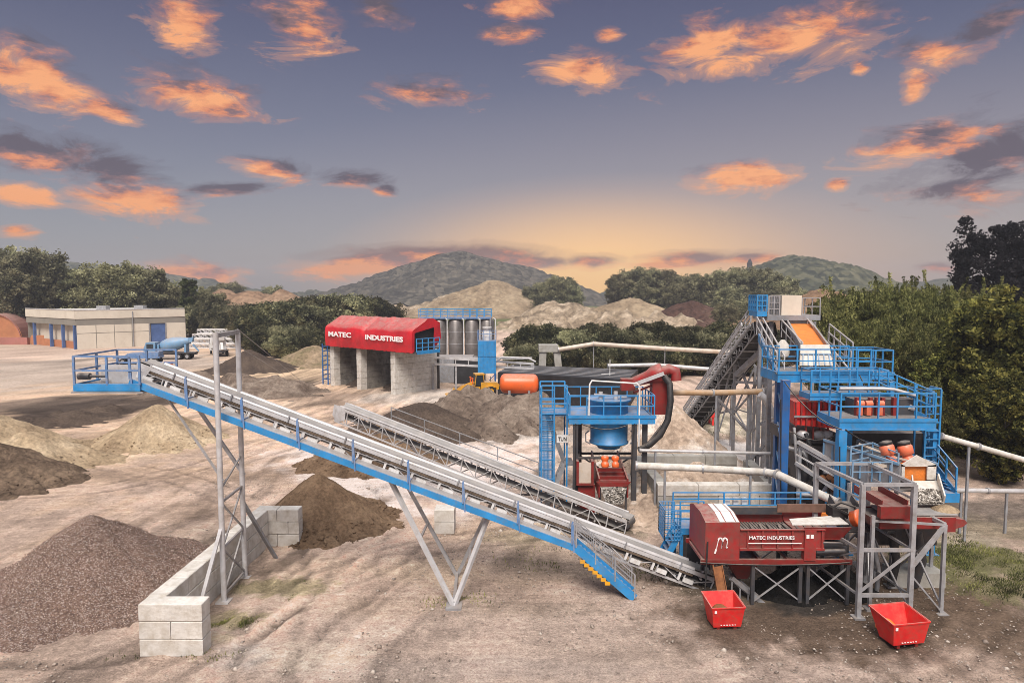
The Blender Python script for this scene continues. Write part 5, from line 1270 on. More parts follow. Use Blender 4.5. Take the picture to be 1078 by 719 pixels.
for a, b, sg_ in (((606, 446, 36.0), (606, 520, 36.0), .02), ((612, 446, 35.9), (660, 448, 35.9), .25), ((668, 446, 36), (664, 500, 35.8), .1)):
    cable(at(*a), at(*b), sg_, .03, M['black'], WU)
# dewatering screen
DS = thing('dewatering_screen', 'red dewatering screen with two orange motors below the blue tank', 'screen', at(643, 525, 35.5))
zc0 = at(643, 506, 35.4).z
mb = MB(); x0s, x1s = at(629, 506, 35.4).x, at(660, 506, 35.4).x
for x in (x0s, x1s - .08): mb.prism([(x, 34.9, zc0 - .75), (x, 34.9, zc0 + .25), (x, 38.5, zc0 + .9), (x, 38.5, zc0 - .3)], (.08, 0, 0))
for k in range(4): mb.box(x0s + .08, x1s - .08, 35.0 + k * .5, 35.12 + k * .5, zc0 - .05 + k * .08, zc0 + .15 + k * .08)
mb.prism([(x0s - .12, 34.85, zc0 + .1), (x1s + .12, 34.85, zc0 + .1), (x1s - .1, 34.85, zc0 - .15), (x0s + .1, 34.85, zc0 - .15)], (0, .1, 0))
mb.build('screen_box', M['red_dark'], DS)
mb = MB(); mb.prism([(x0s + .1, 34.84, zc0 - .2), (x1s - .1, 34.84, zc0 - .2), (x1s - .35, 34.6, zc0 - 1.0), (x0s + .35, 34.6, zc0 - 1.0)], (0, -.06, 0)); mb.build('discharge_apron', M['stones'], DS)
stones_on('stones', [V((x0s + .15, 34.78, zc0 - .2)), V((x1s - .15, 34.78, zc0 - .2)), V((x1s - .4, 34.53, zc0 - 1.0)), V((x0s + .4, 34.53, zc0 - 1.0))], 260, .03, .09, M['stone_wet'], DS, 4)
for px in (637, 648):
    mo = MB(); q = at(px, 489, 35.3); mo.lathe([(.16, -.05), (.2, 0), (.2, .18), (.15, .22), (.15, .3), (.2, .34), (.2, .5), (.13, .56)], q - V((0, 0, .1)), (0, .25, 1), 16); mo.build('motor', M['orange'], DS)
mb = MB(); xq0, xq1 = at(607, 500, 35.6).x, at(625, 500, 35.6).x; zq = at(616, 511, 35.6).z
mb.box(xq0, xq1, 35.6, 36.6, zq, zq + .1); mb.box(xq0, xq0 + .12, 35.6, 36.6, zq + .1, zq + 1.3); mb.box(xq1 - .12, xq1, 35.6, 36.6, zq + .1, zq + 1.3); mb.box(xq0 + .1, xq1 + .1, 35.8, 37, 0, zq - .01); mb.build('sump_box', M['red_dark'], DS)
mb = MB(); mb.box(xq0 + .13, xq1 - .13, 35.75, 35.8, zq + .11, zq + 1.2); mb.build('sump_panel', M['tan'], DS)
mb = MB()
for x in (x0s + .1, x1s - .1):
    for y in (35.1, 38): mb.bar((x, y, 0), (x, y, zc0 - .3), .1)
mb.build('leg', M['steel_dark'], DS, each=True)
# caged stair tower on its left
CT = thing('stair_tower', 'blue mesh caged stair tower left of the washing unit', 'stair tower', at(580, 540, 37.5))
xa_, xb_ = at(570, 440, 37).x, at(597, 440, 37).x; ztt = at(580, 406, 37).z
mb = MB()
for x in (xa_, (xa_ + xb_) / 2, xb_):
    for y in (37, 38.8): mb.bar((x, y, 0), (x, y, ztt), .08)
mb.build('post', M['blue'], CT, each=True)
mb = MB()
for z in np.arange(1.6, ztt, .55): mb.bar((xa_, 37, z), ((xa_ + xb_) / 2, 37, z), .05); mb.bar((xa_, 37, z), (xa_, 38.8, z), .05)
for zz in (zd, ztt, zd + .55): mb.bar((xa_, 37, zz), (xb_, 37, zz), .07); mb.bar((xa_, 38.8, zz), (xb_, 38.8, zz), .07)
mb.grid((xa_, 37.02, 1.4), ((xa_ + xb_) / 2, 37.02, 1.4), (xa_, 37.02, zd), 12, 34, .022); mb.grid((xa_, 38.78, .6), ((xa_ + xb_) / 2, 38.78, .6), (xa_, 38.78, zd), 10, 26, .02)
mb.build('mesh_panel', M['blue'], CT)
mb = MB(); mb.box(xa_, xb_ + .1, 37.05, 38.8, zd - .14, zd - .02); mb.build('landing', M['blue'], CT)
mb = MB(); mb.stair((xa_ + .3, 37.3, 0), (xb_ - .1, 37.3, 2.4), .7, (0, 1, 0)); mb.stair((xb_ - .1, 38.1, 2.4), (xa_ + .3, 38.1, zd - .1), .7, (0, 1, 0)); mb.box(xb_ - .1, xb_ + .4, 37.2, 38.7, 2.3, 2.4); mb.build('stair', M['galv'], CT)
# equipment cabinet and sign under the platform
mb = MB(); q0, q1 = at(586, 466, 36.8), at(598, 458, 36.8); mb.box(q0.x, q1.x, 36.8, 36.86, q0.z, q1.z); sg = thing('plate_sign', 'small white plate with black characters on the washing tower side', 'sign', V((q0.x, 36.8, q0.z)))
mb.build('board', M['white'], sg)
mb = MB(); lettering(mb, 'TUN', (q0.x + .08, 36.79, q0.z + .1), (1, 0, 0), (0, 0, 1), (q1.x - q0.x) - .16, .22, bold=.02); mb.build('lettering', M['letter_black'], sg)

# ------------------------------------------------------------------ red covered filter press house
c1, c3 = G(348, 405.6), G(411.5, 415.2)
u = (c3 - c1).normalized(); w_dir = V((-u.y, u.x, 0)); w_dir = w_dir if w_dir.y > 0 else -w_dir
FP = thing('filter_press_house', 'concrete bays under a red tarpaulin cover with white lettering', 'press house', (c1 + c3) / 2)
wh = 5.0
def obox(mb, o, ul, vl, z0, z1, U=u, Wd=w_dir):
    o = V((o.x, o.y, 0)); mb.prism([o + V((0, 0, z0)), o + U * ul + V((0, 0, z0)), o + U * ul + Wd * vl + V((0, 0, z0)), o + Wd * vl + V((0, 0, z0))], (0, 0, z1 - z0))
span = (c3 - c1).length
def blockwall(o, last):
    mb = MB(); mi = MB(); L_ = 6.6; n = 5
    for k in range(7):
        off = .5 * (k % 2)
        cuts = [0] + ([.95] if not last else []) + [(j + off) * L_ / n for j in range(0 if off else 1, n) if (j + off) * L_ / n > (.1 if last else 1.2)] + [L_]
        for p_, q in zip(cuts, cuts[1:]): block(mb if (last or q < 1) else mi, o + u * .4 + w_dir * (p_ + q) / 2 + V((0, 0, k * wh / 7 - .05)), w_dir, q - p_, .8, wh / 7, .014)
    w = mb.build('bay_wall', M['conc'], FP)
    if mi.v: mi.build('stained_shaded_blockwork', M['conc_part_shade'], w)
for k in (0, .46, 1): blockwall(c1 + u * (span * k), k == 1)
mb = MB(); obox(mb, c1 + w_dir * 6.7, span + .8, .3, 0, wh); mb.build('back_wall', M['conc_deep_shade'], FP)
k0 = c1 - u * .15 - w_dir * .5; Lk = span + 4.5
mb = MB()
def K(s, t, z): p_ = k0 + u * s + w_dir * t; return V((p_.x, p_.y, z))
ns = 70
rows = [(0, 5.05), (-.06, 5.7), (-.1, 6.4), (-.02, 7.25), (.12, 7.55), (.9, 7.95), (1.9, 8.5), (2.3, 8.72), (3.2, 8.74), (4.2, 8.3), (4.4, 6.5)]
gv_ = []
for i in range(ns + 1):
    s = Lk * i / ns
    for j, (t, z) in enumerate(rows):
        sag = .12 * math.sin(s * 1.35) * (1 if 0 < j < 8 else .35) + .06 * math.sin(s * 3.1 + j)
        pinch = .35 * math.exp(-((s - Lk * .47) / .35) ** 2) * (1 if 2 <= j <= 6 else .2)
        gv_.append(K(s, t + (pinch * .6 if j < 5 else 0) + sag * .3, z - pinch * (.6 if j > 3 else 0) + sag * .5 * (j > 0) + rnd.uniform(-.05, .05)))
m_ = len(rows)
mb.add(gv_, [(i * m_ + j, (i + 1) * m_ + j, (i + 1) * m_ + j + 1, i * m_ + j + 1) for i in range(ns) for j in range(m_ - 1)], True)
mb.add([gv_[ns * m_ + j] + u * 0 for j in range(m_)] + [K(Lk, .3, 5.2), K(Lk, .35, 7.25), K(Lk, 3.3, 7.8), K(Lk, 3.1, 5.1)],
       [(0, 11, 12, 4, 3, 2, 1), (4, 12, 13, 8, 7, 6, 5), (8, 13, 14, 10, 9)])
mb.add(gv_[:m_], [tuple(range(m_))])
tarp = mb.build('tarpaulin_cover', M['tarp'], FP)
mb = MB()
lettering(mb, 'MATEC', K(1.0, -.26, 6.30), u, (0, 0, 1), 4.6, .62, bold=.04); mb.build('lettering', M['letter'], tarp); mb = MB(); lettering(mb, 'INDUSTRIES', K(8.3, -.26, 6.22), u, (0, 0, 1), 6.7, .60, bold=.04)
mb.build('lettering', M['letter'], tarp)
mb = MB(); mb.prism([K(Lk - 2.8, .5, 5.1), K(Lk - .4, .5, 5.1), K(Lk - .4, 3.8, 5.1), K(Lk - 2.8, 3.8, 5.1)], (0, 0, 2.6)); mb.build('filter_press', M['black'], FP)
mb = MB(); mb.prism([K(0.2, .3, 4.97), K(Lk + .3, .3, 4.97), K(Lk + .3, 4, 4.97), K(.2, 4, 4.97)], (0, 0, .14)); mb.build('press_deck', M['steel_dark'], FP)
mb = MB(); mb.rail([K(Lk + .25, .4, 5.12), K(Lk + .25, 3.9, 5.12)], 1.5, .8, .1, 2); mb.bar(K(Lk + .25, .4, 5.1), K(Lk + .25, 3.9, 5.1), .12, .4); mb.build('railing', M['blue'], FP)
mb = MB(); a = c1 - u * 1.6
for t in (0, 1.2):
    for s in (0, 1.1): q = a + u * s + w_dir * t; mb.bar(q, q + V((0, 0, 5.2)), .14)
for z in np.arange(.6, 5.2, .6): mb.bar(a + V((0, 0, z)), a + u * 1.1 + V((0, 0, z + .3)), .08); mb.bar(a + V((0, 0, z)), a + w_dir * 1.2 + V((0, 0, z)), .08)
mb.build('stair_frame', M['blue_dark'], FP)
for k in (.22, .72):
    mb = MB(); o = c1 + u * (span * k) + w_dir * 5.0
    pile('filter_cake', 'dark filter cake heaped in the %s bay under the red cover' % ('left' if k < .5 else 'right'), 'filter cake', [(o.x, o.y, 1.3)], .45, M['sand_dark'], .3, .5, .6, 91 + int(k * 10))

# silos behind
for i, px in enumerate((447, 463, 480, 497, 513)):
    q = at(px, 400, 104); zt_s = at(px, 336, 104).z
    t = thing('steel_silo', ['silo at the left end of the silo row, half hidden by the red cover', 'second silo from the red cover', 'middle silo of the row behind the red cover', 'second silo from the blue dosing tower', 'silo at the right end of the row behind the blue tower'][i], 'silo', (q.x, 104, 0), 'dull steel silos under the blue gantry')
    mb = MB(); mb.lathe([(1.12, 0), (1.12, zt_s - .3), (.9, zt_s), (.2, zt_s + .3)], (q.x, 104, 0), n=24); mb.build('tank_shell', M['silo'], t)
    mb = MB()
    for z in (2, 3.8, 5.6): mb.lathe([(1.125, z), (1.16, z + .05), (1.125, z + .1)], (q.x, 104, 0), n=24, caps=False)
    mb.build('hoop', M['steel_grey'], t, each=True)
    mb = MB(); mb.path([(q.x + 1.0, 102.9, zt_s + .2), (q.x + 1.3, 102.8, zt_s), (q.x + 1.25, 102.8, .4)], .1, 8); mb.build('downpipe', M['galv_light'], t)
GA = thing('silo_gantry', 'blue railed gantry along the silo tops', 'gantry', at(480, 336, 104))
za = at(480, 334, 103).z; x0, x1 = at(441, 330, 103).x, at(517, 330, 103).x
mb = MB(); mb.box(x0, x1, 102.8, 105.2, za - .25, za); mb.build('deck', M['blue_pale'], GA)
mb = MB(); mb.rail([(x0, 102.9, za), (x1, 102.9, za)], 1.2, 1.1, .09, 2); mb.rail([(x0, 105.1, za), (x1, 105.1, za)], 1.2, 1.1, .09, 2); mb.build('railing', M['blue'], GA)
mb = MB()
for x in (x0 + .1, x1 - .1):
    for y in (102.6, 105.3): mb.bar((x, y, 0), (x, y, za - .2), .2)
mb.build('post', M['steel_grey'], GA, each=True)
# dosing tower
DT = thing('dosing_tower', 'blue box tower with white tank on top beside the silos', 'tower', at(512, 403, 78))
x0, x1 = at(503, 380, 78).x, at(522, 380, 78).x; zq = [at(512, y, 78).z for y in (393, 376, 359, 357, 346)]
mb = MB(); mb.box(x0, x1, 78, 80.0, zq[0], zq[1] - .03); mb.box(x0, x1, 78, 80.0, zq[1] + .03, zq[2]); mb.box(x0 + .1, x1 - .1, 78.1, 79.9, zq[1] - .04, zq[1] + .04)
for x in np.linspace(x0 + .2, x1 - .2, 5): mb.box(x - .04, x + .04, 77.93, 78, zq[0], zq[2])
mb.build('box_body', M['blue'], DT)
mb = MB()
for x in (x0 + .1, x1 - .1):
    for y in (78.1, 79.9): mb.bar((x, y, 0), (x, y, zq[0]), .16)
mb.bar((x0, 78.1, .2), (x1, 78.1, zq[0]), .08); mb.bar((x1, 78.1, .2), (x0, 78.1, zq[0]), .08); mb.build('leg', M['blue_dark'], DT, each=True)
mb = MB(); mb.lathe([(.55, zq[2]), (.58, zq[2] + .9), (.4, zq[2] + 1.3), (.55, zq[2] + 1.35), (.55, zq[2] + 1.55)], ((x0 + x1) / 2, 79.0, 0), n=18); mb.build('tank', M['white'], DT)
mb = MB(); mb.rail([(x0, 79.9, zq[2]), (x0, 78.05, zq[2]), (x1, 78.05, zq[2]), (x1, 79.9, zq[2])], 1.2, .7, .06, 2); mb.build('railing', M['blue_pale'], DT)
# pipe bridge
PB = thing('pipe_bridge', 'white railed pipe bridge running right from the press house', 'pipe bridge', at(500, 400, 82))
mb = MB()
for (a, b) in ((at(453, 376, 82.5), at(562, 383, 80)), (at(453, 383, 82.5), at(562, 388, 80)), (at(453, 377, 84), at(560, 377, 82))): mb.bar(a, b, .2, .25)
for k in range(9): t = k / 8; mb.bar(at(453, 376, 82.5).lerp(at(562, 383, 80), t), at(453, 383, 82.5).lerp(at(562, 388, 80), t), .1)
mb.path([at(522, 381, 80), at(528, 376, 80), at(556, 377, 80), at(564, 381, 80)], .12, 8)
mb.build('truss', M['galv_light'], PB)
mb = MB()
for px in (456, 480, 540, 560): q = at(px, 384, 82); mb.bar((q.x, 82, 0), (q.x, 82, q.z), .22)
mb.build('post', M['galv'], PB, each=True)
mb = MB(); q0, q1 = at(455, 388, 88), at(505, 408, 88); mb.box(q0.x, q0.x + 5.2, 88, 92, 0, 3.3); one('machine_house', mb, M['steel_grey'], 'grey low machine house under the white pipe bridge', 'shed')
mb = MB(); q0 = at(478, 388, 87); mb.box(q0.x, q0.x + 4, 87, 87.9, 0, 3.1); one('steel_container', mb, M['blackroof'], 'black container under the white pipe bridge', 'container')
# black covered basin
BR = thing('covered_basin', 'wide low black sheet roof with pale seams beyond the spoil heap', 'covered basin', at(590, 400, 76))
P0, P1, P2, P3 = at(524, 392, 76), at(660, 400, 66), at(672, 389, 80), at(540, 384, 90)
mb = MB(); mb.prism([P0, P1, P2, P3], (0, 0, -.15)); mb.build('roof_sheet', M['blackroof'], BR)
mb = MB()
for k in range(1, 8): a, b = P0.lerp(P3, k / 8), P1.lerp(P2, k / 8); mb.bar(a + V((0, 0, .03)), b + V((0, 0, .03)), .12, .05)
mb.build('seam', M['steel_grey'], BR, each=True)
mb = MB()
for a, b in ((P0, P1), (P1, P2)):
    a_, b_ = a - V((0, 0, .16)), b - V((0, 0, .16)); mb.prism([a_, b_, V((b.x, b.y, 0)), V((a.x, a.y, 0))], (0, .3, 0))
mb.build('side_wall', M['blackroof'], BR, each=True)
mb = MB(); q = at(642, 394, 72); mb.tube((q.x, 72, q.z - .6), (q.x, 72, q.z + 1.6), .05, 6); mb.bar((q.x - .9, 72, q.z), (q.x + .5, 72, q.z + .1), .06); mb.build('vent_mast', M['white'], BR)
# pipe stand hopper
HS = thing('pipe_stand', 'grey concrete stand at the left end of the long tan pipe', 'stand', at(580, 385, 88.5))
q = at(580, 383, 88.5); zt_ = at(580, 363, 88.5).z
mb = MB(); mb.box(q.x - 1.6, q.x + .9, 88, 90, zt_ - .9, zt_); mb.build('cap_beam', M['conc_grey'], HS)
mb = MB()
for s in (-1, 1): mb.prism([(q.x + s * 1.2 - .45, 88.2, 0), (q.x + s * 1.2 + .45, 88.2, 0), (q.x + s * .9 + .3, 88.2, zt_ - .91), (q.x + s * .9 - .6, 88.2, zt_ - .91)], (0, 1.4, 0))
mb.build('leg', M['conc_grey'], HS, each=True)
# orange tank
OT = thing('storage_tank', 'glossy orange cylindrical tank lying behind the spoil heap', 'tank', at(546, 410, 75))
a, b = at(526, 403.5, 71), at(567, 404, 71); r = 1.02; d = (b - a).normalized(); Lt = (b - a).length
mb = MB(); mb.lathe([(.05, -.0), (.5, .04), (.82, .16), (.98, .36), (r, .55), (r, Lt - .55), (.98, Lt - .36), (.82, Lt - .16), (.5, Lt - .04), (.05, Lt)], a, d, 28); mb.build('shell', M['orange'], OT)
mb = MB()
for k in (.25, .75): q = a.lerp(b, k); mb.box(q.x - .12, q.x + .12, 70.2, 71.8, 0, q.z - .55)
mb.build('saddle', M['steel_grey'], OT, each=True)
# wheel loader (faces left)
WL = thing('wheel_loader', 'yellow wheel loader working behind the spoil heap', 'wheel loader', at(500, 415, 72))
bx = at(503, 410, 72); ox, oy = bx.x, 72.0; zl = max(0., at(503, 393, 72).z - 3.35)
MM = Matrix.Translation((ox, oy, max(0, at(503, 393, 72).z - 2.45))) @ Matrix.Rotation(R(14), 4, 'Z') @ Matrix.Scale(.74, 4)
mb = MB(MM)
mb.prism([(.3, -.9, 1.0), (2.9, -.9, 1.0), (3.0, -.9, 1.7), (2.6, -.9, 2.05), (.3, -.9, 2.1)], (0, 1.8, 0)); mb.prism([(-1.9, -.6, .8), (.25, -.6, .8), (.25, -.6, 1.5), (-1.6, -.6, 1.6)], (0, 1.2, 0))
for y in (-1.15, .75): mb.prism([(.9, y, 1.35), (2.5, y, 1.35), (2.3, y, 1.6), (1.1, y, 1.6)], (0, .4, 0)); mb.prism([(-2.2, y, 1.3), (-.8, y, 1.35), (-.95, y, 1.65), (-2.0, y, 1.6)], (0, .4, 0))
mb.build('body', M['yellow'], WL)
mb = MB(MM)
for y in (-.5, .35): mb.prism([(-.6, y, 1.9), (-.5, y, 2.2), (-2.4, y, 1.5), (-3.4, y, .75), (-3.2, y, .55), (-2.2, y, 1.1)], (0, .15, 0))
mb.build('lift_arm', M['yellow'], WL, each=True)
mb = MB(MM); mb.prism([(-3.3, -1.4, 1.2), (-3.15, -1.4, .4), (-3.5, -1.4, .15), (-4.6, -1.4, .3), (-4.5, -1.4, .42), (-3.6, -1.4, .5)], (0, 2.8, 0)); mb.build('bucket', M['yellow'], WL)
mb = MB(MM); mb.prism([(-.55, -.7, 1.6), (.75, -.7, 1.6), (.85, -.7, 2.1), (.7, -.7, 3.15), (-.35, -.7, 3.15), (-.6, -.7, 2.3)], (0, 1.4, 0)); cb = mb.build('cab', M['glass'], WL)
mb = MB(MM); mb.box(-.5, .85, -.78, .78, 3.15, 3.32)
for x, z1 in ((-.56, 2.3), (.8, 2.2)):
    for y in (-.72, .72): mb.bar((x, y, 1.6), (-.36 if x < 0 else .71, y, 3.15), .09)
mb.build('cab_roof', M['yellow'], cb)
for x in (-1.5, 1.7):
    for y in (-1.2, .7):
        mb = MB(MM); mb.lathe([(.45, 0), (.72, .02), (.78, .12), (.78, .4), (.72, .5), (.45, .52)], (x, y, .78), (0, 1, 0), 20); wq = mb.build('wheel', M['tyre'], WL)
        mb = MB(MM); mb.lathe([(.42, -.01), (.3, .06), (.1, .06)], (x, y, .78), (0, 1, 0), 14); mb.build('rim', M['yellow'], wq)
mb = MB(MM); mb.tube((1.9, .3, 2.05), (1.9, .3, 2.8), .06, 8); mb.build('exhaust', M['steel_dark'], WL)
mb = MB(MM)
for y in (-.8, .75): mb.box(-1.0, -.85, y, y + .1, 1.9, 2.6); mb.box(-1.05, -.8, y - .02, y + .12, 2.6, 2.8)
mb.build('work_lamp', M['orange'], WL)
# small red bin
q = G(745, 448); 
mb = MB(); mb.prism([(q.x - .9, q.y, 1.4), (q.x + .9, q.y, 1.4), (q.x + .6, q.y, .7), (q.x - .5, q.y, .7)], (0, 1.4, 0))
for s in (-.5, .5): mb.box(q.x + s - .08, q.x + s + .08, q.y + .1, q.y + .3, 0, .7); mb.box(q.x + s - .08, q.x + s + .08, q.y + 1.1, q.y + 1.3, 0, .7)
one('feed_bin', mb, M['red_bright'], 'small bright red bin on legs below the steep conveyor', 'bin')

# ------------------------------------------------------------------ warehouse
k1 = G(82, 368); z1 = at(82, 327, k1.y).z
q = at(29, 365, 152); fl = V((q.x, 152, 0)); q = at(196, 365, 152); fr_ = V((q.x, 152, 0))
WH = thing('warehouse', 'flat roofed cream warehouse with grey band, blue columns and blue door', 'warehouse', k1)
du = (fr_ - k1).normalized(); Lr = (fr_ - k1).length; dl = (fl - k1).normalized(); Ll = (fl - k1).length
def plank(mb, o, d, s0, s1, z0, z1, t=.4):
    n = V((-d.y, d.x, 0)); n = n if n.y > 0 else -n
    a, b = o + d * s0, o + d * s1; mb.prism([a + V((0, 0, z0)), b + V((0, 0, z0)), b + n * t + V((0, 0, z0)), a + n * t + V((0, 0, z0))], (0, 0, z1 - z0))
hb = z1
ds0 = Lr * .655; ds1 = Lr * .80
mb = MB(); plank(mb, k1, du, 0, ds0, 0, hb * .615); plank(mb, k1, du, ds1, Lr, 0, hb * .615); mb.build('wall', M['wall_cream'], WH, each=True)
mb = MB(); plank(mb, k1, du, -.1, Lr, hb * .615, hb * .78, .5); plank(mb, k1, dl, .5, Ll, hb * .615, hb * .78, .5); mb.build('band', M['wall_grey'], WH)
mb = MB(); plank(mb, k1 - V((0, .15, 0)), du, -.2, Lr, hb * .78, hb, .6); plank(mb, k1 - V((0, .15, 0)), dl, .4, Ll, hb * .78, hb, .6); mb.build('fascia', M['wall_cream'], WH)
mb = MB(); a = k1 + V((0, .2, 0)); mb.prism([a + V((0, 0, hb - .3)), fr_ + V((0, 0, hb - .3)), fr_ + (fl - k1) + V((0, 0, hb - .3)), fl + V((0, 0, hb - .3))], (0, 0, .15)); mb.build('roof', M['roof_pale'], WH)
mb = MB()
for q in np.linspace(.0, ds0 - .3, 5)[1:]: plank(mb, k1 - V((0, .03, 0)), du, q, q + .12, 0, hb * .614, .1)
plank(mb, k1 - V((0, .02, 0)), du, 0, ds0, hb * .40, hb * .415, .1); mb.build('panel_joint', M['wall_grey'], WH, each=True)
mb = MB(); plank(mb, k1 - V((0, .08, 0)), du, ds0 - .25, ds0 - .02, 0, hb * .614, .2); plank(mb, k1 - V((0, .08, 0)), du, ds1 + .02, ds1 + .25, 0, hb * .614, .2); mb.build('door_frame', M['steel_grey'], WH, each=True)
mb = MB(); q = k1 + du * (Lr * .5); mb.tube((q.x, q.y - .3, 0), (q.x, q.y - .3, hb * .95), .09, 6); mb.build('downpipe', M['steel_grey'], WH)
mb = MB(); plank(mb, k1 - V((0, .22, 0)), du, -.25, Lr, hb - .02, hb + .16, .3); plank(mb, k1 - V((0, .22, 0)), dl, .3, Ll, hb - .02, hb + .16, .3); mb.build('roof_edge', M['galv_light'], WH, each=True)
mb = MB()
for q in (.25, .6): 
    c_ = k1 + du * (Lr * q) + V((-4, 6, 0)); mb.box(c_.x - 1, c_.x + 1, c_.y - .8, c_.y + .8, hb - .1, hb + .75)
mb.build('roof_vent', M['galv'], WH, each=True)
mb = MB(); plank(mb, k1 + V((0, .25, 0)), du, ds0, ds1, 0, hb * .6, .2); mb.build('door', M['door_blue'], WH)
for s in (.05, .27, .5, .84):
    mb = MB(); plank(mb, k1 - V((0, .05, 0)), dl, Ll * s, Ll * s + .55, 0, hb * .615, .5); mb.build('column', M['door_blue'], WH)
mb = MB(); plank(mb, k1 + V((.6, 1.2, 0)), dl, 1, Ll, 0, hb * .614, .3); mb.build('inner_wall', M['wall_cream'], WH)
mb = MB(); plank(mb, k1 + V((.1, .7, 0)), dl, 2, Ll, 0, 1.5, .25); mb.build('low_wall', M['copper'], WH)
mb = MB(); plank(mb, fr_ - du * .3, (fl - k1).normalized(), 0, Ll, 0, hb * .77); plank(mb, fl + V((0, .5, 0)), du, 0, Lr, 0, hb * .77); mb.build('rear_wall', M['wall_grey'], WH, each=True)
# arched shed
AS = thing('arched_shed', 'orange and red arched sheet metal shed at the far left', 'shed', at(5, 365, 158))
xc, r = at(2, 350, 158).x, 5.9
mb = MB(); n = 18
arc = [(xc + r * math.cos(math.pi * k / n), r * math.sin(math.pi * k / n) * 1.12) for k in range(n + 1)]
for (x0, z0), (x1, z1) in zip(arc, arc[1:]): mb.prism([(x0, 156, z0), (x1, 156, z1), (x1 * 1 - (x1 - xc) * .03, 156, z1 * .97), (x0 - (x0 - xc) * .03, 156, z0 * .97)], (-9, 28, 0))
mb.build('arch_roof', M['sheet_red'], AS)
mb = MB(); mb.prism([(x, 156.4, z * .965) for x, z in arc], (0, .1, 0)); mb.build('gable', M['copper'], AS)
for k, px in enumerate((18, 40)):
    mb = MB(); q = at(px, 357, 150); mb.box(q.x - 4.5 + k * 3, q.x + 2.2, 150, 150.8, 0, 1.6 + .5 * k); one('low_wall', mb, M['sheet_red'] if k == 0 else M['copper'], ['dull red low wall in front of the arched shed', 'orange low wall beside the warehouse columns'][k], 'wall')

# ------------------------------------------------------------------ trucks and stacked frames
def wheel_set(t, Mx, xs_, y0, r):
    for x in xs_:
        for y in (y0, -y0):
            mb = MB(Mx); s = -1 if y < 0 else 1; mb.lathe([(r * .6, -.15), (r, -.13), (r, .13), (r * .6, .15)], (x, y - s * .15, r), (0, 1, 0), 16); w = mb.build('wheel', M['tyre'], t)
            mb = MB(Mx); mb.lathe([(r * .55, -.16), (r * .3, -.1), (.05, -.1)], (x, y - s * .15, r), (0, s * -1, 0), 12); mb.build('rim', M['galv'], w)
def mixer(label, c, rot, paint, drum):
    t = thing('mixer_truck', label, 'truck', c); Mx = Matrix.Translation(V(c)) @ Matrix.Rotation(rot, 4, 'Z')
    mb = MB(Mx); mb.box(-4.2, 4.0, -.5, .5, .8, 1.1); mb.box(-1.9, 4.0, -1.2, 1.2, 1.1, 1.22); mb.build('chassis', M['steel_dark'], t)
    mb = MB(Mx); mb.prism([(-4.3, -1.25, .7), (-2.4, -1.25, .7), (-2.4, -1.25, 3.0), (-3.9, -1.25, 3.0), (-4.3, -1.25, 1.9)], (0, 2.5, 0)); cab_ = mb.build('cab', paint, t)
    mb = MB(Mx); mb.prism([(-4.27, -1.1, 1.95), (-3.93, -1.1, 2.85), (-3.98, -1.1, 2.87), (-4.33, -1.1, 1.97)], (0, 2.2, 0)); mb.box(-3.8, -2.7, -1.28, -1.252, 1.9, 2.75); mb.build('window', M['glass'], cab_)
    mb = MB(Mx); mb.lathe([(.5, 0), (.9, .3), (1.2, 1.3), (1.2, 2.4), (.95, 3.6), (.55, 4.8), (.6, 4.9)], (-1.9, 0, 2.15), (1, 0, .22), 22); mb.build('drum', drum, t)
    mb = MB(Mx); mb.box(-2.15, -1.9, -1, 1, 1.2, 2.7); mb.box(2.2, 2.5, -.9, .9, 1.22, 2.6); mb.prism([(2.7, -.5, 3.6), (3.6, -.5, 3.9), (3.4, -.5, 3.0), (2.8, -.5, 2.9)], (0, 1, 0)); mb.prism([(3.5, -.2, 2.6), (4.4, -.2, 1.4), (4.3, -.2, 1.3), (3.3, -.2, 2.4)], (0, .4, 0)); mb.build('drum_frame', paint, t)
    wheel_set(t, Mx, (-3.3, 1.3, 2.7), 1.2, .52)
q = G(176, 378); mixer('light blue concrete mixer truck parked before the warehouse door', (q.x + 1, q.y, 0), R(8), M['lightblue'], M['lightblue'])
q = G(226, 375); mixer('white concrete mixer truck seen end on by the hedge', (q.x, q.y + 2, 0), R(-60), M['white'], M['white'])
q = G(150, 383); TR = thing('flat_trailer', 'long low blue trailer left of the blue mixer truck', 'trailer', q); Mx = Matrix.Translation(q) @ Matrix.Rotation(R(10), 4, 'Z')
mb = MB(Mx); mb.box(-4, 3, -1.2, 1.2, 1.0, 1.3); mb.prism([(-2.5, -1.2, 1.3), (2.8, -1.2, 1.3), (2.9, -1.2, 2.0), (-1.8, -1.2, 1.8)], (0, 2.4, 0)); mb.build('bed', M['blue_pale'], TR)
wheel_set(TR, Mx, (-2.6, 1.2, 2.3), 1.15, .5)
q = G(173, 389); mb = MB(); mb.prism([(q.x - .7, q.y, 0), (q.x + .6, q.y, 0), (q.x + .8, q.y, 1.1), (q.x - .9, q.y, 1.1)], (0, 1.2, 0)); one('skip_bin', mb, M['orange'], 'small orange bin behind the blue conveyor head', 'bin')
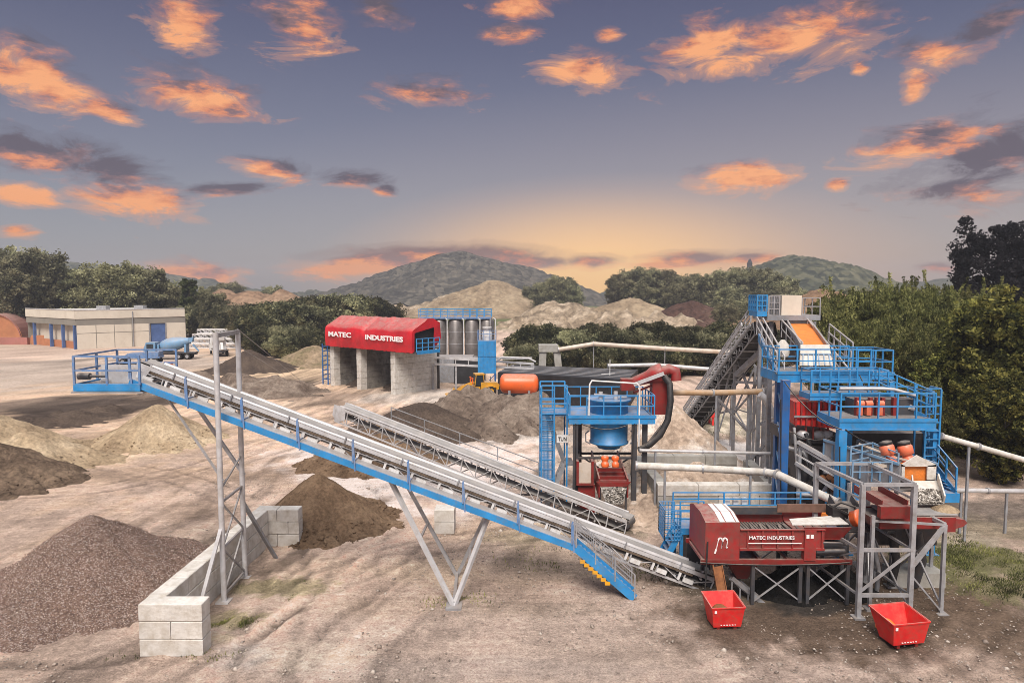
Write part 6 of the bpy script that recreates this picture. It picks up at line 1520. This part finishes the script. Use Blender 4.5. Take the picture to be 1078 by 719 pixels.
for i in range(4):
    q = G(214, 369); zf = i * 1.0; x0 = q.x - 6.5 + i * .9; x1 = q.x + 4.5 + i * .7; y = q.y + 5 + i * .3
    t = thing('steel_truss', ['lowest white truss of the stack by the hedge', 'second white truss up in the stack by the hedge', 'third white truss up in the stack by the hedge', 'topmost white truss of the stack by the hedge'][i], 'truss', (x0, y, zf), 'white conveyor trusses stacked by the hedge')
    mb = MB()
    for yy in (y, y + 1.6):
        for z in (zf + .06, zf + .85): mb.bar((x0, yy, z), (x1, yy, z), .2)
    mb.build('chord', M['white'], t, each=True)
    mb = MB()
    for k in range(9):
        a, b = x0 + (x1 - x0) * k / 9, x0 + (x1 - x0) * (k + 1) / 9
        for yy in (y, y + 1.6): mb.bar((a, yy, zf + .1), (b, yy, zf + .8) if k % 2 else (a, yy, zf + .8), .12); mb.bar((b, yy, zf + .1), (a, yy, zf + .8), .12)
        mb.bar((a, y, zf + .8), (a, y + 1.6, zf + .8), .1)
    mb.build('lacing', M['galv_light'], t)
# small hilltop mast
q = at(789, 287, 560); mb = MB(); mb.tube((q.x, 560, q.z - 6), (q.x, 560, q.z + 9), .5, 8); mb.box(q.x - 1.6, q.x + 1.6, 558.5, 561.5, q.z + 4, q.z + 7); mb.prism([(q.x - 1.8, 558, q.z + 7), (q.x + 1.8, 558, q.z + 7), (q.x, 558, q.z + 11)], (0, 4, 0))
one('hilltop_tower', mb, M['steel_dark'], 'tiny dark tower on the shoulder of the right wooded hill', 'tower')

# ------------------------------------------------------------------ vegetation
def leaves(rg, centers, radii, per, size, aspect=1.6, droop=0., up=0.):
    """leaf clumps: quads spread through each clump"""
    n = len(centers) * per
    c = np.repeat(centers, per, 0); rr = np.repeat(radii, per)[:, None]
    d = rg.normal(0, 1, (n, 3)); d /= np.linalg.norm(d, axis=1)[:, None]
    p = c + d * rr * (rg.random((n, 1)) ** .45) * [1, 1, .75]
    a = rg.normal(0, 1, (n, 3)); a[:, 2] += rg.choice([-1, 1], n) * up - droop; a /= np.linalg.norm(a, axis=1)[:, None]
    b = np.cross(a, rg.normal(0, 1, (n, 3))); b /= np.linalg.norm(b, axis=1)[:, None] + 1e-9
    s = (size * rg.uniform(.6, 1.5, n))[:, None]
    a = a * s * aspect / 2; b = b * s / 2
    vv = np.stack([p - a, p + b, p + a, p - b], 1).reshape(-1, 3)
    return vv
def limb_mesh(mb, h, rg, spread, n, r):
    mb.tube((0, 0, -.2), (rg.normal(0, .02) * h, rg.normal(0, .02) * h, h * .55), r, 7, r * .6)
    tips = []
    for k in range(n):
        a = k * 2.4 + rg.random(); z0 = h * rg.uniform(.2, .5); t = V((math.cos(a) * spread * rg.uniform(.4, .9), math.sin(a) * spread * rg.uniform(.4, .9), h * rg.uniform(.5, .88)))
        mb.tube((0, 0, z0), t, r * .45, 5, r * .12)
def tree_proto(name, h, spread, nclump, per, size, m, seed, low=.15, aspect=1.6, up=0., clump=.2, top=1.0, droop=0.):
    rg = np.random.default_rng(seed)
    ob = bpy.data.objects.new(name, None); C.objects.link(ob); ORG[ob.name] = V((0, 0, 0))
    cs = []; 
    for _ in range(nclump):
        t = rg.random() ** .8; z = h * (low + (1 - low) * t) * top
        prof = math.sin(math.pi * min(1, (.18 + .82 * (1 - t) ** .75 if up else .12 + .86 * (1 - t))) ** .8) ** .6
        a = rg.uniform(0, 6.283); r = spread * prof * rg.uniform(.35, 1.0) * (1 + .25 * math.sin(3 * a + seed))
        cs.append((math.cos(a) * r, math.sin(a) * r, z * (1 + .05 * rg.normal())))
    cs = np.array(cs); rad = spread * clump * rg.uniform(.6, 1.5, nclump)
    if up:                                                          # feathery upright shoots over the crown
        k = rg.choice(nclump, 150); k = k[np.argsort(-cs[k, 2])][:110]; sh = []
        for i in k:
            hgt = rg.uniform(.5, 1.7) * h / 12; lean = rg.normal(0, .18, 2)
            for q in np.linspace(0, 1, 7): sh.append((cs[i, 0] + lean[0] * q * hgt, cs[i, 1] + lean[1] * q * hgt, cs[i, 2] + rad[i] * .5 + q * hgt))
        cs2 = np.array(sh); vv = np.concatenate([leaves(rg, cs, rad, per, size, aspect, droop, up), leaves(rg, cs2, np.full(len(cs2), .16), 14, size, aspect, droop, up)])
    else: vv = leaves(rg, cs, rad, per, size, aspect, droop, up)
    f = np.arange(len(vv)).reshape(-1, 4)
    cr = bpy.data.objects.new('crown', np_mesh('crown', vv, f, m, False)); C.objects.link(cr); cr.parent = ob
    mb = MB(); limb_mesh(mb, h, rg, spread * .8, 7, h * .022); mb.build('trunk', M['trunk'], ob)
    return ob
first = {}
def plant(key, x, y, s, rot, label, cat, group=None, sz=1., z=0.):
    src = protos[key]
    if key not in first: first[key] = 1; o = src
    else:
        o = src.copy(); C.objects.link(o)
        for ch in src.children: c_ = ch.copy(); C.objects.link(c_); c_.parent = o
    o.location = (x, y, z); o.rotation_euler = (0, 0, rot); o.scale = (s, s, s * sz)
    o['label'] = label; o['category'] = cat
    if group: o['group'] = group
    elif 'group' in o: del o['group']
    return o
protos = {}
protos['broad'] = tree_proto('broadleaf_tree', 12, 5.2, 380, 80, .24, M['leaf_left'], 1, .12, clump=.19)
protos['broad2'] = tree_proto('broadleaf_tree', 12, 5.6, 380, 80, .24, M['leaf_left2'], 2, .10, clump=.19)
protos['tall'] = tree_proto('poplar_tree', 12, 1.8, 120, 40, .5, M['leaf'], 4, .1)
protos['bush'] = tree_proto('bush', 4, 3.2, 340, 90, .13, M['leaf_hedge'], 5, .05, clump=.17)
protos['bush2'] = tree_proto('bush', 4, 3.4, 340, 90, .13, M['leaf_left'], 6, .05, clump=.17)
protos['willow'] = tree_proto('willow_tree', 12, 4.6, 620, 90, .085, M['leaf_olive'], 7, .03, 3.6, 1.6, .15)
protos['willow2'] = tree_proto('willow_tree', 12, 4.4, 620, 90, .085, M['leaf_right'], 8, .03, 3.2, 1.2, .15)
protos['near'] = tree_proto('chestnut_tree', 12, 5.0, 520, 70, .18, M['leaf_yellow'], 9, .02, 1.8, 0, .13)
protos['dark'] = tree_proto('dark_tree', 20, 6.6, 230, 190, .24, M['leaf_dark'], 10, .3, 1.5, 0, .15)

def hz_(py, Y): return at(539, py, Y).z
# left treeline
gl = 'trees behind the warehouse'
LB = ['dark green broadleaf tree in the row behind the warehouse', 'olive green broadleaf tree in the row behind the warehouse']
for i, (px, py, Y) in enumerate(((-25, 262, 175), (8, 264, 178), (28, 268, 170), (52, 282, 176), (76, 284, 182), (100, 281, 176), (122, 283, 170), (143, 284, 172), (165, 291, 178), (186, 298, 178), (206, 303, 176), (222, 311, 172), (-60, 266, 178), (64, 292, 176), (112, 294, 176), (180, 306, 176))):
    k = 'broad' if i % 3 else 'broad2'; p = at(px, py, Y); plant(k, p.x, Y, p.z / 12.2 * rnd.uniform(.88, 1.0), rnd.uniform(0, 6), LB[i % 3 == 0], 'tree', gl, 1.0)
p = at(199, 296, 172); plant('tall', p.x, 172, p.z / 12.3, 1, 'slim pointed tree rising above the left treeline', 'tree')
# hedges left middle
gh_ = 'bushes of the hedge between warehouse and red cover'
for i, (px, py, Y) in enumerate(((210, 322, 172), (226, 326, 168), (242, 325, 164), (258, 323, 156), (274, 324, 146), (290, 322, 142), (306, 321, 145), (322, 318, 148), (338, 316, 152), (354, 314, 155), (372, 315, 160), (392, 317, 165), (248, 336, 158), (266, 341, 140), (284, 344, 126), (302, 345, 124), (322, 346, 128), (340, 343, 132), (232, 330, 164), (218, 332, 168), (276, 350, 126), (298, 354, 121), (325, 353, 121))):
    p = at(px, py, Y); plant('bush' if i % 3 else 'bush2', p.x, Y, p.z / 4.2, rnd.uniform(0, 6), ['lighter green bush in the hedge between warehouse and red cover', 'dark green bush in the hedge between warehouse and red cover'][1 if i % 3 else 0], 'bush', gh_, 1)
# hedge centre to right
gc = 'bushes of the dark hedge behind the black roof'
n = 0
for row, (Y, py0, stp) in enumerate(((108, 347, 17), (101, 356, 18), (96, 365, 20))):
    for px in range(556 + row * 4, 815, stp):
        p = at(px + rnd.uniform(-5, 5), py0 + rnd.uniform(-5, 7), Y + rnd.uniform(-2, 2)); n += 1
        plant('bush' if n % 4 else 'bush2', p.x, p.y, p.z / 4.2, rnd.uniform(0, 6), ['paler green bush in the hedge behind the black roof', 'dark green bush in the hedge behind the black roof'][1 if n % 4 else 0], 'bush', gc, 1)
# distant trees
gd = 'distant trees around the quarry heaps'
LD = ['dark distant tree beyond the quarry heaps', 'olive distant tree beyond the quarry heaps']
for i, (px, py, Y) in enumerate(((575, 299, 300), (588, 294, 300), (600, 301, 300), (560, 303, 320), (657, 292, 270), (668, 286, 270), (678, 287, 270), (696, 288, 272), (708, 292, 272), (730, 293, 262), (748, 291, 258), (762, 296, 256), (776, 287, 250), (792, 286, 250), (806, 291, 240), (824, 295, 235), (716, 300, 262), (766, 305, 236), (800, 308, 220), (830, 305, 225), (848, 309, 215), (785, 318, 190), (766, 322, 185), (812, 318, 180), (232, 302, 310), (243, 300, 312), (288, 303, 310), (895, 306, 210), (920, 308, 200))):
    k = 'broad2' if i % 3 == 1 else 'broad'; p = at(px, py, Y); plant(k, p.x, Y, max(.55, p.z / 12.3), rnd.uniform(0, 6), LD[i % 3 == 1], 'tree', gd)
# right hand trees
gr = 'feathery trees behind the screening plant'
for i, (px, py, Y) in enumerate(((888, 312, 70), (905, 304, 66), (928, 300, 64), (950, 299, 62), (972, 301, 61), (994, 300, 63), (1012, 303, 66), (918, 330, 58), (945, 338, 55), (975, 345, 53), (890, 345, 60), (1000, 350, 52), (868, 335, 72), (1035, 310, 70), (1062, 312, 72), (960, 400, 46), (990, 420, 44), (930, 410, 48))):
    k = 'willow' if i % 3 != 2 else 'willow2'; p = at(px, py, Y); plant(k, p.x, Y, p.z / 13.4, rnd.uniform(0, 6), ['olive feathery tree behind the screening plant', 'darker green feathery tree behind the screening plant'][i % 3 == 2], 'tree', gr, 1)
for i, (px, py, Y, l) in enumerate(((1048, 330, 50, 'yellow green leafy tree behind the level grey pipe'), (1085, 318, 47, 'yellow green leafy tree cut by the right picture edge'), (1018, 372, 49, 'lower yellow green leafy tree next to the feathery trees'), (1060, 400, 42, 'low leafy tree right behind the sloping cream pipe'))):
    p = at(px, py, Y); plant('near', p.x, Y, p.z / 12, i * 1.7, l, 'tree')
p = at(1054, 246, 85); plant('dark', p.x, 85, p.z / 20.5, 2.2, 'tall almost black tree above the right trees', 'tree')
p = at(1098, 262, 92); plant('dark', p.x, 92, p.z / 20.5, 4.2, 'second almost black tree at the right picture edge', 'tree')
# weeds and grass
def grass(name, pts, hgt_, m, seed):
    rg = np.random.default_rng(seed); n = len(pts)
    a = rg.uniform(0, 6.28, n); h = hgt_ * rg.uniform(.5, 1.4, n); w = h * .16
    dx, dy = np.cos(a) * w, np.sin(a) * w; lx, ly = rg.normal(0, .35, n) * h, rg.normal(0, .35, n) * h
    vv = np.stack([np.stack([pts[:, 0] - dx, pts[:, 1] - dy, pts[:, 2]], 1), np.stack([pts[:, 0] + dx, pts[:, 1] + dy, pts[:, 2]], 1), np.stack([pts[:, 0] + lx, pts[:, 1] + ly, pts[:, 2] + h], 1)], 1).reshape(-1, 3)
    o = bpy.data.objects.new(name, np_mesh(name, vv, np.arange(len(vv)).reshape(-1, 3), m, False)); C.objects.link(o); o['kind'] = 'stuff'; return o
rg = np.random.default_rng(5); gpts = []
for px, py, hw, hh, n in ((1030, 590, 55, 26, 9000), (1060, 622, 30, 14, 2000), (295, 622, 40, 9, 2500), (238, 655, 30, 6, 1200), (478, 632, 40, 8, 500), (600, 590, 70, 15, 900), (690, 600, 40, 15, 900), (745, 455, 60, 10, 1500), (190, 690, 60, 6, 300)):
    c0 = G(px, py); a, b = G(px, py - hh), G(px, py + hh); q = rg.normal(0, .5, (n, 2)).clip(-1.3, 1.3)
    gpts.append(np.stack([c0.x + q[:, 0] * hw / F * c0.length, (a.y + b.y) / 2 + q[:, 1] * (a.y - b.y) / 2, np.full(n, -.02)], 1))
gpts = np.concatenate(gpts); k = fbm(gpts[:, 0] * .6, gpts[:, 1] * .6, 99) > .47
grass('grass', gpts[k], .11, M['leaf_olive'], 6)

# ------------------------------------------------------------------ light, sky, haze
SE, SA = R(50), R(184)       # sun height and compass bearing (from +Y, clockwise): behind the camera, to the left
sd = V((math.sin(SA) * math.cos(SE), math.cos(SA) * math.cos(SE), math.sin(SE)))
sun = bpy.data.lights.new('sun', 'SUN'); sun.energy = 4.5; sun.angle = R(28); sun.color = (1, .93, .86)
so = bpy.data.objects.new('sun', sun); C.objects.link(so); so.location = (0, 0, 80)
so.rotation_euler = (-sd).to_track_quat('-Z', 'Y').to_euler()

world = bpy.data.worlds.new('World'); S.world = world; world.use_nodes = True
nt = world.node_tree; nt.nodes.clear()
N = nt.nodes.new
def mth(op, a, b=None, c=None, clamp=False):
    n = N('ShaderNodeMath'); n.operation = op; n.use_clamp = clamp
    for i, x in enumerate((a, b, c)):
        if x is None: continue
        if hasattr(x, 'is_output'): link(nt, x, n.inputs[i])
        else: n.inputs[i].default_value = x
    return n.outputs[0]
tc = N('ShaderNodeTexCoord'); sep = N('ShaderNodeSeparateXYZ'); link(nt, tc.outputs['Generated'], sep.inputs[0])
azn = mth('ARCTAN2', sep.outputs[0], sep.outputs[1]); eln = mth('ARCSINE', sep.outputs[2])
sky = N('ShaderNodeTexSky'); sky.sky_type = 'NISHITA'; sky.sun_disc = False; sky.sun_elevation = SE; sky.sun_rotation = SA
sky.dust_density = 2.0
skyt = mix_node(nt, 1.0, sky.outputs[0], (.62, .47, .50), 'MULTIPLY')
bg1 = N('ShaderNodeBackground'); bg1.inputs[1].default_value = .05
# dusk gradient by height, with the zenith brightened as added fill light
def s2l(c): return tuple(((x / 255 + .055) / 1.055) ** 2.4 if x > 10 else x / 3294 for x in c)
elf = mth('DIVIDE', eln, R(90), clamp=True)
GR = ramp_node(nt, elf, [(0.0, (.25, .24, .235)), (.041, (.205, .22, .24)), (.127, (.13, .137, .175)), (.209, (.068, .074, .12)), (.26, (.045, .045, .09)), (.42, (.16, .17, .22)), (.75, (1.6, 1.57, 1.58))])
# warm glow round the set sun
sdir = ray(628, 300); gaz, gel = math.atan2(sdir.x, sdir.y), math.asin(sdir.normalized().z)
cmb = N('ShaderNodeCombineXYZ'); link(nt, azn, cmb.inputs[0]); link(nt, eln, cmb.inputs[1])
def ell(loc, scl, rot=0):
    m = N('ShaderNodeMapping'); m.vector_type = 'TEXTURE'; m.inputs['Location'].default_value = (*loc, 0); m.inputs['Scale'].default_value = (*scl, 1); m.inputs['Rotation'].default_value = (0, 0, rot)
    link(nt, cmb.outputs[0], m.inputs['Vector'])
    v = N('ShaderNodeVectorMath'); v.operation = 'LENGTH'; link(nt, m.outputs[0], v.inputs[0]); return v.outputs['Value'], m
g1, _ = ell((gaz + .02, gel - .01), (.46, .17)); g1 = mth('MULTIPLY', mth('POWER', mth('SUBTRACT', 1, g1, clamp=True), 1.1), 1.1, clamp=True)
g2, _ = ell((gaz, gel - .005), (.36, .15)); g2 = mth('MULTIPLY', mth('POWER', mth('SUBTRACT', 1, g2, clamp=True), 1.7), 1.5, clamp=True)
g3, _ = ell((gaz + .3, gel), (1.0, .30)); g3 = mth('MULTIPLY', mth('SUBTRACT', 1, g3, clamp=True), .5)
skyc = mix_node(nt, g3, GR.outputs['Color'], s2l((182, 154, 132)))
skyc = mix_node(nt, g1, skyc, s2l((232, 176, 122)))
skyc = mix_node(nt, g2, skyc, (1.15, .64, .17))
# clouds as patches of sky direction broken up by noise
mpn = N('ShaderNodeMapping'); mpn.inputs['Scale'].default_value = (.85, 2.3, 1); link(nt, cmb.outputs[0], mpn.inputs['Vector'])
nz = noise_node(nt, 12, 12, mpn.outputs[0], .66); nz.inputs['Distortion'].default_value = .7; nz2 = noise_node(nt, 16, 8, mpn.outputs[0], .6)
mpo = N('ShaderNodeMapping'); mpo.inputs['Location'].default_value = (3.3, 1.1, 0); link(nt, mpn.outputs[0], mpo.inputs['Vector']); link(nt, mpo.outputs[0], nz2.inputs['Vector'])
nzc = mth('MULTIPLY_ADD', nz.outputs['Fac'], 3.0, -1.5)
# (px, py, half width, half height, tilt degrees, share of orange)
CL = [(195, 18, 42, 24, -10, .8), (312, 26, 46, 30, -8, .7), (398, 8, 26, 16, 0, .15), (45, 88, 56, 30, -18, .75), (118, 118, 34, 9, -12, .6), (215, 100, 66, 22, -8, .55),
      (452, 98, 54, 13, 4, .6), (35, 160, 55, 18, -8, .1), (120, 178, 66, 22, -18, .15), (130, 210, 66, 22, -6, .95), (30, 206, 44, 12, -4, .95), (15, 242, 24, 8, 0, .85),
      (285, 180, 42, 12, -8, .6), (208, 290, 58, 13, -4, .8), (345, 283, 46, 10, 5, .9), (400, 274, 90, 13, 3, .3, .35), (500, 269, 105, 13, -1, .02, .3), (450, 266, 90, 9, 0, .0, .4), (365, 282, 66, 9, 0, 1.0, .45), (560, 276, 60, 8, 0, .25, .4), (622, 275, 40, 8, 0, .15, .4), (735, 273, 75, 9, 2, .25, .45), (700, 279, 50, 5, 0, .9, .5), (790, 272, 40, 6, 0, .6, .5),
      (625, 78, 54, 17, -16, .95), (745, 48, 50, 24, 10, .92), (835, 42, 86, 24, -4, .95), (545, 6, 40, 12, 0, .7), (535, 32, 30, 10, 0, .3), (640, 36, 14, 6, 0, .5), (905, 10, 44, 16, -20, .45), (775, 190, 64, 14, 2, .95),
      (965, 153, 90, 17, 8, .9), (1035, 168, 90, 38, 16, .0), (1010, 195, 90, 14, 4, .2), (962, 92, 15, 17, 0, .85), (985, 55, 50, 12, -10, .65), (1040, 28, 50, 14, 25, .3), (880, 195, 12, 6, 0, .8), (905, 72, 10, 6, 0, .6),
      (372, 188, 40, 9, 0, .2), (405, 200, 14, 5, 0, .5), (250, 198, 50, 6, 6, .15), (987, 282, 20, 5, -4, .1)]
dens = None; osum = None; dsum = None
for px, py, hw, hh, tl_, og, *na in CL:
    d = ray(px, py).normalized(); az0, el0 = math.atan2(d.x, d.y), math.asin(d.z)
    k = 1 / (1 + ((px - 539) / F) ** 2)
    q, mp_ = ell((az0, el0), (hw / F * k * 1.1, hh / F * math.sqrt(k) * 1.25), R(tl_))
    m = mth('SUBTRACT', 1.11, q)
    m = mth('ADD', m, mth('MULTIPLY', nzc, na[0]) if na else nzc)
    m = mth('MULTIPLY', m, .95, clamp=True)
    sx = N('ShaderNodeSeparateXYZ'); link(nt, mp_.outputs[0], sx.inputs[0])
    o_ = mth('MULTIPLY_ADD', sx.outputs[1], -.42, og)              # undersides catch the low light
    dens = m if dens is None else mth('MAXIMUM', dens, m)
    w_ = mth('MULTIPLY', m, o_)
    osum = w_ if osum is None else mth('ADD', osum, w_); dsum = m if dsum is None else mth('ADD', dsum, m)
og = mth('DIVIDE', osum, mth('MAXIMUM', dsum, .001))
og = mth('ADD', og, mth('MULTIPLY_ADD', nz2.outputs['Fac'], 3.2, -1.65))
cc_ = ramp_node(nt, og, [(.08, s2l((98, 90, 103))), (.36, s2l((146, 114, 116))), (.58, s2l((224, 142, 106))), (.95, s2l((255, 176, 122)))])
lowm = mth('SUBTRACT', 1, mth('DIVIDE', eln, .13), clamp=True)
brown = ramp_node(nt, og, [(.05, s2l((140, 104, 98))), (.3, s2l((200, 122, 92))), (.6, s2l((255, 160, 84)))])
ccol = mix_node(nt, mth('MULTIPLY', lowm, 1.6, clamp=True), cc_.outputs['Color'], brown.outputs['Color'])
dr = ramp_node(nt, dens, [(.0, (0, 0, 0)), (.25, (.22, .22, .22)), (.75, (1, 1, 1))]); dr.color_ramp.interpolation = 'EASE'
skyc = mix_node(nt, mth('MULTIPLY', dr.outputs['Color'], .95), skyc, ccol)
link(nt, mix_node(nt, mth('MULTIPLY', dr.outputs['Color'], .95), skyt, (0, 0, 0)), bg1.inputs[0])
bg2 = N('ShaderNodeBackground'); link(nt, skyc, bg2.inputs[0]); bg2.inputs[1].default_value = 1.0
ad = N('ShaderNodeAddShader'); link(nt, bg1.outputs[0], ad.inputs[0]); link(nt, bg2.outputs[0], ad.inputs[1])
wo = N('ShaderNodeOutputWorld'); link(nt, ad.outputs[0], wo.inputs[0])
world.cycles.sampling_method = 'MANUAL'; world.cycles.sample_map_resolution = 512

mb = MB(); mb.box(-1200, 1200, -80, 1300, -2.5, 58); hz_o = mb.build('haze', None, None, 'stuff')
hm = bpy.data.materials.new('haze'); hm.use_nodes = True; hn = hm.node_tree; hn.nodes.clear()
pv = hn.nodes.new('ShaderNodeVolumePrincipled'); pv.inputs['Color'].default_value = (.82, .84, .92, 1); pv.inputs['Density'].default_value = .00045; pv.inputs['Anisotropy'].default_value = .2
ho = hn.nodes.new('ShaderNodeOutputMaterial'); hn.links.new(pv.outputs[0], ho.inputs['Volume'])
hz_o.data.materials.clear(); hz_o.data.materials.append(hm)
S.cycles.volume_bounces = 0; S.cycles.max_bounces = 6; S.cycles.diffuse_bounces = 3
S.cycles.use_denoising = True; S.cycles.pixel_filter_type = 'BLACKMAN_HARRIS'; S.cycles.filter_width = .85
S.view_settings.view_transform = 'Standard'; S.view_settings.look = 'None'; S.view_settings.exposure = 0; S.view_settings.gamma = 1
